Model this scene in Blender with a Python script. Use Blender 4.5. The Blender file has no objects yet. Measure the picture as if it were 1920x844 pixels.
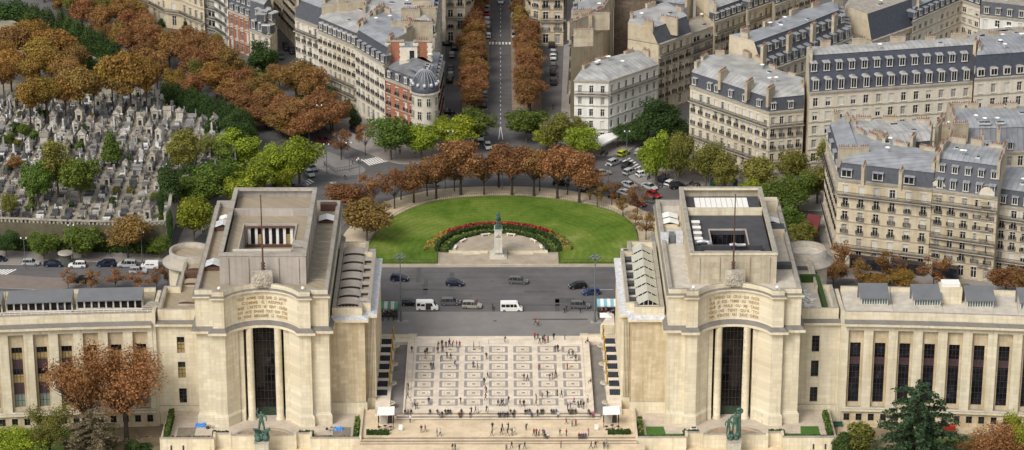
import bpy, math, random
from mathutils import Vector, Matrix
R = random.Random(7)
C = bpy.context.scene.collection
PI = math.pi
# ------------------------------------------------------------ camera figures
F = 5350.0; TH = math.radians(21.3); H = 245.0; CY = -620.0; YAW = 0.0052
ct, st = math.cos(TH), math.sin(TH); cyw, syw = math.cos(YAW), math.sin(YAW)
FW = (syw*ct, cyw*ct, -st); RT = (cyw, -syw, 0.0); UP = (syw*st, cyw*st, ct)

def ray(px, py):
    a = (px-960)/F; b = (422-py)/F
    return [FW[i]+a*RT[i]+b*UP[i] for i in range(3)]

def G(px, py, z=0.0):
    """point of the level plane z seen at a photo position"""
    d = ray(px, py); t = (z-H)/d[2]
    return Vector((d[0]*t, CY+d[1]*t, z))

def GY(px, py, y):
    d = ray(px, py); t = (y-CY)/d[1]
    return Vector((d[0]*t, y, H+d[2]*t))

def PX(x, y, z):
    v = (x, y-CY, z-H)
    f = sum(v[i]*FW[i] for i in range(3)); r = sum(v[i]*RT[i] for i in range(3)); u = sum(v[i]*UP[i] for i in range(3))
    return 960+F*r/f, 422-F*u/f

# ------------------------------------------------------------ objects
def tag(o, label=None, cat=None, group=None, kind=None):
    if label: o['label'] = label
    if cat: o['category'] = cat
    if group: o['group'] = group
    if kind: o['kind'] = kind
    return o

def empty(name, loc=(0, 0, 0), rz=0.0, label=None, cat=None, group=None):
    o = bpy.data.objects.new(name, None); C.objects.link(o)
    o.location = loc; o.rotation_euler = (0, 0, rz); o.empty_display_size = 0.5
    return tag(o, label, cat, group)

def put(name, me, parent=None, loc=(0, 0, 0), rz=0.0, sc=None):
    o = bpy.data.objects.new(name, me); C.objects.link(o)
    if parent is not None: o.parent = parent
    o.location = loc; o.rotation_euler = (0, 0, rz)
    if sc is not None: o.scale = sc if hasattr(sc, '__len__') else (sc, sc, sc)
    return o

def copy_tree(o, parent=None, depth=0):
    c = o.copy(); C.objects.link(c); c.parent = parent
    for ch in list(o.children): copy_tree(ch, c, depth+1)
    return c

class MB:
    """collects faces, makes one mesh"""
    def __init__(s, xf=None): s.v = []; s.f = []; s.mi = []; s.sm = []; s.mats = []; s.xf = xf
    def m(s, mat):
        if mat not in s.mats: s.mats.append(mat)
        return s.mats.index(mat)
    def face(s, pts, mat, smooth=False):
        b = len(s.v)
        for p in pts:
            p = tuple(p)
            s.v.append(s.xf(p) if s.xf else p)
        s.f.append(tuple(range(b, b+len(pts)))); s.mi.append(s.m(mat)); s.sm.append(smooth)
    def grid(s, rows, mat, smooth=True, closed=False):
        """rows of points -> shared-vertex quads"""
        b = len(s.v); n = len(rows[0])
        for r in rows:
            for p in r: s.v.append(s.xf(tuple(p)) if s.xf else tuple(p))
        k = s.m(mat)
        for i in range(len(rows)-1):
            for j in range(n if closed else n-1):
                j2 = (j+1) % n
                s.f.append((b+i*n+j, b+i*n+j2, b+(i+1)*n+j2, b+(i+1)*n+j)); s.mi.append(k); s.sm.append(smooth)
    def box(s, x0, x1, y0, y1, z0, z1, mat, bottom=True):
        a = [(x0, y0), (x1, y0), (x1, y1), (x0, y1)]
        s.prism(a, z0, z1, mat, bottom=bottom)
    def prism(s, poly, z0, z1, mat, top=True, bottom=False, topmat=None):
        n = len(poly)
        for i in range(n):
            p, q = poly[i], poly[(i+1) % n]
            s.face([(p[0], p[1], z0), (q[0], q[1], z0), (q[0], q[1], z1), (p[0], p[1], z1)], mat)
        if top: s.face([(p[0], p[1], z1) for p in poly], topmat or mat)
        if bottom: s.face([(p[0], p[1], z0) for p in reversed(poly)], mat)
    def obox(s, c, ax, ay, z0, z1, mat):
        """box on a centre with half axes ax, ay (2D vectors)"""
        P = [(c[0]+i*ax[0]+j*ay[0], c[1]+i*ax[1]+j*ay[1]) for i, j in ((-1, -1), (1, -1), (1, 1), (-1, 1))]
        s.prism(P, z0, z1, mat, bottom=True)
    def lathe(s, c, prof, mat, n=16, smooth=True, a0=0.0, a1=2*PI):
        full = abs(a1-a0-2*PI) < 1e-6
        k = n if full else n+1
        rows = []
        for r, z in prof:
            rows.append([(c[0]+r*math.cos(a0+(a1-a0)*j/n), c[1]+r*math.sin(a0+(a1-a0)*j/n), c[2]+z) for j in range(k)])
        s.grid(rows, mat, smooth, closed=full)
    def tube(s, pts, rad, mat, n=6, smooth=True, cap=True):
        pts = [Vector(p) for p in pts]
        rows = []
        for i, p in enumerate(pts):
            d = (pts[min(i+1, len(pts)-1)]-pts[max(i-1, 0)])
            if d.length < 1e-9: d = Vector((0, 0, 1))
            d.normalize()
            a = d.cross(Vector((0, 0, 1)) if abs(d.z) < .9 else Vector((1, 0, 0))).normalized(); b = d.cross(a)
            r = rad[i] if hasattr(rad, '__len__') else rad
            rows.append([p+a*(r*math.cos(2*PI*j/n))+b*(r*math.sin(2*PI*j/n)) for j in range(n)])
        s.grid(rows, mat, smooth, closed=True)
        if cap:
            s.face(rows[-1], mat); s.face(list(reversed(rows[0])), mat)
    def ball(s, c, r, mat, n=8, m=5, squash=(1, 1, 1)):
        rows = []
        for i in range(m+1):
            t = PI*i/m-PI/2
            rr = max(math.cos(t), 0.01)
            rows.append([(c[0]+r*squash[0]*rr*math.cos(2*PI*j/n), c[1]+r*squash[1]*rr*math.sin(2*PI*j/n), c[2]+r*squash[2]*math.sin(t)) for j in range(n)])
        s.grid(rows, mat, True, closed=True)
    def mesh(s, name):
        me = bpy.data.meshes.new(name)
        me.from_pydata(s.v, [], s.f)
        for mt in s.mats: me.materials.append(mt)
        me.polygons.foreach_set('material_index', s.mi)
        me.polygons.foreach_set('use_smooth', s.sm)
        me.update()
        return me
    def build(s, name, parent=None, loc=(0, 0, 0), rz=0.0):
        return put(name, s.mesh(name), parent, loc, rz)

# ------------------------------------------------------------ materials
MATS = {}
def nt(name):
    m = bpy.data.materials.new(name); m.use_nodes = True
    t = m.node_tree; b = t.nodes['Principled BSDF']
    return m, t, b
def node(t, typ, **kw):
    n = t.nodes.new(typ)
    for k, v in kw.items(): setattr(n, k, v)
    return n
def ramp(t, stops):
    n = t.nodes.new('ShaderNodeValToRGB')
    while len(n.color_ramp.elements) < len(stops): n.color_ramp.elements.new(0.5)
    for e, (p, c) in zip(n.color_ramp.elements, stops): e.position = p; e.color = (*c, 1)
    return n
def mulc(c, k): return tuple(min(1, x*k) for x in c)
def mixc(t, fac, a, b, blend='MIX'):
    n = t.nodes.new('ShaderNodeMix'); n.data_type = 'RGBA'; n.blend_type = blend
    for s, v in ((0, fac), (6, a), (7, b)):
        if hasattr(v, 'is_linked') or hasattr(v, 'links'): t.links.new(v, n.inputs[s])
        else: n.inputs[s].default_value = (*v, 1) if s > 0 and len(v) == 3 else v
    return n.outputs[2]

def stone(name, col, joint=0.0, bw=1.2, bh=0.6, stain=0.35, rough=.85, dirt=(0.16, 0.13, 0.10), grime=0.25, rnd=0.0, blockvar=0.12, vscale=.35):
    """weathered masonry: block to block tone, vertical run-off stains, fine grain"""
    if name in MATS: return MATS[name]
    m, t, b = nt(name); L = t.links.new
    geo = node(t, 'ShaderNodeNewGeometry'); sep = node(t, 'ShaderNodeSeparateXYZ'); L(geo.outputs['Position'], sep.inputs[0])
    add = node(t, 'ShaderNodeMath', operation='ADD'); L(sep.outputs[0], add.inputs[0]); L(sep.outputs[1], add.inputs[1])
    cmb = node(t, 'ShaderNodeCombineXYZ'); L(add.outputs[0], cmb.inputs[0]); L(sep.outputs[2], cmb.inputs[1])
    br = node(t, 'ShaderNodeTexBrick'); L(cmb.outputs[0], br.inputs['Vector'])
    br.inputs['Scale'].default_value = 1.0; br.inputs['Brick Width'].default_value = bw; br.inputs['Row Height'].default_value = bh
    br.inputs['Mortar Size'].default_value = 0.02; br.inputs['Mortar Smooth'].default_value = 0.3
    br.inputs['Color1'].default_value = (*mulc(col, 1+blockvar), 1); br.inputs['Color2'].default_value = (*mulc(col, 1-blockvar), 1)
    br.inputs['Mortar'].default_value = (*mulc(col, 1-joint), 1)
    # stains
    map2 = node(t, 'ShaderNodeMapping'); L(cmb.outputs[0], map2.inputs[0]); map2.inputs['Scale'].default_value = (vscale, 0.06, 1)
    n1 = node(t, 'ShaderNodeTexNoise'); L(map2.outputs[0], n1.inputs['Vector']); n1.inputs['Scale'].default_value = 1.0; n1.inputs['Detail'].default_value = 6; n1.inputs['Roughness'].default_value = .62
    r1 = ramp(t, [(0.42, (0, 0, 0)), (0.72, (1, 1, 1))]); L(n1.outputs[0], r1.inputs[0])
    mm = node(t, 'ShaderNodeMath', operation='MULTIPLY'); L(r1.outputs[0], mm.inputs[0]); mm.inputs[1].default_value = stain
    c1 = mixc(t, mm.outputs[0], br.outputs[0], (col[0]*.66, col[1]*.56, col[2]*.40))
    map3 = node(t, 'ShaderNodeMapping'); L(cmb.outputs[0], map3.inputs[0]); map3.inputs['Scale'].default_value = (1.5, .05, 1)
    n3 = node(t, 'ShaderNodeTexNoise'); L(map3.outputs[0], n3.inputs['Vector']); n3.inputs['Scale'].default_value = 1.0; n3.inputs['Detail'].default_value = 4
    r3_ = ramp(t, [(.30, (.87, .85, .81)), (.50, (1, 1, 1)), (.75, (1.05, 1.05, 1.04))]); L(n3.outputs[0], r3_.inputs[0]); c1 = mixc(t, 1.0, c1, r3_.outputs[0], 'MULTIPLY')
    n2 = node(t, 'ShaderNodeTexNoise'); L(geo.outputs['Position'], n2.inputs['Vector']); n2.inputs['Scale'].default_value = .55; n2.inputs['Detail'].default_value = 9; n2.inputs['Roughness'].default_value = .7
    r2 = ramp(t, [(0.5, (0, 0, 0)), (0.78, (1, 1, 1))]); L(n2.outputs[0], r2.inputs[0])
    m2 = node(t, 'ShaderNodeMath', operation='MULTIPLY'); L(r2.outputs[0], m2.inputs[0]); m2.inputs[1].default_value = grime
    c2 = mixc(t, m2.outputs[0], c1, dirt)
    # upward faces collect more dirt
    sepn = node(t, 'ShaderNodeSeparateXYZ'); L(geo.outputs['Normal'], sepn.inputs[0])
    mr = node(t, 'ShaderNodeMapRange'); L(sepn.outputs[2], mr.inputs[0]); mr.inputs[1].default_value = .3; mr.inputs[2].default_value = .9; mr.inputs[4].default_value = .38
    c3 = mixc(t, mr.outputs[0], c2, (dirt[0]*1.5, dirt[1]*1.6, dirt[2]*1.7))
    if rnd:
        oi = node(t, 'ShaderNodeObjectInfo'); hv = node(t, 'ShaderNodeHueSaturation'); L(c3, hv.inputs['Color'])
        r3 = node(t, 'ShaderNodeMapRange'); L(oi.outputs['Random'], r3.inputs[0]); r3.inputs[3].default_value = 1-rnd; r3.inputs[4].default_value = 1+rnd
        L(r3.outputs[0], hv.inputs['Value']); c3 = hv.outputs[0]
    L(c3, b.inputs['Base Color']); b.inputs['Roughness'].default_value = rough
    MATS[name] = m
    return m

def plain(name, col, rough=.7, var=.15, scale=2.0, metal=0.0, rnd=0.0, objcol=False, spec=None, col2=None, detail=5):
    """a colour with noise in it; objcol: the object's own colour"""
    if name in MATS: return MATS[name]
    m, t, b = nt(name); L = t.links.new
    geo = node(t, 'ShaderNodeNewGeometry')
    n = node(t, 'ShaderNodeTexNoise'); L(geo.outputs['Position'], n.inputs['Vector']); n.inputs['Scale'].default_value = scale; n.inputs['Detail'].default_value = detail; n.inputs['Roughness'].default_value = .65
    r = ramp(t, [(.3, mulc(col, 1-var)), (.7, col2 or mulc(col, 1+var))]); L(n.outputs[0], r.inputs[0])
    c = r.outputs[0]
    if objcol:
        oi = node(t, 'ShaderNodeObjectInfo'); c = mixc(t, 1.0, r.outputs[0], oi.outputs['Color'], 'MULTIPLY')
    if rnd:
        oi = node(t, 'ShaderNodeObjectInfo'); hv = node(t, 'ShaderNodeHueSaturation'); L(c, hv.inputs['Color'])
        r3 = node(t, 'ShaderNodeMapRange'); L(oi.outputs['Random'], r3.inputs[0]); r3.inputs[3].default_value = 1-rnd; r3.inputs[4].default_value = 1+rnd
        L(r3.outputs[0], hv.inputs['Value']); c = hv.outputs[0]
    L(c, b.inputs['Base Color']); b.inputs['Roughness'].default_value = rough; b.inputs['Metallic'].default_value = metal
    if spec is not None: b.inputs['Specular IOR Level'].default_value = spec
    MATS[name] = m
    return m

def seams(name, col, pitch=.6, dark=.72, rough=.45, metal=.0, var=.12, ang=None):
    """metal sheet roofing: standing seams a stride apart, rust and wash streaks"""
    if name in MATS: return MATS[name]
    m, t, b = nt(name); L = t.links.new
    tc = node(t, 'ShaderNodeTexCoord')
    w = node(t, 'ShaderNodeTexWave', wave_type='BANDS', bands_direction='X', wave_profile='SAW'); L(tc.outputs['Object'], w.inputs['Vector'])
    w.inputs['Scale'].default_value = 0.314/pitch; w.inputs['Distortion'].default_value = 0
    r = ramp(t, [(.0, mulc(col, dark)), (.12, col), (.9, mulc(col, 1.06)), (1.0, mulc(col, .8))]); L(w.outputs[0], r.inputs[0])
    n = node(t, 'ShaderNodeTexNoise'); L(tc.outputs['Object'], n.inputs['Vector']); n.inputs['Scale'].default_value = .35; n.inputs['Detail'].default_value = 8
    r2 = ramp(t, [(.35, (1-var*2, 1-var*2, 1-var*2)), (.7, (1+var*.5, 1+var*.5, 1+var*.5))]); L(n.outputs[0], r2.inputs[0])
    L(mixc(t, 1.0, r.outputs[0], r2.outputs[0], 'MULTIPLY'), b.inputs['Base Color'])
    b.inputs['Roughness'].default_value = rough; b.inputs['Metallic'].default_value = metal
    MATS[name] = m
    return m

def glass(name, col=(.018, .02, .024), rough=.12):
    if name in MATS: return MATS[name]
    m, t, b = nt(name); L = t.links.new
    geo = node(t, 'ShaderNodeNewGeometry'); n = node(t, 'ShaderNodeTexNoise'); L(geo.outputs['Position'], n.inputs['Vector']); n.inputs['Scale'].default_value = .6; n.inputs['Detail'].default_value = 3
    r = ramp(t, [(.4, mulc(col, .6)), (.62, mulc(col, 1.6)), (.72, mulc(col, 5))]); L(n.outputs[0], r.inputs[0]); L(r.outputs[0], b.inputs['Base Color'])  # lighter patches put into the pane colour to suggest varied reflections
    b.inputs['Roughness'].default_value = rough; b.inputs['Specular IOR Level'].default_value = .3
    MATS[name] = m
    return m

M = dict(
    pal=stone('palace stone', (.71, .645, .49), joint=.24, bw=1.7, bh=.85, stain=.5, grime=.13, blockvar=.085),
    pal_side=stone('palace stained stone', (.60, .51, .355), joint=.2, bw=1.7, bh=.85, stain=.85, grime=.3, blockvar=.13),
    cap=stone('weathered coping', (.44, .40, .34), stain=.4, grime=.75, dirt=(.10, .092, .082)),
    palroof=stone('roof paving', (.36, .295, .195), joint=.35, bw=1.0, bh=1.0, stain=.3, grime=.5),
    palroof2=plain('pale roof gravel', (.50, .46, .39), .9, .18, .6),
    attic=stone('grey render', (.44, .40, .36), stain=.3, grime=.3, bw=3, bh=3),
    darkroof=plain('bitumen roofing', (.055, .055, .062), .75, .25, .5),
    lead=plain('lead flashing', (.52, .53, .55), .5, .3, 1.5),
    glass=glass('window glass'), glass2=glass('court glass', (.012, .012, .016)),
    mull=plain('dark mullion', (.035, .03, .032), .5), spandrel=plain('plum spandrel', (.075, .04, .045), .6, .2, 1),
    blind=plain('ochre blind', (.34, .25, .10), .8, .25, 1.2), white=plain('white paint', (.78, .77, .73), .6, .06, 2),
    gold=plain('gilded letters', (.34, .22, .06), .5, .15, 2), soot=stone('sooty cornice top', (.21, .19, .165), stain=.4, grime=.7, dirt=(.08, .075, .068), bw=1.2, bh=3), gilt=plain('gilded bronze', (.55, .33, .04), .35, .2, 3, .55),
    bronze=plain('verdigris bronze', (.03, .075, .055), .6, .5, 3, 0.0, col2=(.085, .19, .145), detail=8),
    iron=plain('black iron', (.018, .018, .02), .5), rust=plain('rusty brown iron', (.10, .05, .035), .7, .3, 2),
    relief=stone('carved stone', (.46, .42, .35), stain=.4, grime=.9, dirt=(.14, .13, .12)),
    asphalt=plain('asphalt', (.105, .112, .112), .9, .16, .25, col2=(.14, .134, .132), detail=9),
    asphalt2=plain('worn asphalt', (.20, .188, .178), .9, .14, .22, detail=9),
    pave=plain('pavement', (.25, .225, .205), .9, .14, .4), kerb=plain('granite kerb', (.36, .34, .31), .85, .15, 1.5),
    mark=plain('road marking', (.70, .69, .66), .7, .15, 1.5),
    sand=plain('sandy path', (.47, .385, .265), .95, .18, .35, detail=8),
    hedge=None)
# ------------------------------------------------------------ foliage material
def leafmat(name, lo, hi, rnd=.22, hue=.02, scale=.55):
    if name in MATS: return MATS[name]
    m, t, b = nt(name); L = t.links.new
    geo = node(t, 'ShaderNodeNewGeometry')
    n = node(t, 'ShaderNodeTexNoise'); L(geo.outputs['Position'], n.inputs['Vector']); n.inputs['Scale'].default_value = scale; n.inputs['Detail'].default_value = 4; n.inputs['Roughness'].default_value = .7
    a = node(t, 'ShaderNodeMath', operation='ADD'); L(n.outputs[0], a.inputs[0])
    k = node(t, 'ShaderNodeMath', operation='MULTIPLY_ADD'); L(geo.outputs['Random Per Island'], k.inputs[0]); k.inputs[1].default_value = .36; k.inputs[2].default_value = -.18
    L(k.outputs[0], a.inputs[1])
    r = ramp(t, [(.28, lo), (.72, hi)]); L(a.outputs[0], r.inputs[0])
    oi = node(t, 'ShaderNodeObjectInfo'); hv = node(t, 'ShaderNodeHueSaturation'); L(r.outputs[0], hv.inputs['Color'])
    r1 = node(t, 'ShaderNodeMapRange'); L(oi.outputs['Random'], r1.inputs[0]); r1.inputs[3].default_value = 1-rnd; r1.inputs[4].default_value = 1+rnd; L(r1.outputs[0], hv.inputs['Value'])
    w = node(t, 'ShaderNodeMath', operation='MULTIPLY'); L(oi.outputs['Random'], w.inputs[0]); w.inputs[1].default_value = 7.31
    fr = node(t, 'ShaderNodeMath', operation='FRACT'); L(w.outputs[0], fr.inputs[0])
    r2 = node(t, 'ShaderNodeMapRange'); L(fr.outputs[0], r2.inputs[0]); r2.inputs[3].default_value = .5-hue*.6; r2.inputs[4].default_value = .5+hue; L(r2.outputs[0], hv.inputs['Hue'])
    L(hv.outputs[0], b.inputs['Base Color']); b.inputs['Roughness'].default_value = .65; b.inputs['Specular IOR Level'].default_value = .25
    tr = node(t, 'ShaderNodeBsdfTranslucent'); L(hv.outputs[0], tr.inputs[0])
    mx = node(t, 'ShaderNodeMixShader'); mx.inputs[0].default_value = .25
    L(b.outputs[0], mx.inputs[1]); L(tr.outputs[0], mx.inputs[2])
    out = [x for x in t.nodes if x.type == 'OUTPUT_MATERIAL'][0]; L(mx.outputs[0], out.inputs[0])
    MATS[name] = m
    return m
LEAF = dict(
    rust=leafmat('rust chestnut leaves', (.13, .063, .025), (.385, .188, .072), .22, .014),
    brown=leafmat('brown chestnut leaves', (.15, .085, .026), (.36, .215, .065), .2, .015),
    amber=leafmat('amber leaves', (.175, .097, .022), (.385, .225, .05), .2, .02),
    lime=leafmat('lime green leaves', (.115, .155, .012), (.36, .40, .035), .2, .018),
    green=leafmat('green leaves', (.055, .09, .014), (.17, .23, .035), .2, .02),
    russet=leafmat('russet leaves', (.16, .075, .025), (.44, .22, .085), .08, .008, .8),
    dark=leafmat('dark green leaves', (.022, .045, .012), (.075, .12, .026), .2, .02),
    olive=leafmat('olive leaves', (.095, .10, .018), (.28, .26, .055), .2, .02),
    cedar=leafmat('cedar needles', (.020, .045, .020), (.085, .135, .06), .1, .01, .8),
    grey=leafmat('blue-grey needles', (.10, .085, .05), (.25, .20, .12), .1, .01, .8))
M['hedge'] = leafmat('clipped hedge', (.02, .045, .012), (.055, .10, .02), .1, .01, 2.5)
M['bark'] = plain('bark', (.055, .042, .032), .95, .4, 2)
M['bark2'] = plain('pale bark', (.12, .10, .075), .95, .3, 2)
# ------------------------------------------------------------ walls with real openings
def wall_grid(mb, p, q, z0, z1, cols, rows, mat, depth=.28, skip=None, reveal=None):
    """wall from p to q (outside on the right hand) with openings cols x rows; returns [(x, y, z0, z1, width, angle)] of each opening"""
    dx, dy = q[0]-p[0], q[1]-p[1]; Ln = math.hypot(dx, dy); dx /= Ln; dy /= Ln
    nx, ny = dy, -dx
    def at(u, z, d=0.0): return (p[0]+dx*u-nx*d, p[1]+dy*u-ny*d, z)
    us = [0.0]; zs = [z0]
    for a, b in cols: us += [a, b]
    for a, b in rows: zs += [a, b]
    us.append(Ln); zs.append(z1)
    out = []
    rv = reveal or mat
    for j in range(len(zs)-1):
        za, zb = zs[j], zs[j+1]
        if zb-za < 1e-4: continue
        if j % 2 == 0 or not cols:
            mb.face([at(0, za), at(Ln, za), at(Ln, zb), at(0, zb)], mat); continue
        for i in range(len(us)-1):
            ua, ub = us[i], us[i+1]
            if ub-ua < 1e-4: continue
            if i % 2 == 1 and not (skip and skip((i-1)//2, (j-1)//2)):
                mb.face([at(ua, za), at(ua, za, depth), at(ua, zb, depth), at(ua, zb)], rv)
                mb.face([at(ub, za, depth), at(ub, za), at(ub, zb), at(ub, zb, depth)], rv)
                mb.face([at(ua, za), at(ub, za), at(ub, za, depth), at(ua, za, depth)], rv)
                mb.face([at(ua, zb, depth), at(ub, zb, depth), at(ub, zb), at(ua, zb)], rv)
                c = at((ua+ub)/2, za, depth)
                out.append((c[0], c[1], za, zb, ub-ua, math.atan2(dy, dx), (i-1)//2, (j-1)//2))
            else:
                mb.face([at(ua, za), at(ub, za), at(ub, zb), at(ua, zb)], mat)
    return out

def inset(poly, d):
    """offset a CCW polygon inwards by d (a list gives one distance per edge)"""
    n = len(poly); out = []
    D = d if hasattr(d, '__len__') else [d]*n
    for i in range(n):
        a, b, c = poly[i-1], poly[i], poly[(i+1) % n]
        e1 = Vector((b[0]-a[0], b[1]-a[1])).normalized(); e2 = Vector((c[0]-b[0], c[1]-b[1])).normalized()
        n1 = Vector((-e1.y, e1.x)); n2 = Vector((-e2.y, e2.x))
        d1, d2 = D[i-1], D[i]
        cr = e1.x*e2.y-e1.y*e2.x
        if abs(cr) < 1e-3: out.append((b[0]+n1.x*d1, b[1]+n1.y*d1)); continue
        p1 = Vector((b[0], b[1]))+n1*d1; p2 = Vector((b[0], b[1]))+n2*d2
        t = ((p2.x-p1.x)*e2.y-(p2.y-p1.y)*e2.x)/cr
        out.append((p1.x+e1.x*t, p1.y+e1.y*t))
    return out

def ring(mb, poly, d0, d1, z0, z1, mat, topmat=None):
    """band between offsets d0 (outer) and d1 (inner) of a CCW polygon"""
    o = inset(poly, d0) if d0 else poly; i_ = inset(poly, d1); n = len(poly)
    for k in range(n):
        k2 = (k+1) % n
        mb.face([(*o[k], z0), (*o[k2], z0), (*o[k2], z1), (*o[k], z1)], mat)
        mb.face([(*i_[k2], z0), (*i_[k], z0), (*i_[k], z1), (*i_[k2], z1)], mat)
        mb.face([(*o[k], z1), (*o[k2], z1), (*i_[k2], z1), (*i_[k], z1)], topmat or mat)
        mb.face([(*o[k2], z0), (*o[k], z0), (*i_[k], z0), (*i_[k2], z0)], mat)

# ------------------------------------------------------------ the palace
UC = 47.0; AR = 8.52; W0 = 7.4
def arc_y(du, base=-99.1): return base + (math.sqrt(AR*AR-du*du)-math.sqrt(AR*AR-W0*W0))
def front_line(off=0.0, opening=False):
    """plan of the tall block's front, from the axis side outwards (u, y), offset outwards by off"""
    pts = [(33.8-off, -98-off), (37.3-off, -98-off), (37.3-off, -99.1-off), (UC-W0+off*.4, -99.1-off)]
    if opening:
        ya = arc_y(5.05)-.15; yb = ya+.5; h = 4.02
        pts += [(UC-5.05, ya-off), (UC-5.05+.01, yb-off), (UC-h, yb-off)]+([(UC-h, -93.6), (UC+h, -93.6)] if not off else [])+[(UC+h, yb-off), (UC+5.04, yb-off), (UC+5.05, ya-off)]
    else:
        n = 20
        for k in range(1, n):
            du = -W0+2*W0*k/n; pts.append((UC+du*(1-off*.03), arc_y(du)-off))
    pts += [(UC+W0-off*.4, -99.1-off), (56.7+off, -99.1-off), (56.7+off, -98-off), (60.2+off, -98-off)]
    return pts

INSC = {-1: ['TOUT·HOMME·CRÉE·SANS·LE·SAVOIR', 'COMME·IL·RESPIRE', "MAIS·L'ARTISTE·SE·SENT·CRÉER", 'SON·ACTE·ENGAGE·TOUT·SON·ÊTRE', 'SA·PEINE·BIEN-AIMÉE·LE·FORTIFIE'],
        1: ['IL·DÉPEND·DE·CELUI·QUI·PASSE', 'QUE·JE·SOIS·TOMBE·OU·TRÉSOR', 'QUE·JE·PARLE·OU·ME·TAISE', "CECI·NE·TIENT·QU'À·TOI", "AMI·N'ENTRE·PAS·SANS·DÉSIR"]}
def lettering(s, parent):
    mb = MB()
    for k, line in enumerate(INSC[s]):
        cu = bpy.data.curves.new('lettering', 'FONT'); cu.body = line.replace('·', ' · '); cu.align_x = 'CENTER'; cu.size = .86; cu.extrude = .03; cu.offset = .008; cu.space_character = 1.06; cu.resolution_u = 2
        o = bpy.data.objects.new('lettering', cu); C.objects.link(o)
        dg = bpy.context.evaluated_depsgraph_get(); dg.update()
        me = bpy.data.meshes.new_from_object(o.evaluated_get(dg))
        w = max((abs(v.co.x) for v in me.vertices), default=1)
        k_ = min(1.35, 4.95/w)
        if k == 1 and s < 0: k_ = .94
        for p in me.polygons:
            pts = []
            for vi in p.vertices:
                v = me.vertices[vi].co
                du = v.x*k_
                pts.append((s*UC+du, arc_y(du)-.04-v.z, 24.55-k*.98+v.y*1.0))
            mb.face(pts, M['gold'])
        bpy.data.objects.remove(o); bpy.data.curves.remove(cu); bpy.data.meshes.remove(me)
    mb.build('inscription', parent)

def tall_window(w, h, nx, nz, pattern=None, gl=None):
    """glazing with mullions in a frame; origin bottom centre, facing -y. pattern: [(z0,z1,mat)] of opaque bands"""
    mb = MB()
    mb.face([(-w/2, 0, 0), (w/2, 0, 0), (w/2, 0, h), (-w/2, 0, h)], gl or M['glass'])
    for i in range(nx+1):
        x = -w/2+w*i/nx; mb.box(x-.045, x+.045, -.09, -.004, 0, h, M['mull'])
    for j in range(nz+1):
        z = h*j/nz; mb.box(-w/2, w/2, -.075, -.004, max(0, z-.045), min(h, z+.045), M['mull'])
    for z0, z1, mt in pattern or (): mb.box(-w/2+.03, w/2-.03, -.055, -.005, z0, z1, mt)
    return mb.mesh('tall_window')

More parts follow.
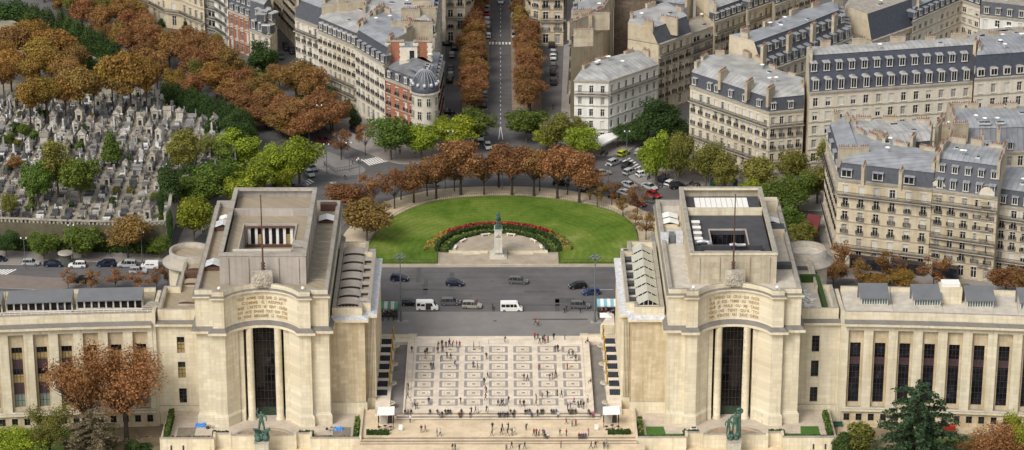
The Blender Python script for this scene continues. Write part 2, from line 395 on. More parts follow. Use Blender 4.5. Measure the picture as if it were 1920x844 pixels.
def pavilion(s):
    X = lambda p: (s*p[0], p[1], p[2])
    root = empty('palace_pavilion', (0, 0, 0), 0,
                 'stone palace pavilion with grey paved roofs and an open court, beside the cemetery wall' if s < 0 else 'stone palace pavilion with black flat roof and white skylights, beside the parked cars',
                 'pavilion', 'twin palace pavilions')
    roofm = M['palroof'] if s < 0 else M['palroof2']
    b = MB(X)
    back = [(60.2, -48), (33.8, -48)]
    b.prism(front_line(0, True)+back, -4.5, 18.7, M['pal'], top=False)
    b.prism(front_line(0)+back, 19.7, 26.2, M['pal'], top=False)
    # parapet
    fo, fi = front_line(0)+back, front_line(-.75)+[(59.4, -48.8), (34.6, -48.8)]
    n = len(fo)
    for k in range(n):
        k2 = (k+1) % n
        b.face([(*fo[k], 26.85), (*fo[k2], 26.85), (*fo[k2], 27.75), (*fo[k], 27.75)], M['pal'])
        b.face([(*fi[k2], 26.6), (*fi[k], 26.6), (*fi[k], 27.75), (*fi[k2], 27.75)], M['attic'])
        b.face([(*fo[k], 27.75), (*fo[k2], 27.75), (*fi[k2], 27.75), (*fi[k], 27.75)], M['cap'])
    # plinth, corner set-backs
    for k, (p, q) in enumerate(zip(front_line(.35, True), front_line(.35, True)[1:])):
        if abs((p[0]+q[0])/2-UC) < 3.9: continue
        b.face([(*p, -4.5), (*q, -4.5), (*q, .6), (*p, .6)], M['pal']); 
        fl = [p_ for p_ in front_line(0, True) if p_[1] != -93.6]; r, t_ = fl[k], fl[k+1]
        b.face([(*p, .6), (*q, .6), (*t_, 1.1), (*r, 1.1)], M['pal'])
    # low block on the esplanade side, stepped corner
    side = [(25.3, -61.5), (25.3, -90.6), (26.9, -90.6), (26.9, -93), (33.8, -93), (33.8, -56), (27, -56), (27, -61.5)]
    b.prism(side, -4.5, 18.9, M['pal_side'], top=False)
    b.prism(inset(side, .45), 19.85, 20.4, M['pal'], top=False)
    ring(b, inset(side, .45), 0, .7, 20.4, 21.6, M['pal'], M['cap'])
    b.prism(inset(side, -.25), -4.5, 1.0, M['pal'], topmat=M['cap'])
    for k in range(9):
        y = -90+k*3.4; b.box(24.85, 25.28, y-.55, y+.55, 1.02, 18.9, M['pal'])
    for k in range(4): b.box(25.32+.3*k, 25.34+.3*k+.12, -90.95, -90.62, 1.02, 18.9, M['pal'])
    # outer low block with the three-window bay
    outer = [(60.2, -61), (60.2, -91.4), (69.0, -91.4), (69.0, -78), (66.2, -78), (66.2, -61)]
    wins = []
    wb = wall_grid(b, (60.2, -91.4) if s > 0 else (60.2, -91.4), (69.0, -91.4), -4.5, 17.4, [(3.2, 4.75)], [(.1, 3.4), (5.7, 9.3), (11.2, 14.8)], M['pal'], .45)
    for p, q in zip(outer[2:], outer[3:]): b.face([(*p, -4.5), (*q, -4.5), (*q, 17.4), (*p, 17.4)], M['pal'])
    o2 = inset([outer[0], outer[1], outer[2], outer[3], outer[4], outer[5]], .4)
    b.prism(inset(outer, .4), 18.3, 19.2, M['pal'], top=False)
    ring(b, inset(outer, .4), 0, .6, 19.2, 20.6, M['pal'], M['cap'])
    b.prism(inset(outer, -.3), -4.5, -.4, M['pal'], topmat=M['cap'])
    b.build('wall', root)
    wm = tall_window(1.55, 3.3, 2, 4, [(.02, 2.1, M['blind'])] if s < 0 else None)
    wn = tall_window(1.55, 3.3, 2, 4)
    for i, (x, y, z0, z1, w, a, ci, rj) in enumerate(wb):
        put('window', wn if rj == 0 else wm, root, (s*x, y-.02, z0), 0, (1, 1, (z1-z0)/3.3))
    # cornices
    c = MB(X)
    c.prism(front_line(.95)+[(61.15, -48), (32.85, -48)], 18.7, 19.25, M['pal'], top=False, bottom=True)
    fo, fi = front_line(.95)+[(61.15, -48), (32.85, -48)], front_line(0)+back
    for k in range(len(fo)):
        k2 = (k+1) % len(fo); c.face([(*fo[k], 19.25), (*fo[k2], 19.25), (*fi[k2], 19.95), (*fi[k], 19.95)], M['soot'])
    c.build('cornice', root)
    c = MB(X)
    fo = front_line(.5)+[(60.7, -48), (33.3, -48)]
    c.prism(fo, 26.2, 26.55, M['pal'], top=False, bottom=True)
    for k in range(len(fo)):
        k2 = (k+1) % len(fo); c.face([(*fo[k], 26.55), (*fo[k2], 26.55), (*fi[k2], 26.85), (*fi[k], 26.85)], M['soot'])
    c.build('cornice', root)
    for poly, z in ((side, 18.9), (outer, 17.4)):
        c = MB(X)
        o = inset(poly, -.85); i_ = inset(poly, .46)
        c.prism(o, z, z+.5, M['pal'], top=False, bottom=True)
        for k in range(len(o)):
            k2 = (k+1) % len(o); c.face([(*o[k], z+.5), (*o[k2], z+.5), (*i_[k2], z+.95), (*i_[k], z+.95)], M['lead'] if poly is side else M['soot'])
        c.build('cornice', root)
    # flat roofs
    r = MB(X)
    r.face([(*p, 26.6) for p in front_line(-.7)+[(59.5, -48.7), (34.5, -48.7)]], roofm)
    r.face([(*p, 20.45) for p in inset(side, 1.0)], roofm)
    r.face([(*p, 19.25) for p in inset(outer, .9)], roofm)
    r.build('flat_roof', root)
    # columns and the great window
    for k in (-1, 1):
        q = MB(); q.lathe((0, 0, 0), [(.9, 0), (.9, .35), (.74, .5), (.74, 10), (.70, 20.2)], M['pal'], 20); q.build('column', root, (s*UC+k*2.84, -95.6, -1.5))
    put('window', tall_window(8.04, 20.15, 11, 11, [(.1, 1.8, plain('green lobby', (.025, .055, .03), .5, .5, 1.2))], glass('lobby glass', (.009, .008, .008), .06)), root, (s*UC, -93.72, -1.5))
    # upper block
    u = MB(X)
    U0, U1, V0, V1, ZT = 38.4, 55.6, -92.4, -55.0, 32.8
    poly = [(U0, V0), (U1, V0), (U1, V1), (U0, V1)]
    pm = M['attic'] if s < 0 else stone('mottled stone', (.52, .46, .35), stain=.5, grime=.5, bw=1.6, bh=1.2, joint=.2, blockvar=.1)
    u.prism(poly, 26.6, ZT, pm, top=False)
    ring(u, poly, -.15, .75, ZT, ZT+.5, M['pal'] if s > 0 else M['attic'], M['cap'])
    for uu in (U0+1.6, U0+5.6, U1-5.6, U1-1.6): u.box(uu-.25, uu+.25, V0-.22, V0-.002, 26.6, ZT-.4, pm)
    for k in range(5): u.box(U0-.2, U0-.002, V0+3+k*7.4, V0+3.8+k*7.4, 26.6, ZT-.4, pm)
    u.box(U0+.76, U1-.76, -66.9, -66.1, 31.0, ZT+.1, M['pal'] if s > 0 else M['attic'])
    u.build('upper_storey', root)
    r = MB(X); zr = 31.4
    rm = M['palroof'] if s < 0 else M['darkroof']
    a0, a1, c0, c1 = (41.6, 52.3, -86.2, -72.0) if s < 0 else (43.3, 50.6, -84.3, -75.5)
    i0, i1, j0, j1 = U0+.74, U1-.74, V0+.74, -66.88
    for q in ((i0, i1, j0, c0), (i0, i1, c1, j1), (i0, a0, c0, c1), (a1, i1, c0, c1)):
        r.face([(q[0], q[2], zr), (q[1], q[2], zr), (q[1], q[3], zr), (q[0], q[3], zr)], rm)
    r.face([(i0, -66.1, zr), (i1, -66.1, zr), (i1, V1-.74, zr), (i0, V1-.74, zr)], rm)
    # court
    cm = M['attic'] if s < 0 else M['darkroof']
    zf = 26.9
    r.face([(a0, c0, zf), (a1, c0, zf), (a1, c1, zf), (a0, c1, zf)], M['palroof'])
    for p, q in (((a0, c0), (a1, c0)), ((a1, c0), (a1, c1)), ((a1, c1), (a0, c1)), ((a0, c1), (a0, c0))):
        r.face([(*p, zf), (*q, zf), (*q, zr), (*p, zr)], cm)
    ring(r, [(a0, c0), (a1, c0), (a1, c1), (a0, c1)], -.25, 0.02, zr+.004, zr+.3, M['attic'] if s < 0 else M['attic'])
    r.build('court_roof', root)
    if s < 0:
        f = MB(X)
        xs = [a0+1.0+(a1-a0-2.0)*k/6 for k in range(7)]
        for k, x in enumerate(xs): f.box(x-.28, x+.28, c1-.5, c1-.05, zf+.2, zr-.25, M['white'])
        for k in range(6):
            f.face([(xs[k]+.3, c1-.2, zf+.2), (xs[k+1]-.3, c1-.2, zf+.2), (xs[k+1]-.3, c1-.2, zr-.3), (xs[k]+.3, c1-.2, zr-.3)], M['glass2'] if k not in (1, 4) else M['glass2'])
        for k in (1, 5): f.box(xs[k]-1.3, xs[k]-.32, c1-.24, c1-.21, zf+.2, zf+2.6, M['blind'])
        f.box(a0+.4, a1-.4, c1-.95, c1-.06, zr-.3, zr-.12, M['rust']); f.box(a0+.4, a1-.4, c1-1.1, c1-.1, zf, zf+.5, M['rust'])
        f.build('court_window', root)
        q = MB(X); q.box(a0-3.0+.75, a0-.4, c0-1.5, c0+1.2, zr, zr+1.5, M['attic']); q.box(a0-2.5, a0-.2, c0-1.7, c0+1.4, zr+1.5, zr+1.75, M['cap']); q.box(a0, a1+1, c0-2.2, c0-1.2, zr, zr+.9, M['palroof2']); q.build('roof_cabin', root)
    else:
        q = MB(X)
        q.face([(a0, c1-.1, zf), (a1, c1-.1, zf), (a1, c1-.1, zr-.9), (a0, c1-.1, zr-.9)], M['glass2'])
        for k in range(9): x = a0+(a1-a0)*k/8; q.box(x-.05, x+.05, c1-.2, c1-.12, zf, zr-.9, M['mull'])
        q.box(48.5, 50.4, c0+.4, c0+1.0, zf, zf+2.2, M['white'])
        q.build('court_window', root)
        q = MB(X); q.box(41.3, 52.4, -64.6, -57.4, zr, zr+.35, M['white'])
        for k in range(1, 10): x = 41.3+11.1*k/10; q.box(x-.04, x+.04, -64.62, -57.38, zr+.351, zr+.40, M['attic'])
        q.build('skylight', root)
        for k in range(4):
            q = MB(); q.box(-.75, .75, -.55, .55, 0, .9, M['attic']); q.box(-.85, .85, -.65, .65, .9, 1.05, M['white'])
            q.build('roof_vent', root, (s*40.6, -73+-3.1*k, zr))
        q = MB(); q.tube([(0, 0, .5), (1.2, -.6, .9), (2.4, 0, .5), (2.4, -1.8, .5)], .42, plain('galvanised duct', (.55, .56, .57), .35, .2, 2, .6), 8); q.build('air_duct', root, (s*40.3, -83.2, zr))
        q = MB(); q.box(-5.6, 5.6, -.4, .4, 0, 1.3, M['cap']); q.build('roof_curb', root, (s*46.9, -90.2, zr))
        q = MB(); q.box(-6.2, 6.2, -.3, .3, 0, 1.2, M['darkroof']); q.build('roof_curb', root, (s*47.0, -86.6, zr))
        q = MB(); q.tube([(0, 0, 1.6), (1, 0, 1.8), (1.6, .2, 1.5), (3.2, .1, 1.6)], .35, plain('galvanised duct', (.5, .5, .5)), 8); q.build('air_duct', root, (s*46.5, -87.6, zr))
    # relief crest and pole on the front parapet
    rl = random.Random(5+s); rows = []
    for j in range(13):
        row = []
        for i in range(19):
            x = -2.2+4.4*i/18; z = 3.1*j/12
            e = min(1, 1.6*(1-abs(x)/2.3))*min(1, 1.6*(1-z/3.2)+.2)
            row.append((x*(1-.12*z/3.5)+rl.uniform(-.08, .08), -.6*e-.35*rl.random()*e, z+rl.uniform(-.08, .08)))
        rows.append(row)
    q = MB(); q.grid(rows, M['relief'], False)
    q.prism([(-2.1, -.1), (2.1, -.1), (1.9, .7), (-1.9, .7)], 0, 3.05, M['relief']); q.build('carved_crest', root, (s*UC, -94.75, 27.4))
    # lanterns on the low block
    for k in range(7):
        y = -88.6+k*4.55
        q = MB()
        if s < 0:
            n = 8; L0, L1 = -1.7, 1.55
            pr = [(2.3*math.cos(PI-PI*i/n), .62+.62*math.sin(PI*i/n)) for i in range(n+1)]
            q.grid([[(x, L0-.25, z) for x, z in pr], [(x, L1, z) for x, z in pr]], M['cap'] if k % 3 else M['attic'], True)
            q.face([(x, L0, z) for x, z in pr], M['rust']); q.face([(x, L1, z) for x, z in reversed(pr)], M['cap'])
            q.box(-2.28, 2.28, L0, L1, 0, .64, M['attic'])
            for i in range(6): q.box(-1.95+i*.68, -1.5+i*.68, L0-.05, L0-.01, .15, .72, M['glass2'])
        else:
            mt = plain('cream skylight frame', (.66, .63, .52), .5, .08, 2); gl = plain('frosted skylight pane', (.52, .52, .46), .25, .12, 2)
            e = 2.25; L0, L1 = -1.75, 1.75
            q.face([(-e, L0, .7), (0, L0, 1.9), (0, L1, 1.9), (-e, L1, .7)], gl); q.face([(0, L0, 1.9), (e, L0, .7), (e, L1, .7), (0, L1, 1.9)], gl)
            q.box(-e, e, L0, L1, 0, .69, mt)
            q.face([(-e, L0, .7), (e, L0, .7), (0, L0, 1.9)], M['glass2']); q.face([(-e, L1, .7), (0, L1, 1.9), (e, L1, .7)], mt)
            for i in range(6):
                yy = L0+(L1-L0)*i/5
                for sx in (-1, 1): q.face([(sx*e, yy-.12, .76), (sx*e, yy+.12, .76), (0, yy+.12, 1.98), (0, yy-.12, 1.98)], mt)
            for i in range(5): x = -1.8+.9*i; q.box(x-.06, x+.06, L0-.06, L0-.01, .6, .7+1.2*(1-abs(x)/e)*1.0, mt)
        q.build('roof_lantern', root, (s*30.2, y, 20.45))
        q = MB(); mt = M['cap'] if s < 0 else M['mull']
        q.box(-.9, .9, -.85, .85, .25, .65, M['attic'] if s < 0 else M['darkroof']); q.box(-.85, .85, -.9, -.86, .0, .5, M['mull']); q.box(-.9, .9, -.8, .8, 0, .25, mt)
        q.build('roof_hatch', root, (s*27.35, -86.9+k*4.4, 20.45))
    # lantern hoods on the terraces beside the upper block
    def hood(x, y, z, w, d, mt, h=1.0):
        q = MB()
        q.box(-w/2, w/2, -d/2, d/2, 0, h*.7, M['rust'] if s < 0 else M['pal'])
        q.face([(-w/2-.2, -d/2-.3, h*.7), (0, -d/2-.3, h*1.25), (0, d/2, h*1.25), (-w/2-.2, d/2, h*.7)], mt); q.face([(0, -d/2-.3, h*1.25), (w/2+.2, -d/2-.3, h*.7), (w/2+.2, d/2, h*.7), (0, d/2, h*1.25)], mt)
        q.face([(-w/2, -d/2-.01, h*.7), (w/2, -d/2-.01, h*.7), (0, -d/2-.01, h*1.22)], M['glass2'])
        q.build('roof_lantern', root, (s*x, y, z))
    zinc = M['lead']
    if s < 0:
        hood(57.7, -83.5, 26.6, 3.3, 3.2, zinc, 1.3); hood(57.7, -61.5, 26.6, 3.3, 3.2, zinc, 1.3); hood(57.7, -56.5, 26.6, 2.2, 2, M['white'], .7)
        hood(36.2, -57.2, 26.6, 3.0, 3.0, M['white'], .9)
        q = MB(); q.box(-1.7, 1.7, -.8, .8, 0, 1.6, M['rust']); q.build('roof_cabin', root, (s*36.2, -50.8, 26.6))
        for y in (-84.5, -74.5, -66.5):
            q = MB(); n = 8; pr = [(1.7*math.cos(PI-PI*i/n), .4+.5*math.sin(PI*i/n)) for i in range(n+1)]
            q.grid([[(x, -1.2, z) for x, z in pr], [(x, 1.2, z) for x, z in pr]], M['palroof'], True); q.face([(x, -1.19, z) for x, z in pr], M['rust']); q.box(-1.68, 1.68, -1.18, 1.18, 0, .4, M['attic']); q.build('roof_lantern', root, (s*63.3, y, 19.25))
        q = MB(); q.box(-2.6, 2.6, -.7, .7, 0, 1.3, M['rust']); q.build('roof_cabin', root, (s*63.2, -70.5, 19.25))
        for k in range(11): 
            q = MB(X); q.box(34.7, 37.9, -90+k*2.9, -89.4+k*2.9, 26.6, 26.72, M['cap']); q.build('roof_step', root)
    else:
        hood(36.1, -56.6, 26.6, 3.4, 2.6, M['white'], 1.0); hood(36.1, -60.0, 26.6, 3.4, 2.6, M['white'], 1.0); hood(57.6, -59.5, 26.6, 3.0, 2.6, M['white'], 1.0)
        q = MB(); q.box(-2.4, -.9, -2.0, 1.4, 0, 1.6, M['lead']); q.box(-.6, .5, -1.2, 1.2, .2, 1.8, plain('tinted plant casing', (.12, .14, .15), .4)); q.box(.7, 2.2, -2.0, 1.6, 0, 1.9, M['lead']); q.build('roof_plant', root, (s*36.1, -69.5, 26.6))
        q = MB(); q.box(-1.7, 1.7, -.9, .9, 0, 1.0, M['darkroof']); q.build('roof_cabin', root, (s*57.9, -84, 26.6))
        q = MB(); q.box(-1.7, 1.7, -1.4, 1.4, 0, 2.0, M['pal']); q.box(-1.75, 1.75, -1.45, 1.45, 2.0, 2.1, M['darkroof']); q.build('roof_cabin', root, (s*57.9, -66, 26.6))
        q = MB(); q.box(-1.7, 1.7, -1.2, 1.2, 0, 2.4, M['pal']); q.build('roof_cabin', root, (s*57.9, -51, 26.6))
        q = MB(); q.box(-1.5, 1.5, -1, 1, .6, .7, M['darkroof']); q.box(-1.4, 1.4, -.9, .9, 0, .6, M['attic']); q.build('roof_hatch', root, (s*63.2, -67.8, 19.25))
        q = MB(); rg = random.Random(3)
        for k in range(60):
            x = rg.gauss(0, 1.0); y = rg.uniform(-7.5, 4.5); q.box(x-.3, x+.3, y-.25, y+.25, .01*k/10, .05+.01*k/10+.1*rg.random(), M['white'])
        q.build('stacked_roof_tile', root, (s*63.0, -83, 19.27))
        q = MB(X); q.box(60.9, 66.0, -74.2, -73.4, 19.25, 20.9, M['hedge']); q.box(65.6, 66.4, -90.5, -74.3, 19.25, 20.9, M['hedge']); q.build('roof_hedge', root)
    # round turret at the back corner
    q = MB()
    q.lathe((0, 0, -4.5), [(4.6, 0), (4.6, 23.3)], M['pal'], 40); q.lathe((0, 0, 0), [(4.6, 18.7), (5.9, 18.8), (5.9, 19.1), (4.4, 19.7), (4.4, 21.6), (3.8, 21.6), (3.8, 20.4)], M['cap'], 40)
    q.lathe((0, 0, 20.4), [(3.85, 0), (.05, .01)], roofm, 40); q.build('turret', root, (s*65.0, -60.8, 0))
    lettering(s, root)
    return root

def wing_y(u): return -92.3-.035*(u-69)-.0011*(u-69)**2
def wing(s):
    X = lambda p: (s*p[0], p[1], p[2])
    root = empty('palace_wing', (0, 0, 0), 0, 'curved stone palace wing with long grey roof monitors and ochre blinds, orange chestnut before it' if s < 0 else 'curved stone palace wing with dark tall windows and grey roof lanterns, big cedar before it', 'palace wing', 'curved wings of the palace')
    b = MB(X); cn = MB(X); rf = MB(X); lg = MB(X)
    b.box(69.01, 69.72, -92.2, -80, -5, 20.3, M['pal'])
    pit = 4.95; u0 = 68.95; nb = 11
    pat = [(0.1, 3.2, plain('pale green blind', (.20, .24, .20), .6)), (3.4, 5.8, M['spandrel']), (5.9, 8.0, M['blind']), (9.4, 11.7, M['spandrel']), (11.8, 13.4, M['blind'])] if s < 0 else [(9.4, 11.2, M['spandrel'])]
    wm = tall_window(2.15, 15.0, 3, 10, pat, glass('hall glass', (.016, .015, .02), .1))
    us = [u0+.75+pit*k for k in range(nb+1)]
    bw = tall_window(1.2, 1.6, 2, 2)
    for k in range(nb):
        ua, ub = us[k], us[k+1]
        um = (ua+ub)/2; ya, yb = wing_y(ua), wing_y(ub)
        d = Vector((ub-ua, yb-ya)).normalized(); nrm = Vector((d.y, -d.x))
        def at(t, off): return (ua+(ub-ua)*t-nrm.x*off, ya+(yb-ya)*t-nrm.y*off)
        pw = .19
        # pilaster pair halves, recess panel with the tall opening
        for t0, t1 in ((0, pw), (1-pw, 1)):
            p, q = at(t0, 0), at(t1, 0)
            b.face([(*p, -.6), (*q, -.6), (*q, 16.4), (*p, 16.4)], M['pal'])
        for t in (pw, 1-pw):
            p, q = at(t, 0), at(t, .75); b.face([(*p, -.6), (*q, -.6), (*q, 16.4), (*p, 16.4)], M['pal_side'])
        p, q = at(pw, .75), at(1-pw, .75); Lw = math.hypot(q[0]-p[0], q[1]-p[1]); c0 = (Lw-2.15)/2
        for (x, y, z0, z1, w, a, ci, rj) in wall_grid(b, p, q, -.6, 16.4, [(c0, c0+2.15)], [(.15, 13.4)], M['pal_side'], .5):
            ang = math.atan2(s*d.y, d.x) if s > 0 else math.atan2(-d.y, d.x)
            put('window', wm, root, (s*x, y, z0), ang, (1, 1, (z1-z0)/15.0))
        p, q = at(pw, 0), at(1-pw, 0); p2, q2 = at(pw, .75), at(1-pw, .75)
        b.face([(*p, 16.4), (*q, 16.4), (*q2, 16.4), (*p2, 16.4)], M['pal'])
        # entablature
        p, q = at(0, -.02), at(1, -.02)
        b.face([(*p, 16.4), (*q, 16.4), (*q, 17.6), (*p, 17.6)], M['pal'])
        for o0, o1, z0, z1, mt, bb in ((-.95, -.95, 17.6, 18.1, M['pal'], cn), (.3, .3, 18.6, 20.3, M['pal'], b)):
            p, q = at(0, o0), at(1, o1); bb.face([(*p, z0), (*q, z0), (*q, z1), (*p, z1)], mt)
        p, q, p2, q2 = at(0, -.95), at(1, -.95), at(0, .3), at(1, .3)
        cn.face([(*p, 18.1), (*q, 18.1), (*q2, 18.6), (*p2, 18.6)], M['soot']); cn.face([(*p, 17.6), (*q, 17.6), (*at(1, -.02), 17.6), (*at(0, -.02), 17.6)], M['pal'])
        p, q, p2, q2 = at(0, .3), at(1, .3), at(0, .9), at(1, .9)
        b.face([(*p, 20.3), (*q, 20.3), (*q2, 20.3), (*p2, 20.3)], M['cap']); b.face([(*p2, 19.7), (*q2, 19.7), (*q2, 20.3), (*p2, 20.3)], M['attic'])
        # roof and rear wall
        p, q, p2, q2 = at(0, .85), at(1, .85), at(0, 12.8), at(1, 12.8)
        rf.face([(*p, 19.75), (*q, 19.75), (*q2, 19.75), (*p2, 19.75)], M['palroof'] if s < 0 else M['palroof2'])
        for o_, z1 in ((12.8, 20.6), (13.3, 20.6)):
            p, q = at(0, o_), at(1, o_); b.face([(*p, -1), (*q, -1), (*q, z1), (*p, z1)], M['pal'])
        p, q, p2, q2 = at(0, 12.8), at(1, 12.8), at(0, 13.3), at(1, 13.3); b.face([(*p, 20.6), (*q, 20.6), (*q2, 20.6), (*p2, 20.6)], M['cap'])
        # ledge and basement
        for o0, z0, z1 in ((-.5, -1.4, -.9), (-.15, -.9, -.6)):
            p, q, p2, q2 = at(0, o0), at(1, o0), at(0, .8), at(1, .8)
            lg.face([(*p, z0), (*q, z0), (*q, z1), (*p, z1)], M['pal']); lg.face([(*p, z1), (*q, z1), (*q2, z1), (*p2, z1)], M['cap']); lg.face([(*p, z0), (*q, z0), (*q2, z0), (*p2, z0)], M['pal'])
        p, q = at(0, -.1), at(1, -.1); Lw = math.hypot(q[0]-p[0], q[1]-p[1])
        for (x, y, z0, z1, w, a, ci, rj) in wall_grid(b, p, q, -6, -1.4, [(Lw*.25-.6, Lw*.25+.6), (Lw*.75-.6, Lw*.75+.6)], [(-3.6, -2.0)], M['pal_side'], .3):
            put('window', bw, root, (s*x, y, z0), math.atan2(-d.y*-s, d.x) if s > 0 else math.atan2(-d.y, d.x))
    b.build('wall', root); cn.build('cornice', root); lg.build('ledge', root); rf.build('flat_roof', root)
    slate = plain('grey monitor roofing', (.14, .145, .155), .6, .12, .4)
    if s < 0:
        for ua, ub in ((71.9, 85.0), (86.0, 99.0), (100.0, 113)):
            q = MB(X); ya, yb = wing_y(ua), wing_y(ub)
            q.face([(ua, ya+3.6, 21.9), (ub, yb+3.6, 21.9), (ub, yb+7.4, 23.1), (ua, ya+7.4, 23.1)], slate)
            q.face([(ua, ya+7.4, 23.1), (ub, yb+7.4, 23.1), (ub, yb+7.4, 19.7), (ua, ya+7.4, 19.7)], slate)
            for uu, yy in ((ua, ya), (ub, yb)): q.face([(uu, yy+4.2, 19.7), (uu, yy+7.4, 19.7), (uu, yy+7.4, 23.1), (uu, yy+3.6, 21.9)], M['cap'])
            q.face([(ua, ya+3.6, 21.7), (ub, yb+3.6, 21.7), (ub, yb+3.6, 21.9), (ua, ya+3.6, 21.9)], slate)
            n = 9
            q.face([(ua, ya+4.25, 19.8), (ub, yb+4.25, 19.8), (ub, yb+4.25, 21.9), (ua, ya+4.25, 21.9)], M['glass2'])
            for k in range(n+1):
                uu = ua+(ub-ua)*k/n; yy = ya+(yb-ya)*k/n; q.box(uu-.16, uu+.16, yy+4.05, yy+4.22, 19.75, 21.8, M['palroof2'])
            q.box(ua, ub, min(ya, yb)+3.9, min(ya, yb)+4.4, 19.75, 20.1, M['palroof2'])
            q.build('roof_monitor', root)
        q = MB(X); n = 8; pr = [(1.9*math.cos(PI-PI*i/n), .4+.6*math.sin(PI*i/n)) for i in range(n+1)]
        q.grid([[(70.0+x*.9, -88.9, 19.75+z) for x, z in pr], [(70.0+x*.9, -86.9, 19.75+z) for x, z in pr]], M['cap'], True); q.face([(70.0+x*.9, -88.88, 19.75+z) for x, z in pr], M['cap']); q.build('roof_lantern', root)
        q = MB(X)
        for k in range(44):
            uu = 69.5+k*1.1; yy = wing_y(uu)+1.6; q.box(uu-.03, uu+.03, yy-.03, yy+.03, 19.75, 20.75, M['white'])
        for k in range(11):
            ua, ub = 69.5+k*4.4, 69.5+(k+1)*4.4
            for z in (20.3, 20.72):
                q.tube([(ua, wing_y(ua)+1.6, z), (ub, wing_y(ub)+1.6, z)], .05, M['white'], 4)
        q.build('guard_rail', root)
    else:
        for k in range(5):
            ua = 73.2+k*10.6; ub = ua+6.0; y0 = wing_y(ua)+4.6
            q = MB(X)
            q.face([(ua, y0-.4, 21.6), (ub, y0-.4, 21.6), (ub, y0+4.4, 23.0), (ua, y0+4.4, 23.0)], slate); q.face([(ua, y0+4.4, 23), (ub, y0+4.4, 23), (ub, y0+4.4, 19.75), (ua, y0+4.4, 19.75)], slate)
            q.face([(ua, y0-.4, 21.42), (ub, y0-.4, 21.42), (ub, y0-.4, 21.6), (ua, y0-.4, 21.6)], slate)
            for uu in (ua+.4, ub-.4): q.face([(uu, y0+.3, 19.75), (uu, y0+4.3, 19.75), (uu, y0+4.3, 22.9), (uu, y0+.3, 21.8)], M['palroof2'])
            q.face([(ua+.4, y0+.3, 20.1), (ub-.4, y0+.3, 20.1), (ub-.4, y0+.3, 21.7), (ua+.4, y0+.3, 21.7)], plain('sea green glass', (.10, .16, .15), .15, .3, 2))
            for j in range(11): uu = ua+.4+(ub-ua-.8)*j/10; q.box(uu-.06, uu+.06, y0+.18, y0+.28, 19.75, 21.7, M['white'])
            q.box(ua+.3, ub-.3, y0+.1, y0+.35, 19.75, 20.1, M['palroof2'])
            q.build('roof_monitor', root)
        q = MB(X); q.box(89.6, 94.0, -86.6, -83.4, 19.75, 23.2, M['pal']); q.box(90, 93.6, -86.2, -83.8, 23.2, 23.9, M['white']); q.build('roof_cabin', root)
    return root
# ------------------------------------------------------------ the setting
def sheet(name, pts, mat, z=None, kind='structure', thick=None, edge=None):
    mb = MB()
    if thick: mb.prism([(p[0], p[1]) for p in pts], z-thick, z, edge or mat, topmat=mat)
    else: mb.face([(p[0], p[1], z) for p in pts], mat)
    return tag(mb.build(name), kind=kind)
def gp(pts, z=0.0): return [tuple(G(x, y, z)[:2]) for x, y in pts]
def spline(pts, n=6, closed=False):
    out = []; N = len(pts)
    for i in range(N if closed else N-1):
        g = lambda k: Vector(pts[k % N]) if closed else Vector(pts[max(0, min(N-1, k))])
        p0, p1, p2, p3 = g(i-1), g(i), g(i+1), g(i+2)
        for j in range(n):
            t = j/n
            out.append(tuple(.5*((2*p1)+(p2-p0)*t+(2*p0-5*p1+4*p2-p3)*t*t+(3*p1-p0-3*p2+p3)*t**3)))
    if not closed: out.append(tuple(pts[-1]))
    return out

def roadmat():
    m, t, b = nt('patched asphalt'); L = t.links.new
    geo = node(t, 'ShaderNodeNewGeometry')
    n = node(t, 'ShaderNodeTexNoise'); L(geo.outputs['Position'], n.inputs['Vector']); n.inputs['Scale'].default_value = .12; n.inputs['Detail'].default_value = 10; n.inputs['Roughness'].default_value = .7
    r = ramp(t, [(.3, (.08, .077, .078)), (.55, (.112, .107, .107)), (.8, (.145, .138, .134))]); L(n.outputs[0], r.inputs[0])
    mp = node(t, 'ShaderNodeMapping'); L(geo.outputs['Position'], mp.inputs[0]); mp.inputs['Scale'].default_value = (.03, .6, 1)
    n2 = node(t, 'ShaderNodeTexNoise'); L(mp.outputs[0], n2.inputs['Vector']); n2.inputs['Scale'].default_value = 1; n2.inputs['Detail'].default_value = 4
    r2 = ramp(t, [(.42, (.91, .91, .91)), (.6, (1.05, 1.04, 1.04))]); L(n2.outputs[0], r2.inputs[0])
    v = node(t, 'ShaderNodeTexVoronoi'); L(geo.outputs['Position'], v.inputs['Vector']); v.inputs['Scale'].default_value = .07
    r3 = ramp(t, [(0, (.9, .9, .9)), (1, (1.08, 1.08, 1.08))]); L(v.outputs['Color'], r3.inputs[0])
    c = mixc(t, 1.0, mixc(t, 1.0, r.outputs[0], r2.outputs[0], 'MULTIPLY'), r3.outputs[0], 'MULTIPLY'); L(c, b.inputs['Base Color']); b.inputs['Roughness'].default_value = .88
    return m
M['road'] = roadmat()
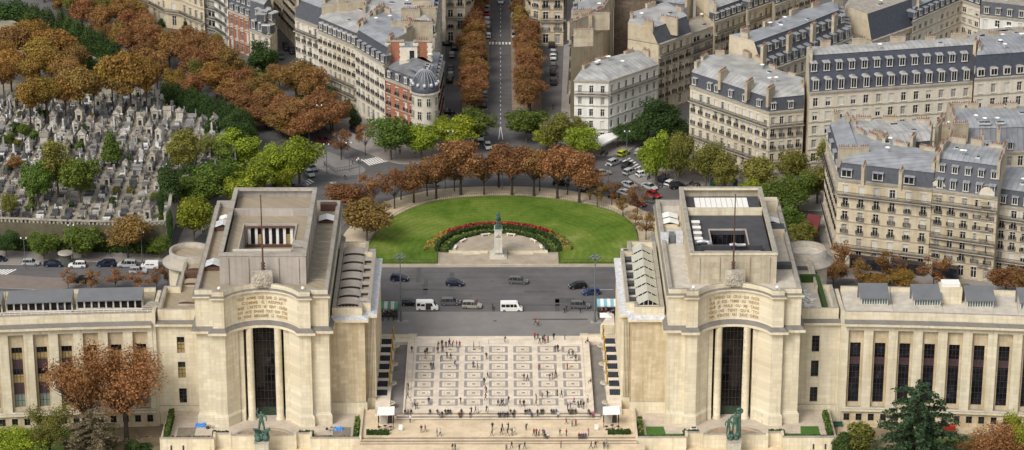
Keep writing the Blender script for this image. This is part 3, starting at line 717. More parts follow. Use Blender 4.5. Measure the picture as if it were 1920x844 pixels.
def lawnmat():
    m, t, b = nt('mown lawn'); L = t.links.new
    geo = node(t, 'ShaderNodeNewGeometry')
    n = node(t, 'ShaderNodeTexNoise'); L(geo.outputs['Position'], n.inputs['Vector']); n.inputs['Scale'].default_value = .09; n.inputs['Detail'].default_value = 8; n.inputs['Roughness'].default_value = .62; n.inputs['Distortion'].default_value = .6
    r = ramp(t, [(.26, (.045, .085, .013)), (.42, (.082, .142, .018)), (.56, (.13, .185, .03)), (.74, (.23, .245, .075))]); L(n.outputs[0], r.inputs[0])
    sub = node(t, 'ShaderNodeVectorMath', operation='SUBTRACT'); L(geo.outputs['Position'], sub.inputs[0]); sub.inputs[1].default_value = (0, -9.5, 0)
    w = node(t, 'ShaderNodeTexWave', wave_type='RINGS', rings_direction='Z'); L(sub.outputs[0], w.inputs['Vector']); w.inputs['Scale'].default_value = .19; w.inputs['Distortion'].default_value = 1.6; w.inputs['Detail'].default_value = 3
    r2 = ramp(t, [(0, (.93, .94, .92)), (1, (1.06, 1.05, 1.05))]); L(w.outputs[0], r2.inputs[0])
    n3 = node(t, 'ShaderNodeTexNoise'); L(geo.outputs['Position'], n3.inputs['Vector']); n3.inputs['Scale'].default_value = 2.2; n3.inputs['Detail'].default_value = 6
    r3 = ramp(t, [(.3, (.8, .8, .8)), (.7, (1.15, 1.15, 1.15))]); L(n3.outputs[0], r3.inputs[0])
    L(mixc(t, 1.0, mixc(t, 1.0, r.outputs[0], r2.outputs[0], 'MULTIPLY'), r3.outputs[0], 'MULTIPLY'), b.inputs['Base Color']); b.inputs['Roughness'].default_value = .95; b.inputs['Specular IOR Level'].default_value = .1
    return m
M['lawn'] = lawnmat()
M['patch'] = plain('tar patch', (.075, .072, .073), .85, .2, 1)
M['turf'] = plain('garden turf', (.06, .115, .015), .95, .35, .5, col2=(.10, .15, .03))
M['marble'] = stone('cream marble paving', (.71, .64, .54), joint=.10, bw=2.2, bh=1.1, stain=.12, grime=.10, dirt=(.4, .33, .25), vscale=.1)
M['marble'].node_tree.nodes  # flat paving: no dirt term for upward faces
def flatten(m):
    for n in m.node_tree.nodes:
        if n.type == 'MAP_RANGE': n.inputs[4].default_value = 0.0
flatten(M['marble'])
def paving(name, a, b_, scale=(1, 1), joint=.25):
    m, t, bs = nt(name); L = t.links.new
    geo = node(t, 'ShaderNodeNewGeometry'); mp = node(t, 'ShaderNodeMapping'); L(geo.outputs['Position'], mp.inputs[0]); mp.inputs['Scale'].default_value = (*scale, 1)
    br = node(t, 'ShaderNodeTexBrick'); L(mp.outputs[0], br.inputs['Vector']); br.inputs['Scale'].default_value = 1; br.inputs['Brick Width'].default_value = 1; br.inputs['Row Height'].default_value = .5; br.inputs['Mortar Size'].default_value = .025
    br.inputs['Color1'].default_value = (*a, 1); br.inputs['Color2'].default_value = (*b_, 1); br.inputs['Mortar'].default_value = (*mulc(a, 1-joint), 1)
    n = node(t, 'ShaderNodeTexNoise'); L(geo.outputs['Position'], n.inputs['Vector']); n.inputs['Scale'].default_value = .3; n.inputs['Detail'].default_value = 9; n.inputs['Roughness'].default_value = .68
    r = ramp(t, [(.3, (.72, .70, .66)), (.65, (1.08, 1.06, 1.04))]); L(n.outputs[0], r.inputs[0])
    L(mixc(t, 1.0, br.outputs[0], r.outputs[0], 'MULTIPLY'), bs.inputs['Base Color']); bs.inputs['Roughness'].default_value = .8
    return m
M['esp'] = paving('cream esplanade paving', (.74, .66, .55), (.70, .62, .51), (.55, .55), .08)
M['esp2'] = paving('honey terrace paving', (.70, .57, .40), (.66, .545, .395), (.28, .5), .12)
M['step_shade'] = paving('step stone with painted shade', (.30, .255, .20), (.27, .23, .18), (.5, .5), .2)  # darker copy of the step stone, shade of the risers put into its colour
M['slab'] = paving('buff paving slabs', (.42, .36, .28), (.385, .335, .265), (.9, .45), .22)
M['sett'] = paving('grey setts', (.24, .225, .21), (.215, .20, .19), (.8, .8), .2)
M['court'] = paving('forecourt paving', (.54, .47, .39), (.50, .44, .375), (.5, .5), .12)

# lower garden and the city plateau
sheet('ground', [(-3000, -640), (3000, -640), (3000, -60), (-3000, -60)], plain('garden earth', (.20, .155, .10), .95, .3, .25), -4.6)
sheet('city_ground', [(-3000, -79.2), (-69, -79.2), (-60, -78), (-27, -78), (-26.9, -57.4), (26.9, -57.4), (27, -78), (60, -78), (69, -79.2), (3000, -82), (3000, 4000), (-3000, 4000)], M['road'], 0.0)
sheet('retaining_wall', [(-3000, -79.6), (-69, -79.6), (-69, -79.3), (-3000, -79.3)], M['pal'], -.02, thick=4.5)
sheet('retaining_wall', [(69, -79.6), (3000, -82.4), (3000, -82.1), (69, -79.3)], M['pal'], -.02, thick=4.5)

# esplanade with its 49 inlaid panels
e = MB()
e.prism([(-19.0, -95.9), (19.0, -95.9), (19.0, -57.41), (-19.0, -57.41)], -5, 0, M['esp'])
ip = plain('grey marble inlay', (.30, .275, .25), .7, .2, 1.2); tp = plain('tan marble inlay', (.46, .38, .27), .7, .15, 1.2); bp = plain('brown marble inlay', (.22, .15, .10), .7, .15, 2)
def rect(cx, cy, w, h, z, m): e.face([(cx-w/2, cy-h/2, z), (cx+w/2, cy-h/2, z), (cx+w/2, cy+h/2, z), (cx-w/2, cy+h/2, z)], m)
for i in range(7):
    for j in range(7):
        cx, cy_ = (i-3)*5.13, -64.45-4.42*j
        for k, (w_, h_, m_) in enumerate(((3.95, 3.35, ip), (2.75, 2.45, M['esp']), (1.85, 1.5, tp), (1.65, 1.3, M['esp']), (.72, .55, bp))): rect(cx, cy_, w_, h_, .004*(k+1), m_)
for cy_, h_ in ((-60.4, 2.2), (-94.2, 2.6)):
    rect(0, cy_, 4.3, h_, .004, ip); rect(0, cy_, 4.05, h_-.25, .008, M['esp'])
for x in (-17.95, 17.95): rect(x, -76.5, .12, 36.5, .004, tp)
tag(e.build('esplanade'), kind='structure')
e = MB()
for sx in (-1, 1):
    X0, X1 = sorted((sx*19.0, sx*22.1))
    e.box(X0, X1, -95.9, -57.41, -5, -.75, M['sett'])           # sunken channel
    A, B_ = sorted((sx*19.0, sx*19.35)); e.box(A, B_, -95.9, -60.4, -.75, .32, M['esp'])
    A, B_ = sorted((sx*19.0, sx*25.3)); e.box(A, B_, -60.4, -57.41, -.745, -.003 if False else .002, M['esp'])
    A, B_ = sorted((sx*22.1, sx*25.05)); e.box(A, B_, -92.6, -60.4, -5, .45, M['esp']); e.box(A, B_, -95.9, -92.6, -5, -.3, M['pal'])
    A, B_ = sorted((sx*17.5, sx*19.3)); e.box(A, B_, -58.0, -57.0, 0.01, .5, M['pal'])
    A, B_ = sorted((sx*19.3, sx*27)); e.box(A, B_, -57.9, -57.2, 0.01, .45, M['pal'])
tag(e.build('channel_edging'), kind='structure')
# two flights of steps and the terraces below
s_ = MB()
for k in range(5): s_.box(-20.6, 20.6, -95.9-.37*(k+1), -95.9-.37*k-.002, -5, -.165*(k+1)+.001, M['esp'] if k % 2 else M['step_shade'])  # every other step coloured darker for the shaded bands
tag(s_.build('steps'), kind='structure')
s_ = MB(); s_.box(-27.6, 27.6, -105.5, -97.752, -5, -.84, M['esp2']); s_.box(-27.6, -20.602, -97.75, -92.6, -5, -.841, M['esp2']); s_.box(20.602, 27.6, -97.75, -92.6, -5, -.841, M['esp2']); tag(s_.build('terrace'), kind='structure')
s_ = MB()
for k in range(5): s_.box(-27.6, 27.6, -105.5-.37*(k+1), -105.5-.37*k-.002, -5, -.84-.16*(k+1), M['esp2'] if k % 2 else M['step_shade'])  # same painted dark bands on the lower flight
tag(s_.build('steps'), kind='structure')
s_ = MB(); s_.box(-29, 29, -135, -107.36, -6, -1.64, M['esp2']); tag(s_.build('terrace'), kind='structure')
for sx in (-1, 1):
    s_ = MB(); A, B_ = sorted((sx*29.01, sx*67.5)); s_.box(A, B_, -135, -104, -7, -3.6, M['esp2']); tag(s_.build('terrace'), kind='structure')
# forecourts of the pavilions
def arc(cx, cy_, r, a0, a1, n): return [(cx+r*math.cos(a0+(a1-a0)*k/n), cy_+r*math.sin(a0+(a1-a0)*k/n)) for k in range(n+1)]
for sx in (-1, 1):
    T = lambda p: (sx*p[0], p[1], p[2])
    f = MB(T)
    f.prism([(27.7, -106.0), (37.4, -106.0), (37.4, -104.2), (40.6, -104.2), (53.4, -104.2), (56.6, -104.2), (56.6, -106.0), (67.0, -106.0), (67.0, -91.5), (27.7, -91.5)], -6, -1.5, M['pal_side'], topmat=M['court'])
    tag(f.build('forecourt'), kind='structure')
    root = empty('forecourt_wall', (0, 0, 0), 0, 'low stone forecourt wall with curved basin, ' + ('below the court with blue tarpaulins' if sx < 0 else 'below the court with L-shaped turf'), 'wall', 'forecourt walls')
    f = MB(T)
    for a, b_, y0, y1 in ((27.7, 37.4, -106.4, -106.0), (56.6, 67.4, -106.4, -106.0), (37.4, 40.4, -104.6, -104.2), (53.6, 56.6, -104.6, -104.2), (40.4, 53.6, -105.4, -105.0)):
        f.box(a, b_, y0, y1, -6, -.75 if y0 < -105.5 else -.6, M['pal'])
        f.box(a-.05, b_+.05, y0-.08, y1+.08, -.75 if y0 < -105.5 else -.6, (-.75 if y0 < -105.5 else -.6)+.16, M['cap'])
    f.box(27.3, 27.7, -106.4, -92.5, -6, -.2, M['pal']); f.box(67.0, 67.4, -106.0, -91.5, -6, -1.2, M['pal'])
    for a in (37.2, 40.3, 53.3, 56.4): f.box(a, a+.5, -105.5, -104.1, -6, -.3, M['pal'])
    for a in (62.6, 65.0): f.box(a, a+.35, -106.43, -106.41, -3.4, -2.2, M['mull'])
    f.build('wall', root)
    f = MB(T)
    oa, ia = arc(47, -104.3, 6.0, 0, PI, 24), arc(47, -104.3, 5.4, 0, PI, 24)
    oa = [(x, -104.3+(y+104.3)*.62) for x, y in oa]; ia = [(x, -104.3+(y+104.3)*.60) for x, y in ia]
    for k in range(24):
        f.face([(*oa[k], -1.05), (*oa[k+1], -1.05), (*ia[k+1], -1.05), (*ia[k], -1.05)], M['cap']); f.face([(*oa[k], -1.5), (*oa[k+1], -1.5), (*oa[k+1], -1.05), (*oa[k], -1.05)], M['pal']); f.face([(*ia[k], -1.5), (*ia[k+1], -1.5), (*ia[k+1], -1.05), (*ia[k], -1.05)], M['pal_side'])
    f.face([(*p, -1.35) for p in ia], plain('rust stained basin', (.30, .22, .15), .8, .35, .8))
    f.build('basin', root)
    bed = M['turf'] if sx > 0 else plain('bare gravel bed', (.20, .17, .135), .95, .2, 1)
    m_ = plain('mown turf', (.05, .125, .014), .95, .25, 1.5) if sx > 0 else bed
    L1 = [(29.6, -105.1), (37.6, -105.1), (37.6, -103.0), (33.5, -103.0), (33.2, -99.6), (29.6, -99.6)] if sx > 0 else [(29.6, -105.1), (36.5, -105.1), (36.5, -103.3), (33.2, -103.3), (33.2, -99.6), (29.6, -99.6)]
    L2 = [(94-p[0], p[1]) for p in L1]
    for Lp in (L1, L2): sheet('lawn' if sx > 0 else 'gravel_bed', [(sx*p[0], p[1]) for p in Lp], m_, -1.496)
    f = MB()
    for Lp in (L1,):
        pass

# place: pavement before the esplanade, lawn, sandy ring, exedra
sheet('pavement', [(-27, -57.41), (27, -57.41), (27, -44.1), (-27, -44.1)], M['asphalt2'], .10, thick=.12, edge=M['kerb'])
LAWN = spline(gp([(672, 496), (683, 470), (700, 445), (718, 424), (744, 405), (790, 385), (850, 373.5), (933, 368.3), (1000, 370.5), (1060, 377), (1110, 386.5), (1150, 398), (1180, 415), (1194, 438), (1198, 470), (1196, 496)]), 6)
SAND = spline(gp([(640, 497), (640, 450), (668, 415), (720, 380), (800, 359), (870, 352), (940, 350), (1010, 352), (1080, 360), (1140, 371), (1195, 390), (1240, 415), (1260, 450), (1262, 497)]), 6)
sheet('sandy_path', SAND, M['sand'], .10, thick=.12, edge=M['kerb'])
sheet('lawn', LAWN, M['lawn'], .18, thick=.2, edge=M['sand'])
sheet('kerb_path', [(-34, -18.1), (34, -18.1), (34, -16.2), (-34, -16.2)], M['slab'], .12, thick=.14, edge=M['kerb'])
sheet('plaza', [(-13.8, -16.8), (13.8, -16.8), (13.8, -9.4), (-13.8, -9.4)], M['slab'], .20, thick=.2, edge=M['pal'])
sheet('raised_plaza', arc(0, -9.6, 11.0, 0, PI, 40), M['slab'], .62, thick=.6, edge=M['pal'])
s_ = MB()
for sx in (-1, 1):
    for k in range(3):
        A, B_ = sorted((sx*4.0, sx*8.2)); s_.box(A, B_, -9.6-.38*(3-k), -9.6-.38*(2-k)-.002, .15, .30+.115*k, M['pal'])
    A, B_ = sorted((sx*8.2, sx*11.4)); s_.box(A, B_, -10.0, -9.6, .1, .85, M['pal'])
    A, B_ = sorted((sx*2.4, sx*4.0)); s_.box(A, B_, -10.0, -9.6, .1, .85, M['pal'])
tag(s_.build('steps'), kind='structure')

# raised pavements and islands (photo positions on the level)
def pvp(name, px, mat=None, z=.12): return sheet(name, gp(px, z), mat or M['pave'], z, thick=z+.02, edge=M['kerb'])
pvp('pavement', spline([(560, 120), (590, 210), (636, 262), (690, 287), (740, 305), (790, 306), (840, 292), (880, 272), (868, 236), (838, 222), (833, 150), (838, 0), (838, -40), (560, -40)], 3))
pvp('pavement', [(866, 205), (914, 205), (921, -60), (896, -60)], plain('tree strip earth', (.24, .17, .12), .95, .3, .5))
pvp('pavement', [(960, 205), (1016, 205), (994, -60), (956, -60)], M['pave'] if False else plain('tree strip earth', (.24, .17, .12)))
pvp('pavement', [(1058, 60), (1052, 215), (1040, 262), (1085, 292), (1145, 292), (1175, 285), (1225, 255), (1290, 180), (1330, -60), (1060, -60)])
pvp('pavement', spline([(1200, 345), (1178, 330), (1192, 318), (1270, 300), (1330, 285)], 5)+[(1700, 240), (1700, 300), (1560, 396), (1480, 393), (1400, 365), (1300, 352), (1240, 350)])
pvp('pavement', [(1535, 440), (1560, 520), (1930, 545), (1990, 540), (1990, 404), (1540, 404)])
pvp('traffic_island', spline([(590, 305), (592, 312), (628, 327), (660, 328), (684, 322), (680, 312), (650, 298), (625, 288), (600, 280), (590, 285)], 4, True), M['asphalt2'])
pvp('pavement', [(-60, 478), (-60, 494), (60, 497), (130, 490), (330, 490), (330, 470), (-60, 468)], M['pave'])
pvp('traffic_island', spline([(-80, 535), (40, 541), (82, 544), (118, 541), (160, 530), (155, 524), (60, 518), (-80, 512)], 4, True), plain('reddish tarmac', (.19, .155, .135), .9, .12, .5))
pvp('pavement', spline([(330, 470), (420, 400), (470, 372), (545, 360), (570, 352), (572, 338), (545, 315), (470, 290), (440, 300), (400, 320)], 4, True))
sheet('garden_ground', gp([(275, 40), (392, 80), (470, 118), (512, 135), (540, 190), (470, 170), (400, 130), (330, 95), (270, 70)], .06), plain('garden earth and leaves', (.17, .13, .075), .95, .4, .3, col2=(.12, .12, .05)), .06)
rp_ = random.Random(21); pm_ = MB()
for k in range(34):
    x, y = (rp_.uniform(-24, 24), rp_.uniform(-56, -20)) if k < 16 else (rp_.uniform(-60, 70), rp_.uniform(34, 72)) if k < 28 else (rp_.uniform(-2.5, 4), rp_.uniform(80, 190))
    w_, h_ = rp_.choice(((.35, .35), (.4, .4), (3.5, .5), (.5, 4.5), (2.2, 1.4), (6, .35))); z = .107 if y < -44.1 else .006
    if y > 34 and abs(x) < 36 and y < 40: continue
    pm_.face([(x-w_, y-h_, z), (x+w_, y-h_, z), (x+w_, y+h_, z), (x-w_, y+h_, z)], M['patch'])
tag(pm_.build('road_patch'), kind='structure')
# road markings
mk = MB()
def stripe(a, b_, w, z=.004):
    a = G(*a, 0); b_ = G(*b_, 0); d = (b_-a).to_2d().normalized()*.5*w; n = Vector((-d.y, d.x))
    mk.face([(a.x-n.x, a.y-n.y, z), (b_.x-n.x, b_.y-n.y, z), (b_.x+n.x, b_.y+n.y, z), (a.x+n.x, a.y+n.y, z)], M['mark'])
def zebra(p, q, r, n, w=.5):
    """n bars between the lines p..q (starts) and offset r"""
    for k in range(n):
        t = k/(n-1); a = (p[0]+(q[0]-p[0])*t, p[1]+(q[1]-p[1])*t); stripe(a, (a[0]+r[0], a[1]+r[1]), w)
zebra((918, 79), (962, 79), (0, 4.5), 8, .55)
zebra((680, 300), (712, 293), (24, 12) if False else (14, 10), 8, .5)
zebra((2, 505), (30, 505), (-25, 12), 5, .5)
zebra((1168, 303), (1192, 322), (14, -7), 6, .5)
zebra((560, 346), (578, 336), (10, 6), 5, .5)
zebra((1250, 318), (1284, 330), (8, -5), 6, .5)
for k in range(30):
    y = 232-k*8.2
    if 76 < y < 90: continue
    stripe((938.5, y), (938.7, y-3.3), .14)
stripe((938, 238), (935, 262), .15); stripe((939, 238), (943, 262), .15)
for x0, x1, y in ((1120, 1150, 543), (780, 820, 545), (1000, 1020, 545)): stripe((x0, y), (x1, y), .12) if x0 > 1100 else None
stripe((600, 283), (655, 315), .12); stripe((700, 270), (668, 262), .1)
mkme = mk.build('road_marking'); tag(mkme, kind='structure')
pavilion(-1); pavilion(1); wing(-1); wing(1)
# ------------------------------------------------------------ town houses
M.update(
    lime=stone('limestone front', (.64, .575, .45), joint=.12, bw=1.1, bh=.55, stain=.45, grime=.3, blockvar=.07, rnd=.06),
    lime2=stone('warm limestone front', (.60, .52, .375), joint=.12, bw=1.1, bh=.55, stain=.5, grime=.3, blockvar=.07, rnd=.06),
    lime3=stone('pale limestone front', (.68, .63, .53), joint=.10, bw=1.1, bh=.55, stain=.35, grime=.25, blockvar=.05, rnd=.05),
    stucco=stone('white stucco', (.74, .73, .69), joint=.02, bw=4, bh=3, stain=.22, grime=.18, blockvar=.02),
    brick=stone('red brick', (.36, .145, .085), joint=.25, bw=.5, bh=.2, stain=.25, grime=.2, blockvar=.2),
    party=stone('party wall render', (.55, .48, .355), joint=.05, bw=3, bh=2, stain=.5, grime=.45, blockvar=.05, rnd=.08),
    rubble=stone('rubble party wall', (.20, .155, .115), joint=.3, bw=.7, bh=.4, stain=.5, grime=.5, blockvar=.3),
    slate=plain('slate roofing', (.066, .072, .086), .55, .28, 1.4, rnd=.12, detail=8),
    slate2=plain('blue slate roofing', (.056, .062, .084), .5, .28, 1.4, rnd=.1, detail=8),
    zinc=seams('zinc roofing', (.30, .315, .335), 1.3, .5, .42, var=.16), zinc2=seams('pale zinc roofing', (.40, .40, .39), 1.3, .52, .45, var=.18), zinc3=seams('dull zinc roofing', (.21, .22, .24), 1.3, .5, .45, var=.2),
    tarmac=plain('flat roof gravel', (.30, .27, .23), .9, .3, .8),
    pot=plain('terracotta pots', (.24, .11, .065), .8, .35, 3), chim=stone('chimney render', (.47, .41, .31), stain=.5, grime=.55, bw=2, bh=1, rnd=.1),
    wframe=plain('painted window frame', (.62, .60, .55), .6, .06, 2), shut=plain('white shutter', (.60, .58, .53), .7, .1, 1),
    curtain=plain('pale curtain', (.30, .285, .26), .8, .3, 1.5), shop=plain('shop front', (.06, .045, .04), .5, .5, .5),
    awn=plain('cream awning', (.60, .50, .38), .7, .12, 1), awnr=plain('dark red awning', (.16, .03, .03), .8, .2, 1))

def window_mesh(kind, gl=None):
    """unit window 1 x 1, facing -y, origin bottom centre"""
    mb = MB(); g_ = M['glass']
    mb.face([(-.5, 0, 0), (.5, 0, 0), (.5, 0, 1), (-.5, 0, 1)], g_)
    fr = M['wframe']
    for a, b_ in ((-.5, -.43), (.43, .5), (-.045, .045)): mb.box(a, b_, -.07, -.002, 0, 1, fr)
    for a, b_ in ((0, .035), (.965, 1), (.66, .69)): mb.box(-.5, .5, -.06, -.003, a, b_, fr)
    if kind == 1: mb.box(-.48, .48, -.12, -.075, .0, 1, M['shut'])
    if kind == 2: mb.box(-.48, .48, -.12, -.075, .52, 1, M['shut'])
    if kind == 3: mb.box(-.43, -.1, -.03, -.005, 0, 1, M['curtain']); mb.box(.1, .43, -.03, -.005, 0, 1, M['curtain'])
    if kind == 4:                                             # folded back shutters
        mb.box(-.86, -.52, -.36, -.31, 0, 1, M['shut']); mb.box(.52, .86, -.36, -.31, 0, 1, M['shut'])
    return mb.mesh('window')
WM = [window_mesh(k) for k in range(5)]
def rail_mesh(w, d=.45):
    mb = MB(); mb.box(-w/2, w/2, -d, 0, -.14, 0, M['cap'])
    for z in (.12, .92): mb.box(-w/2, w/2, -d, -d+.05, z-.035, z+.035, M['iron'])
    n = int(w/.17)
    for i in range(n+1): x = -w/2+w*i/n; mb.box(x-.028, x+.028, -d+.005, -d+.045, .12, .92, M['iron'])
    for x in (-w/2+.025, w/2-.025):
        mb.box(x-.025, x+.025, -d+.05, 0, .1, .92, M['iron'])
    return mb.mesh('balcony')
RAILW = rail_mesh(1.5, .3)
_dorm = {}
def dormer_mesh(w, h, style, roofm, sm):
    key = (w, h, style, roofm.name, sm.name)
    if key in _dorm: return _dorm[key]
    mb = MB(); d = 2.2
    body = sm if style != 'stone' else M['lime3']
    mb.box(-w/2-.12, w/2+.12, 0.02, d, 0, h, body)
    wd = MB(); wd.face([(-w/2, -.01, .1), (w/2, -.01, .1), (w/2, -.01, h-.1), (-w/2, -.01, h-.1)], M['glass'])
    for a, b_ in ((-w/2-.1, -w/2+.07), (w/2-.07, w/2+.1), (-.05, .05)): wd.box(a, b_, -.08, -.012, 0, h, M['wframe'])
    wd.box(-w/2-.1, w/2+.1, -.08, -.013, h-.14, h, M['wframe']); mb.box(-w/2-.16, w/2+.16, -.16, -.012, -.08, .1, M['wframe'])
    if style == 'round' or style == 'stone':
        n = 6; pr = [((w/2+.25)*math.cos(PI-PI*i/n), h+.45*math.sin(PI*i/n)) for i in range(n+1)]
        mb.grid([[(x, -.2, z) for x, z in pr], [(x, d, z) for x, z in pr]], roofm, True); mb.face([(x, -.18, z) for x, z in pr], M['wframe'] if style == 'round' else M['lime3'])
    else:
        mb.face([(-w/2-.25, -.3, h), (w/2+.25, -.3, h), (w/2+.25, d, h+.4), (-w/2-.25, d, h+.4)], roofm)
        mb.face([(-w/2-.25, -.3, h-.08), (w/2+.25, -.3, h-.08), (w/2+.25, -.3, h), (-w/2-.25, -.3, h)], roofm)
        for sx in (-1, 1): mb.face([(sx*(w/2+.25), -.3, h-.08), (sx*(w/2+.25), d, h-.08), (sx*(w/2+.25), d, h+.4), (sx*(w/2+.25), -.3, h)], roofm)
    _dorm[key] = (mb.mesh('dormer'), wd.mesh('window')); return _dorm[key]
def chimney_mesh(L, h, mt, rg):
    mb = MB(); mb.box(-L/2, L/2, -.35, .35, -3.5, h, mt); mb.box(-L/2-.08, L/2+.08, -.43, .43, h, h+.15, M['cap'])
    n = max(2, int(L/.48))
    for i in range(n):
        x = -L/2+.25+(L-.5)*i/max(1, n-1)
        if rg.random() < .12: continue
        ph = rg.uniform(.3, .7); mb.lathe((x, 0, h+.15), [(.15, 0), (.11, ph), (.05, ph)], M['pot'], 6)
    return mb.mesh('chimney')
_dish = None
def dish_mesh():
    global _dish
    if _dish is None:
        mb = MB(); mb.tube([(0, 0, 0), (0, 0, .9)], .05, M['lead'], 5); mb.lathe((0, 0, .9), [(.05, 0), (.45, .12), (.6, .3)], M['white'], 10); _dish = mb.mesh('satellite_dish')
    return _dish

def house(name, label, eave, ze, back, edges=None, floors=5, g0=3.8, bay=2.7, win=(1.25, .74), wall='lime', mans=3.2, min_=1.1, slate='slate', roof='zinc', dorm=1, dstyle='flat', rise=.9,
          rins=2.6, balc=(2,), rails=True, seed=1, chim=1, attic_floor=None, cat='building', shut=.25, zbase=0.0, group=None, two_tier=False, extra=None, dw=1.1, chpx=(), flat=False, strip=True, white_top=None, wbase=None, base=False):
    """a terrace house. eave: photo positions of the visible eave line from left to right, on the level ze; back: further plan points (metres, relative to the last/first eave point or a depth)"""
    rg = random.Random(seed)
    zp = 0.0 if base else ze
    P = [tuple(G(x, y, zp)[:2]) for x, y in eave]
    nf = len(P)-1
    if not hasattr(back, '__len__'):
        a, b_ = Vector(P[0]), Vector(P[-1]); d = Vector((0, back)); back = [(b_.x, b_.y+back), (a.x, a.y+back)]
    elif back and back[0] == 'px': back = [tuple(G(x, y, zp)[:2]) for x, y in back[1:]]
    poly = P+list(back); n = len(poly)
    ed = list(edges or ('f'*nf)); ed += ['b']*(n-len(ed))
    cx = sum(p[0] for p in poly)/n; cy_ = sum(p[1] for p in poly)/n
    root = empty(name, (cx, cy_, zbase), 0, label, cat, group)
    Lc = [(p[0]-cx, p[1]-cy_) for p in poly]; ze_ = ze-zbase
    wm = M[wall]; mb = MB(); tr = MB(); wins = []; dorms = []; rls = []; blc = MB(); nb_rail = 0
    hs = [g0]; fh = (ze_-g0-.5)/(floors-1) if floors > 1 else 0
    for k in range(floors-1): hs.append(fh)
    zf = [0]
    for h in hs: zf.append(zf[-1]+h)
    for k in range(n):
        p, q = Lc[k], Lc[(k+1) % n]; Ln = math.hypot(q[0]-p[0], q[1]-p[1])
        if Ln < .05: continue
        dx, dy = (q[0]-p[0])/Ln, (q[1]-p[1])/Ln; nx, ny = dy, -dx; ang = math.atan2(dy, dx)
        if ed[k] in 'bB':
            mt = M['party'] if ed[k] == 'b' else wm
            mb.face([(*p, -1), (*q, -1), (*q, ze_), (*p, ze_)], mt); continue
        nb = max(1, int(round(Ln/bay))); bw = Ln/nb
        ww = min(win[0], bw*.6)
        cols = [(bw*(i+.5)-ww/2, bw*(i+.5)+ww/2) for i in range(nb)]
        rows = []
        for f in range(floors):
            h = hs[f]; wh = h*win[1]; z = zf[f]+(h*.10 if f else h*.16); rows.append((z, min(z+wh, zf[f+1]-.25)))
        mt = wm
        ops = wall_grid(mb, p, q, -1, ze_, cols, rows, mt, .26)
        for (x, y, z0, z1, w_, a, ci, rj) in ops:
            wins.append((x, y, z0, z1, w_, a, rj, ci))
            ox, oy = x+nx*.26, y+ny*.26
            # lintel and sill in relief
            for (za, zb, ex, dp) in ((z1+.02, z1+.24, .14, .10), (z0-.16, z0-.02, .16, .16)):
                c = (ox+nx*(dp/2+.002), oy+ny*(dp/2+.002)); tr.obox(c, (dx*(w_/2+ex), dy*(w_/2+ex)), (nx*dp/2, ny*dp/2), za, zb, M['lime3'] if wall != 'stucco' else wm)
            if rails and rj > 0 and rj not in balc: rls.append((ox+nx*.004, oy+ny*.004, z0, a, w_))
        if strip:
            for f in range(1, floors):
                z = zf[f]-.12; c = ((p[0]+q[0])/2+nx*.083, (p[1]+q[1])/2+ny*.083); tr.obox(c, (dx*Ln/2, dy*Ln/2), (nx*.08, ny*.08), z, z+.16, M['cap'])
        for f in balc:
            if f >= floors: continue
            z = zf[f]-.02; dp = .8
            c = ((p[0]+q[0])/2+nx*(dp/2+.01), (p[1]+q[1])/2+ny*(dp/2+.01)); tr.obox(c, (dx*(Ln/2), dy*(Ln/2)), (nx*dp/2, ny*dp/2), z-.28, z-.02, M['cap'])
            for zz in (z+.12, z+.95):
                c = ((p[0]+q[0])/2+nx*dp, (p[1]+q[1])/2+ny*dp); blc.obox(c, (dx*Ln/2, dy*Ln/2), (nx*.03, ny*.03), zz-.035, zz+.035, M['iron'])
            m_ = int(Ln/.22)
            for i in range(m_+1):
                u = Ln*i/m_; c = (p[0]+dx*u+nx*dp, p[1]+dy*u+ny*dp); blc.obox(c, (dx*.03, dy*.03), (nx*.02, ny*.02), z, z+.95, M['iron'])
        if mans > 0 and dorm and ed[k] == 'f':
            for i in range(0, nb, dorm): dorms.append((p[0]+dx*bw*(i+.5), p[1]+dy*bw*(i+.5), ang, nx, ny))
    # eave cornice, parts
    dd = [(-.55 if e in 'fn' else 0.0) for e in ed]
    def band(o0, o1, z0, z1, mt):
        A = inset(Lc, o0); Bp = inset(Lc, o1)
        for k in range(n):
            k2 = (k+1) % n
            if ed[k] not in 'fn': continue
            tr.face([(*A[k], z0), (*A[k2], z0), (*A[k2], z1), (*A[k], z1)], mt); tr.face([(*A[k], z1), (*A[k2], z1), (*Bp[k2], z1), (*Bp[k], z1)], M['cap']); tr.face([(*A[k], z0), (*A[k2], z0), (*Bp[k2], z0), (*Bp[k], z0)], mt)
    d1 = [(-.50 if e in 'fn' else 0.0) for e in ed]; d2 = [(-.28 if e in 'fn' else 0.0) for e in ed]; d0 = [(.5 if e in 'fn' else 0.0) for e in ed]
    band(d1, d0, ze_-.12, ze_+.12, M['cap']); band(d2, d0, ze_-.45, ze_-.121, M['lime3'])
    mb.build('wall', root, (0, 0, 0)); tr.build('cornice', root)
    if blc.v: blc.build('balcony', root)
    # roof
    sl = MB(); zc = MB(); mtop = ze_+mans
    sm = M[slate]; rm = M[roof]
    base_i = inset(Lc, [(.25 if e in 'fn' else 0.0) for e in ed])
    top_i = inset(Lc, [(min_ if e in 'fn' else 0.0) for e in ed]) if mans > 0 else base_i
    tiers = [(base_i, ze_+.12, top_i, mtop)] if mans > 0 else []
    if two_tier:
        mid = inset(Lc, [(min_*.55 if e in 'fn' else 0.0) for e in ed]); tiers = [(base_i, ze_+.12, mid, ze_+mans*.5), (mid, ze_+mans*.5, top_i, mtop)]
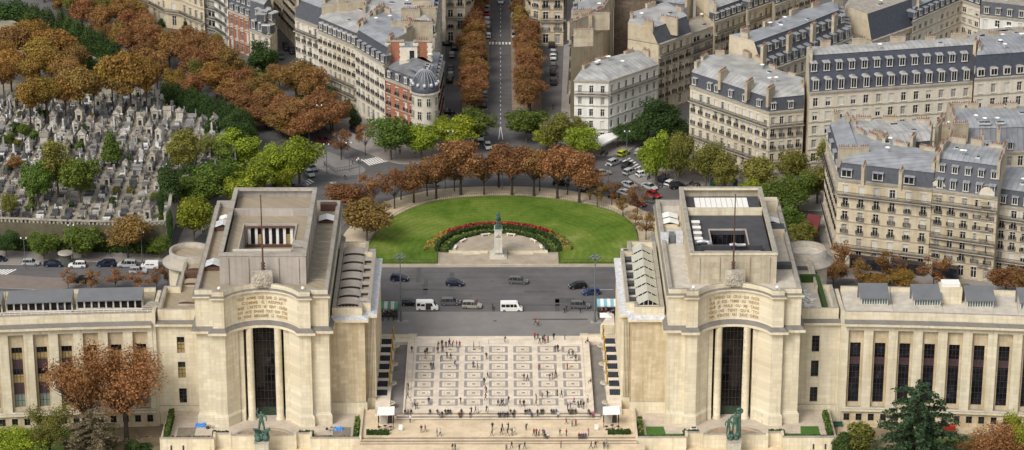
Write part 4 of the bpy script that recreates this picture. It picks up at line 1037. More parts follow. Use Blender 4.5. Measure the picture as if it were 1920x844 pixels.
    for A, za, Bq, zb in tiers:
        for k in range(n):
            k2 = (k+1) % n
            fm = sm if ed[k] in 'fn' else (M['party'] if ed[k] == 'b' else wm)
            sl.face([(*A[k], za), (*A[k2], za), (*Bq[k2], zb), (*Bq[k], zb)], fm)
    if mans > 0: sl.build('mansard', root)
    if flat or rise == 0:
        zc.face([(*p, mtop+.02) for p in top_i], rm)
    else:
        ri = inset(Lc, [((min_ if mans > 0 else 0)+rins if e in 'fn' else 0.0) for e in ed])
        rimo = inset(Lc, [(min_-.2 if e in 'fn' else 0.0) for e in ed]) if mans > 0 else inset(Lc, [(-.35 if e in 'fn' else 0) for e in ed])
        for k in range(n):
            k2 = (k+1) % n
            zc.face([(*rimo[k], mtop+.03), (*rimo[k2], mtop+.03), (*ri[k2], mtop+rise), (*ri[k], mtop+rise)], rm if ed[k] in 'fn' else M['party'])
        zc.face([(*p, mtop+rise) for p in ri], rm)
    # orient the seams with the longest front
    kbest = max(range(n), key=lambda k: (ed[k] in 'fn')*math.hypot(Lc[(k+1) % n][0]-Lc[k][0], Lc[(k+1) % n][1]-Lc[k][1]))
    pa, pb = Lc[kbest], Lc[(kbest+1) % n]; ra = math.atan2(pb[1]-pa[1], pb[0]-pa[0])
    ca, sa = math.cos(-ra), math.sin(-ra)
    zc.v = [(v[0]*ca-v[1]*sa, v[0]*sa+v[1]*ca, v[2]) for v in zc.v]
    zc.build('roof', root, (0, 0, 0), ra)
    # windows
    rest = MB()
    wins.sort(key=lambda w: w[5] if False else w[1])
    for i, (x, y, z0, z1, w_, a, rj, ci) in enumerate(wins):
        r = rg.random(); k = 1 if r < shut*.5 else 2 if r < shut else 3 if r < shut+.25 else 0
        if white_top is not None and rj == white_top and r > .35: k = 1 if r < .7 else 4
        if i < 100: put('window', WM[k], root, (x, y, z0), a, (w_, 1, z1-z0))
        else:
            c_, s_ = math.cos(a), math.sin(a); me = WM[k]
            for p_ in me.polygons: rest.face([(x+me.vertices[v].co.x*w_*c_-me.vertices[v].co.y*s_, y+me.vertices[v].co.x*w_*s_+me.vertices[v].co.y*c_, z0+me.vertices[v].co.z*(z1-z0)) for v in p_.vertices], me.materials[p_.material_index])
    if rest.v: rest.build('window', root)['kind'] = 'stuff'
    if rails:
        rest = MB()
        for i, (x, y, z0, a, w_) in enumerate(rls):
            if i < 100: put('balcony', RAILW, root, (x, y, z0), a, (w_/1.15, 1, 1))
    if mans > 0 and dorm:
        slope = (min_-.25)/mans
        lv = [(.5, min(1.7, mans*.55))] if not two_tier else [(.35, mans*.5*.62), (mans*.5+.45, mans*.5*.5)]
        for j, (z, h) in enumerate(lv):
            dm = dormer_mesh(dw, h, dstyle if j == 0 else 'flat', rm, sm)
            for (x, y, a, nx, ny) in dorms:
                off = .25+slope*z-.25 if not two_tier else .3+slope*z-.2
                put('window', dm[1], put('dormer', dm[0], root, (x-nx*off, y-ny*off, ze_+z+.1), a))
    # chimneys along party walls
    if chim:
        for k in range(n):
            if ed[k] not in 'bB': continue
            p, q = Lc[k], Lc[(k+1) % n]; Ln = math.hypot(q[0]-p[0], q[1]-p[1])
            if Ln < 5: continue
            a = math.atan2(q[1]-p[1], q[0]-p[0]); nc = max(1, int(Ln/8*chim))
            for i in range(nc):
                t = (i+.5+rg.uniform(-.15, .15))/nc; L_ = min(Ln*.3, rg.uniform(2.2, 4.0))
                x, y = p[0]+(q[0]-p[0])*t, p[1]+(q[1]-p[1])*t; nx, ny = -math.sin(a), math.cos(a)
                put('chimney', chimney_mesh(L_, rg.uniform(.8, 1.6), M['chim'], rg), root, (x+nx*.45, y+ny*.45, mtop+rise*.8), a)
    for (px, py, L_, ang) in chpx:
        g_ = G(px, py, ze+mans+rise); put('chimney', chimney_mesh(L_, 1.1, M['chim'], rg), root, (g_.x-cx, g_.y-cy_, mtop+rise), ang)
    # roof windows, dishes
    xs = [p[0] for p in top_i]; ys = [p[1] for p in top_i]
    for i in range(2+int(extra or 0)):
        k = rg.randrange(n); t = rg.uniform(.2, .8); x = (top_i[k][0]*(1-t)+top_i[(k+1) % n][0]*t)*.55; y = (top_i[k][1]*(1-t)+top_i[(k+1) % n][1]*t)*.55
        if rg.random() < .45: put('satellite_dish', dish_mesh(), root, (x, y, mtop+rise), rg.uniform(2.5, 4))
        else:
            q = MB(); w_ = rg.uniform(.5, 1.1); q.box(-w_, w_, -.6, .6, -.3, .16, M['lead']); q.box(-w_+.12, w_-.12, -.48, .48, .16, .19, M['glass']); q.build('roof_window', root, (x, y, mtop+rise+.01), ra)
    return root
# ------------------------------------------------------------ the houses round the place
B = lambda *p: ('px',)+p
house('corner_house', 'cream corner house with slate roof and black top balcony on the steep side street', [(553, 33), (597, 50)], 19, B((650, 20), (590, -20)), floors=6, wall='lime3', mans=4.2, min_=2.6, dorm=0, balc=(5,), seed=2, white_top=5, edges='fbbb')
house('town_house', 'long cream house with oval dormers and three rows of black balconies', [(597, 58), (667, 88)], 18, B((715, 52), (645, 18)), floors=6, bay=2.2, win=(1.0, .62), balc=(2, 1), mans=3.4, min_=.9, dstyle='round', roof='zinc2', seed=3, dorm=1, extra=1)
house('town_house', 'pale stone house with tall arched doorway and steep slate roof with white dormers', [(667, 90), (721, 123)], 18, B((785, 84), (715, 52)), floors=5, g0=5, bay=2.9, win=(1.4, .66), balc=(), mans=4.4, min_=1.5, roof='zinc', wall='lime3', seed=4)
L4 = house('corner_house', 'red brick and stone corner house with slate dome and brick chimney walls', [(721, 146), (768, 164), (775, 166), (797, 174), (813, 172), (822, 158), (831, 116)], 14.5, B((775, 110),), edges='fffffffb', floors=4, g0=4, bay=3.0, win=(1.15, .62), wall='brick', balc=(), mans=2.6, min_=.9, dstyle='round', roof='zinc3', rise=2.2, rins=6.5, seed=5, chim=0, dw=.9, extra=3)
def add_to(root, px, py, z, ob):   # hang a mesh on a house at a seen spot
    g_ = G(px, py, z); ob.parent = root; ob.location = (g_.x-root.location.x, g_.y-root.location.y, z-root.location.z)
q = MB(); q.lathe((0, 0, 0), [(3.3, -14.5), (3.3, .1)], M['lime3'], 20); q.lathe((0, 0, 0), [(3.9, -.1), (3.9, .25), (3.6, .3)], M['cap'], 20)
q.lathe((0, 0, .3), [(3.5, 0), (3.45, 1.5), (3.3, 1.6), (2.7, 3.3), (1.6, 4.7), (.4, 5.5), (.35, 6.2), (.05, 6.4)], M['slate2'], 20)
for k in range(7):
    a = PI+PI*k/6; q.lathe((3.35*math.cos(a), 3.35*math.sin(a), 1.9), [(.05, .1), (.42, 0), (.42, .7), (.05, .95)], M['lead'], 8)
for k in range(20):
    a = 2*PI*k/20; q.tube([(3.4*math.cos(a), 3.4*math.sin(a), 1.9), (2.75*math.cos(a), 2.75*math.sin(a), 3.65), (1.65*math.cos(a), 1.65*math.sin(a), 5.05), (.4*math.cos(a), .4*math.sin(a), 5.85)], .05, M['lead'], 4)
add_to(L4, 797, 170, 14.5, q.build('corner_dome'))
for k in range(4):
    for f in (0, 1, 2):
        a = PI+PI*(k+.6)/4.4; gx, gy = L4.location.x, L4.location.y
        g_ = G(797, 170, 14.5); put('window', WM[0], L4, (g_.x-gx+3.36*math.cos(a), g_.y-gy+3.36*math.sin(a), 4.2+3.5*f), a+PI/2, (1.1, 1, 2.2))
for px, wd in ((741, 3.6), (793, 3.6)):
    q = MB(); q.box(-wd/2, wd/2, -.5, .5, -1, 5.0, M['brick'])
    for sx in (-1, 1): 
        for j in range(8): q.box(sx*wd/2-.5-.2*(j % 2), sx*wd/2+.5+.2*(j % 2), -.62, .62, -.9+.7*j, -.22+.7*j, M['lime3'])
    q.box(-wd/2-.6, wd/2+.6, -.64, .64, 5.0, 5.25, M['cap']); rr = random.Random(3)
    for j in range(int(wd*1.6)): q.lathe((-wd/2+.3+j/1.6, 0, 5.25), [(.17, 0), (.13, .7), (.05, .7)], M['pot'], 6)
    add_to(L4, px, 112, 18.4, q.build('chimney_wall'))
q = MB(); q.box(-2.2, 2.2, -2, 2, -3, 3.2, M['lime3']); q.box(-2.4, 2.4, -3.4, -2, -3, -.4, M['lime3']); q.box(.2, 1.4, -2.05, -2.01, -.3, 2.2, M['glass']); q.box(-2.3, 2.3, -2.1, 2.1, 3.2, 3.4, M['zinc']); add_to(L4, 767, 106, 19, q.build('roof_cabin'))
house('apartment_block', 'apartment block with pale zinc roof, dishes and white chimney stacks behind the brick corner house', [(680, 52), (738, 57), (815, 66)], 18.5, B((828, -30), (700, -30)), edges='ffFbb'.replace('F', 'f'), floors=5, mans=3.4, min_=1.0, roof='zinc2', slate='slate2', balc=(), rails=False, seed=6, rise=1.6, rins=3, chim=2, extra=8, bay=4, wall='lime3',
      chpx=((755, 48, 6, 0), (790, 50, 6, 0), (770, 25, 5, .1), (800, 22, 5, .1), (790, 8, 5, .1), (715, 20, 4, 1.2)))
house('apartment_block', 'blank rendered party wall with slate strip behind the cream side street houses', [(603, 14), (690, 4)], 24, B((715, -40), (620, -40)), edges='bbbb', floors=5, mans=0, rise=.4, seed=7, roof='tarmac', extra=3)
house('town_house', 'warm stone house with rounded bay behind the avenue trees, dome side', [(836, 82), (872, 82), (884, 76), (890, 60), (900, -60)], 21, B((840, -60),), base=True, edges='ffffbb', floors=6, g0=4.2, bay=3.6, win=(1.5, .66), balc=(2, 4), wall='lime2', seed=8)
house('town_house', 'warm stone house with banded ground floor and rounded bay behind the avenue trees', [(978, -60), (986, 66), (996, 82), (1012, 86), (1056, 86)], 21, B((1060, -40),), base=True, edges='fffffb', floors=6, g0=4.2, bay=3.6, win=(1.6, .66), balc=(2, 4), wall='lime2', seed=9)
house('town_house', 'narrow house with blank patched party wall and many chimney pots above the parked cars', [(1070, 84), (1131, 58)], 20.5, B((1150, 22), (1075, 18)), edges='bbbf', floors=6, mans=4.0, min_=1.6, wall='lime2', roof='zinc', seed=10, chim=3, balc=(2,), bay=2.4, dorm=2, chpx=((1094, 62, 5, .15), (1092, 36, 5, .15), (1092, 27, 5, .15), (1125, 32, 5, .1)))
q = MB(); q.box(-5, 5, -.02, .02, -8, 0, M['rubble']); 
house('town_house', 'tall house with plain buff party wall seen above the chimney pots', [(1086, 8), (1148, 8)], 24, B((1150, -40), (1086, -40)), edges='bbbf', floors=6, mans=2, min_=.8, seed=11, chim=1)
house('town_house', 'grey rendered party wall over brown rubble with three small windows', [(1152, 2), (1226, 2)], 23, B((1226, -40), (1152, -40)), edges='Bbbb', floors=6, wall='rubble', mans=3, min_=.8, seed=12, chim=1)
house('town_house', 'low pale house with slate roof and small paired windows in the back court', [(1226, 24), (1288, 32)], 19, B((1300, 0), (1230, 0)), edges='fbbb', floors=6, wall='lime3', mans=3, min_=1.4, bay=3.4, rails=False, balc=(), dorm=0, seed=13)
house('town_house', 'cream house with blank flank, skylit slate roof and black top balcony', [(1177, 74), (1235, 84), (1296, 62)], 19, B((1248, 34), (1185, 54)), edges='bfbbb', floors=6, wall='lime2', bay=2.7, mans=4.0, min_=2.4, dorm=0, balc=(5,), seed=14, roof='zinc2', rise=.6, rins=2.5, chim=1, chpx=((1255, 40, 5, -.5),))
house('corner_building', 'white stuccoed corner building with low patched zinc roof over the cafe awning', [(1077, 150), (1141, 152), (1234, 120)], 17, B((1196, 106), (1110, 128)), edges='ffbbb', floors=5, g0=4, bay=2.75, win=(1.0, .62), wall='stucco', mans=0, rise=1.8, rins=4.5, roof='zinc2', balc=(4,), rails=False, seed=15, chim=1.5, extra=4, shut=.1)
house('apartment_block', 'modern block with wide windows and deep striped balconies between older houses', [(1297, 62), (1339, 47)], 17.5, B((1325, 25), (1290, 36)), edges='fbbb', floors=6, bay=4.5, win=(3.4, .55), wall='lime3', mans=0, rise=0, flat=True, roof='tarmac', balc=(1, 2, 3, 4, 5), rails=False, seed=16, chim=0)
house('town_house', 'cream house with flat topped dormers and planted black balcony in the back street', [(1340, 42), (1402, 20)], 19, B((1370, -12), (1305, 12)), floors=6, bay=2.6, mans=3.3, min_=1.2, balc=(5,), seed=17, roof='zinc2', chim=2, wall='lime2')
house('town_house', 'cream house with dark dormered roof and red brick chimneys farther up the back street', [(1402, 20), (1453, 2)], 20, B((1425, -30), (1375, -15)), floors=6, bay=2.6, mans=3.6, min_=1.2, balc=(5,), seed=18, roof='zinc', chim=2, wall='lime2')
house('town_house', 'stone house with loggia and iron balconies at the end of the back street', [(1453, 10), (1530, -20)], 22, B((1520, -60), (1440, -40)), floors=7, bay=2.9, mans=3, balc=(3, 5), seed=19, wall='lime2')
house('corner_building', 'pale stone corner building with zinc roof and long black balcony above the lime trees', [(1294, 161), (1336, 175), (1442, 211), (1507, 205)], 17, B((1505, 182), (1462, 168), (1390, 136), (1325, 138)), edges='fffbbbb', floors=5, g0=3.8, bay=2.45, win=(1.05, .64), wall='lime', mans=3.4, min_=.9, dorm=2, roof='zinc2', balc=(4, 1), seed=20, white_top=4, chim=1.6, rise=1.6, rins=3.5, extra=3, chpx=((1355, 140, 3.5, 1.0), (1405, 160, 3.5, 1.0), (1445, 172, 3.5, 1.0)))
house('institute_building', 'very long stone building with two rows of dormers in a steep dark slate roof', [(1518, 174), (1824, 153)], 22, B((1834, 130), (1510, 151)), floors=6, g0=3.6, bay=3.32, win=(1.25, .62), wall='lime3', mans=8.2, min_=4.2, two_tier=True, dstyle='round', slate='slate2', roof='zinc2', balc=(), rails=False, rise=.5, rins=1.5, seed=21, chim=1, shut=.42, dw=1.3)
house('institute_building', 'stone building with white arched dormers and flat roof boxes, joined to the long slate roof', [(1827, 148), (1925, 141), (1995, 136)], 23.5, B((2010, 100), (1838, 112)), edges='ffbbb', floors=6, g0=4, bay=3.32, win=(1.25, .62), wall='lime3', mans=5.6, min_=1.5, dstyle='stone', slate='slate2', roof='zinc', balc=(), rails=False, seed=22, chim=1, dw=1.6, rise=.6, extra=6)
house('corner_building', 'six storey corner building with wide roof studios, pink top floor and white shutters', [(1549, 258), (1572, 335), (1748, 355)], 20.5, B((1768, 324), (1655, 305), (1600, 280), (1585, 252)), edges='ffbbbbb', floors=6, g0=4.2, bay=3.3, win=(1.25, .66), wall='lime2', mans=3.6, min_=1.0, dw=2.2, dorm=2, roof='zinc', balc=(1, 5), seed=23, white_top=5, rise=1.4, rins=4.0, chim=1.5, extra=2, chpx=((1620, 318, 3.5, 1.3), (1690, 328, 3.5, 1.3), (1600, 285, 7, .1)))
house('rear_wing', 'rear wing with pale zinc roof and dark window strip behind the pink topped corner building', [(1604, 280), (1672, 296), (1742, 290)], 21, B((1748, 262), (1590, 256)), edges='bfbbb', floors=6, mans=3.2, min_=.7, roof='zinc2', slate='slate', balc=(), rails=False, wall='lime3', seed=24, rise=1.2, rins=2.5, dorm=2, chim=1.4, chpx=((1712, 262, 3.5, 1.2), (1660, 264, 3.5, 1.2)))
R9b = house('town_house', 'stone house with two round gables, bay windows and a double row of dormers', [(1749, 355), (1871, 371)], 20.5, B((1885, 336), (1772, 322)), floors=7, g0=4, bay=2.9, win=(1.3, .66), wall='lime2', mans=6.6, min_=2.6, two_tier=True, balc=(2, 3, 6), seed=25, roof='zinc', chim=2, rise=.8, rins=2.0, extra=2)
for px, py in ((1761, 352), (1852, 365)):
    q = MB(); q.box(-2.1, 2.1, -1.0, .6, -17.2, -.2, M['lime2']); n = 14
    pr = [(2.0*math.cos(PI*i/n), 2.0*math.sin(PI*i/n)) for i in range(n+1)]
    q.face([(x, -1.05, z+.2) for x, z in pr], M['lime3']); q.grid([[(x, -1.05, z+.2) for x, z in pr], [(x, .8, z+.2) for x, z in pr]], M['cap']); q.grid([[(x*1.15, -1.2, z*1.15+.2) for x, z in pr], [(x*1.15, .8, z*1.15+.2) for x, z in pr]], M['cap']); q.lathe((0, 0, 0), [(.01, 0)]*2, M['cap'], 3)
    q.box(-2.3, 2.3, -1.3, .5, -.2, .2, M['cap'])
    for f in range(6):
        z = -16.6+f*2.9; q.box(-.8, .8, -1.04, -1.01, z, z+1.9, M['glass'])
        for xx in (-.8, 0, .8): q.box(xx-.05, xx+.05, -1.09, -1.042, z, z+1.9, M['wframe'])
        q.box(-1.3, 1.3, -1.7, -1.01, z-.3, z-.15, M['cap'])
        for zz in (z+.7,): q.box(-1.3, 1.3, -1.7, -1.65, zz-.04, zz+.04, M['iron'])
        for j in range(9): q.box(-1.3+j*.32, -1.26+j*.32, -1.69, -1.66, z-.15, z+.7, M['iron'])
    ob = q.build('bay_gable'); add_to(R9b, px, py, 20.5, ob); ob.rotation_euler = (0, 0, -.36); ob.scale = (.85, 1, 1)
house('town_house', 'lower cream house with dark mansard and three white dormers, last above the wing', [(1869, 384), (1935, 393)], 17.2, B((1965, 356), (1885, 346)), floors=6, g0=4, bay=2.7, wall='lime', mans=3.6, min_=1.0, roof='zinc', balc=(1, 5), seed=26, white_top=5, chim=1)
house('town_house', 'grey house with steep zinc roof, skylights and tall chimney stacks behind the round gables', [(1788, 287), (1842, 287), (1925, 284), (1980, 282)], 18, B((1985, 245), (1772, 246)), edges='fffbbb', floors=5, mans=5.0, min_=3.2, slate='zinc3', roof='zinc', balc=(), rails=False, seed=27, chim=2, rise=1.0, rins=2.5, dorm=2, extra=6, chpx=((1783, 262, 4, 1.3), (1842, 258, 4, 1.4), (1872, 250, 4, 1.4), (1800, 240, 4, .2), (1760, 240, 4, 1.2)))
house('town_house', 'zinc roofed rear building with red chimney pots between court and institute', [(1752, 262), (1800, 262)], 19, B((1850, 228), (1762, 240)), edges='bbbb', floors=5, mans=1.5, min_=.5, roof='zinc2', seed=28, chim=2, extra=3)
house('town_house', 'house with buff gable and two rows of dormers in a dark slate roof', [(1366, 118), (1434, 135), (1512, 106), (1596, 71)], 19, B((1590, 45), (1500, 70), (1415, 108)), edges='bfffbbb'.replace('fff', 'fff'), floors=5, wall='lime3', bay=3.0, mans=7.2, min_=3.6, two_tier=True, balc=(), rails=False, roof='zinc', seed=29, chim=1, rise=.3, rins=1.0, extra=4, chpx=((1432, 92, 2.5, 1.1), (1480, 72, 2.5, 1.1), (1525, 52, 2.5, 1.1), (1565, 36, 2.5, 1.1)))
house('rear_wing', 'low dark block with cluttered roof terrace and satellite dishes behind the institute', [(1496, 112), (1556, 108), (1625, 120)], 16, B((1640, 100), (1540, 88)), edges='ffbbb', floors=5, wall='lime3', mans=2.5, min_=.1, slate='slate2', roof='tarmac', flat=True, rise=0, balc=(), rails=False, dorm=1, seed=30, chim=0, extra=10)
R11 = house('office_building', 'office building with black metal roof and tall arched glass bay', [(1582, 56), (1635, 77), (1712, 50)], 17, B((1690, 20), (1610, 15)), edges='bfbbb', floors=4, bay=3.6, win=(2.2, .7), wall='lime3', mans=6.8, min_=2.4, slate='slate2', roof='tarmac', flat=True, rise=0, dorm=0, balc=(), rails=False, seed=31, chim=0, extra=2)
q = MB(); n = 12; pr = [(2.0*math.cos(PI*i/n), 2.0*math.sin(PI*i/n)) for i in range(n+1)]
q.face([(2.0, -.75, -14)]+[(x, -.75, z) for x, z in pr]+[(-2.0, -.75, -14)], M['glass']); 
q.grid([[(2.7, -.9, -14)]+[(x*1.35, -.9, z*1.35) for x, z in pr]+[(-2.7, -.9, -14)], [(2.0, -.9, -14)]+[(x, -.9, z) for x, z in pr]+[(-2.0, -.9, -14)]], M['lime3'], False); q.grid([[(2.7, -.9, -14)]+[(x*1.35, -.9, z*1.35) for x, z in pr]+[(-2.7, -.9, -14)], [(2.7, 1.2, -14)]+[(x*1.35, 1.2, z*1.35) for x, z in pr]+[(-2.7, 1.2, -14)]], M['lime3'], False)
for k in range(5): q.box(-2+k, -1.92+k, -.84, -.76, -14, 1.6, M['wframe'])
for k in range(8): q.box(-2, 2, -.83, -.76, -14+k*2, -13.9+k*2, M['wframe'])
ob = q.build('arched_bay'); add_to(R11, 1676, 61, 16.0, ob); a_, b_ = G(1635, 77, 17), G(1712, 50, 17); ob.rotation_euler = (0, 0, math.atan2(b_.y-a_.y, b_.x-a_.x))
house('office_building', 'white rear block with rows of plain dark windows and no balconies', [(1711, 40), (1803, 0), (1838, 12)], 19, B((1845, -30), (1770, -50)), edges='ffbbb', floors=6, bay=2.9, win=(1.5, .5), wall='lime3', mans=3, min_=1.2, slate='slate2', balc=(), rails=False, seed=32, shut=.12)
house('town_house', 'white house with dark dormered roof and rooftop shrubs above the institute', [(1838, 28), (1925, 38), (1985, 42)], 18, B((1990, 0), (1850, -10)), edges='ffbbb', floors=5, bay=3.2, wall='stucco', mans=3.6, min_=1.0, roof='tarmac', flat=True, rise=0, balc=(), rails=False, seed=33)
house('rear_wing', 'flat gravel roofed block with white plant boxes behind the arched dormers', [(1786, 88), (1930, 74)], 25, B((1935, 48), (1838, 56)), edges='bbbb', floors=5, mans=0, flat=True, rise=0, roof='tarmac', seed=34, chim=0, extra=12)
# houses beyond the rusty avenue
house('mansion', 'ornate stone mansion with arched brown doorway behind the rusty avenue', [(268, 32), (286, 38), (313, 52), (342, 56), (364, 66), (385, 74)], 17, B((420, 10), (330, -10)), base=True, edges='fffffbbb', floors=4, g0=5.0, bay=3.4, win=(1.3, .62), wall='lime2', mans=3, balc=(1,), rails=False, seed=35)
house('apartment_block', 'white modern block with green glass balconies beside the mansion', [(386, 70), (409, 76), (430, 90)], 24, B((470, 55), (430, 30)), base=True, edges='ffbbb', floors=8, g0=3.4, bay=4.2, win=(3.0, .62), wall='stucco', mans=0, flat=True, rise=0, roof='tarmac', balc=(1, 2, 3, 4, 5, 6, 7), rails=False, seed=36, chim=0)
house('town_house', 'red brick house with stone bands and small gable beside the white modern block', [(431, 92), (470, 108)], 11.5, B((500, 80), (465, 62)), base=True, floors=3, g0=3.6, bay=2.6, wall='brick', mans=5.0, min_=1.6, two_tier=True, balc=(), rails=False, seed=37)
house('corner_house', 'small cream corner house with high curved slate roof and white dormers', [(470, 116), (508, 130), (521, 112)], 9.5, B((505, 82), (478, 92)), base=True, edges='ffbbb', floors=3, g0=3.4, bay=2.8, wall='lime3', mans=7.0, min_=2.9, two_tier=True, dstyle='round', roof='zinc2', balc=(), rails=False, seed=38, flat=True, rise=0)
house('town_house', 'tall stone house at the upper end of the steep side street', [(508, 38), (533, 64)], 19, B((575, 40), (545, 10)), base=True, floors=6, bay=2.6, balc=(2, 5), seed=39, wall='lime2')
house('town_house', 'tall stone house low on the steep side street, next to the cream corner house', [(533, 64), (556, 90)], 17.5, B((600, 66), (575, 40)), base=True, floors=6, bay=2.6, balc=(5,), seed=40, wall='lime')
# ------------------------------------------------------------ trees
ONES = ['', 'first', 'second', 'third', 'fourth', 'fifth', 'sixth', 'seventh', 'eighth', 'ninth', 'tenth', 'eleventh', 'twelfth', 'thirteenth', 'fourteenth', 'fifteenth', 'sixteenth', 'seventeenth', 'eighteenth', 'nineteenth', 'twentieth']
TENS = {2: 'twenty', 3: 'thirty', 4: 'forty', 5: 'fifty', 6: 'sixty'}
def nth(k):
    if k <= 20: return ONES[k]
    t, o = divmod(k, 10)
    return (TENS[t][:-1]+'ieth') if o == 0 else TENS[t]+'-'+ONES[o]
def leaf_quads(mb, blobs, count, size, mat, rg, shell=.55, droop=.0, flat=.0):
    """leaf sprays through the lobes' volume, thicker near the skin"""
    wts = [b[3]*b[4]*b[5] for b in blobs]; tot = sum(wts)
    for (x, y, z, rx, ry, rz), w_ in zip(blobs, wts):
        for _ in range(int(count*w_/tot)):
            while True:
                d = Vector((rg.gauss(0, 1), rg.gauss(0, 1), rg.gauss(0, 1)))
                if d.length > .01: break
            d.normalize()
            r = (shell+(1-shell)*rg.random()**.6)*rg.uniform(.86, 1.1)
            c = Vector((x+d.x*rx*r, y+d.y*ry*r, z+d.z*rz*r))
            nrm = (d*1.1+Vector((rg.uniform(-1, 1), rg.uniform(-1, 1), rg.uniform(-1, 1)+.35))).normalized()
            if flat: nrm = (nrm*(1-flat)+Vector((0, 0, 1))*flat).normalized()
            a = nrm.orthogonal().normalized(); a = Matrix.Rotation(rg.uniform(0, 6.28), 3, nrm) @ a; b_ = nrm.cross(a)
            s = size*rg.uniform(.6, 1.35); e = rg.uniform(.5, .9)
            q = [c+a*s, c+b_*s*e, c-a*s, c-b_*s*e]
            if droop: q[0].z -= droop*s
            mb.face(q, mat)
def lobes(rg, n, R_, hz, zc, rl=.5, top=1.0):
    out = []
    for i in range(n):
        while True:
            x, y, z = rg.uniform(-1, 1), rg.uniform(-1, 1), rg.uniform(-1, 1)
            if .15 < x*x+y*y+z*z < 1: break
        k = rl*rg.uniform(.5, 1.35)
        out.append((x*R_*(1-rl*.6), y*R_*(1-rl*.6), zc+z*hz*(1-rl*.55), R_*k, R_*k, hz*k*.95))
    return out
def trunk_mesh(rg, h, r, crown, nlimb=6, mat='bark', spread=.6):
    mb = MB(); zc = crown[0]; R_ = crown[1]; bend = rg.uniform(-.3, .3)
    top = (bend, rg.uniform(-.3, .3), zc+R_*.3)
    mb.tube([(0, 0, -.3), (0, 0, .15), (bend*.2, 0, h*.5), (bend*.6, 0, h), top], [r*1.5, r*1.1, r*.85, r*.7, r*.2], M[mat], 8)
    for i in range(nlimb):
        a = 2*PI*i/nlimb+rg.uniform(-.4, .4); z0 = h*rg.uniform(.8, 1.1); L_ = R_*rg.uniform(.6, .95)
        p0 = Vector((bend*.5, 0, z0)); p1 = p0+Vector((math.cos(a)*L_*.45, math.sin(a)*L_*.45, L_*.45)); p2 = p0+Vector((math.cos(a)*L_*spread*1.5, math.sin(a)*L_*spread*1.5, L_*rg.uniform(.8, 1.2)))
        mb.tube([p0, p1, p2], [r*.5, r*.32, r*.08], M[mat], 5)
        for j in range(2):
            b_ = a+rg.uniform(-.8, .8); p3 = p1+Vector((math.cos(b_)*L_*.5, math.sin(b_)*L_*.5, L_*rg.uniform(.2, .6))); mb.tube([p1, p3], [r*.25, r*.05], M[mat], 4)
    return mb.mesh('trunk')
TREES = {}
def species(key, n, make):
    TREES[key] = [make(random.Random(hash_(key)*31+i)) for i in range(n)]
def hash_(s): return sum(ord(c)*(i+3) for i, c in enumerate(s)) % 9973
# canonical trees are 12 m tall with a crown 9 m wide
def t_round(rg):
    mb = MB(); B_ = lobes(rg, 26, 4.6, 4.2, 7.8, .33)+[(0, 0, 7.6, 2.9, 2.9, 2.7)]
    leaf_quads(mb, B_, 6500, .20, LEAF['rust'], rg, .32); return mb.mesh('crown'), trunk_mesh(rg, 4.2, .30, (7.5, 4), 6)
def t_full(rg):
    mb = MB(); B_ = lobes(rg, 28, 4.6, 4.7, 7.3, .33)+[(0, 0, 7.2, 3.1, 3.1, 3.4)]
    leaf_quads(mb, B_, 7600, .21, LEAF['lime'], rg, .42); return mb.mesh('crown'), trunk_mesh(rg, 3.4, .32, (7, 4), 6, 'bark2')
def t_tall(rg):
    mb = MB(); B_ = lobes(rg, 22, 4.6, 3.7, 8.4, .36)+[(0, 0, 8.4, 3.6, 3.6, 3.0)]
    leaf_quads(mb, B_, 5600, .23, LEAF['amber'], rg, .55); return mb.mesh('crown'), trunk_mesh(rg, 5.4, .24, (8.2, 4), 8)
def t_sparse(rg):
    mb = MB(); B_ = lobes(rg, 16, 4.5, 4.2, 7.6, .32)
    leaf_quads(mb, B_, 1900, .22, LEAF['rust'], rg, .3); return mb.mesh('crown'), trunk_mesh(rg, 4.0, .22, (7.6, 4.6), 9)
def t_column(rg):
    mb = MB(); B_ = [(rg.uniform(-.6, .6), rg.uniform(-.6, .6), 1.0+z*1.15, 4.2*(1-(z/9.5)**3*.6), 4.2*(1-(z/9.5)**3*.6), 1.5) for z in range(10)]+lobes(rg, 8, 4.4, 5.4, 6.2, .3)
    leaf_quads(mb, B_, 4600, .30, LEAF['dark'], rg, .7); return mb.mesh('crown'), trunk_mesh(rg, 2, .3, (6, 3), 3)
def t_cypress(rg):
    mb = MB(); B_ = [(0, 0, .8+z*1.12, 3.6*math.sin(PI*(.12+.86*(1-z/10)**.8))+.4, 3.6*math.sin(PI*(.12+.86*(1-z/10)**.8))+.4, 1.2) for z in range(10)]
    leaf_quads(mb, B_, 3000, .34, LEAF['dark'], rg, .75); return mb.mesh('crown'), trunk_mesh(rg, 1.2, .3, (4, 2), 2)
def t_cedar(rg, mat='cedar'):
    mb = MB(); B_ = []
    for lv in range(9):
        z = 2.0+lv*1.12; Rl = (5.4*(1-lv/9.6)**.75+.5)*rg.uniform(.85, 1.15); nb = max(4, int(9-lv*.6))
        for i in range(nb):
            a = 2*PI*i/nb+rg.uniform(-.3, .3)+lv; L_ = Rl*rg.uniform(.6, 1.3)
            for k in range(5):
                t = .25+.75*k/4; wd = (.85-.35*t)*(1-lv*.05); B_.append((math.cos(a)*L_*t, math.sin(a)*L_*t, z+.25*t-.75*t*t, wd*1.15, wd*1.15, .26))
    B_.append((0, 0, 11.6, .5, .5, .7))
    leaf_quads(mb, B_, 14000, .15, LEAF[mat], rg, .2, .5, .35); return mb.mesh('crown'), trunk_mesh(rg, 9, .34, (10, 1), 8)
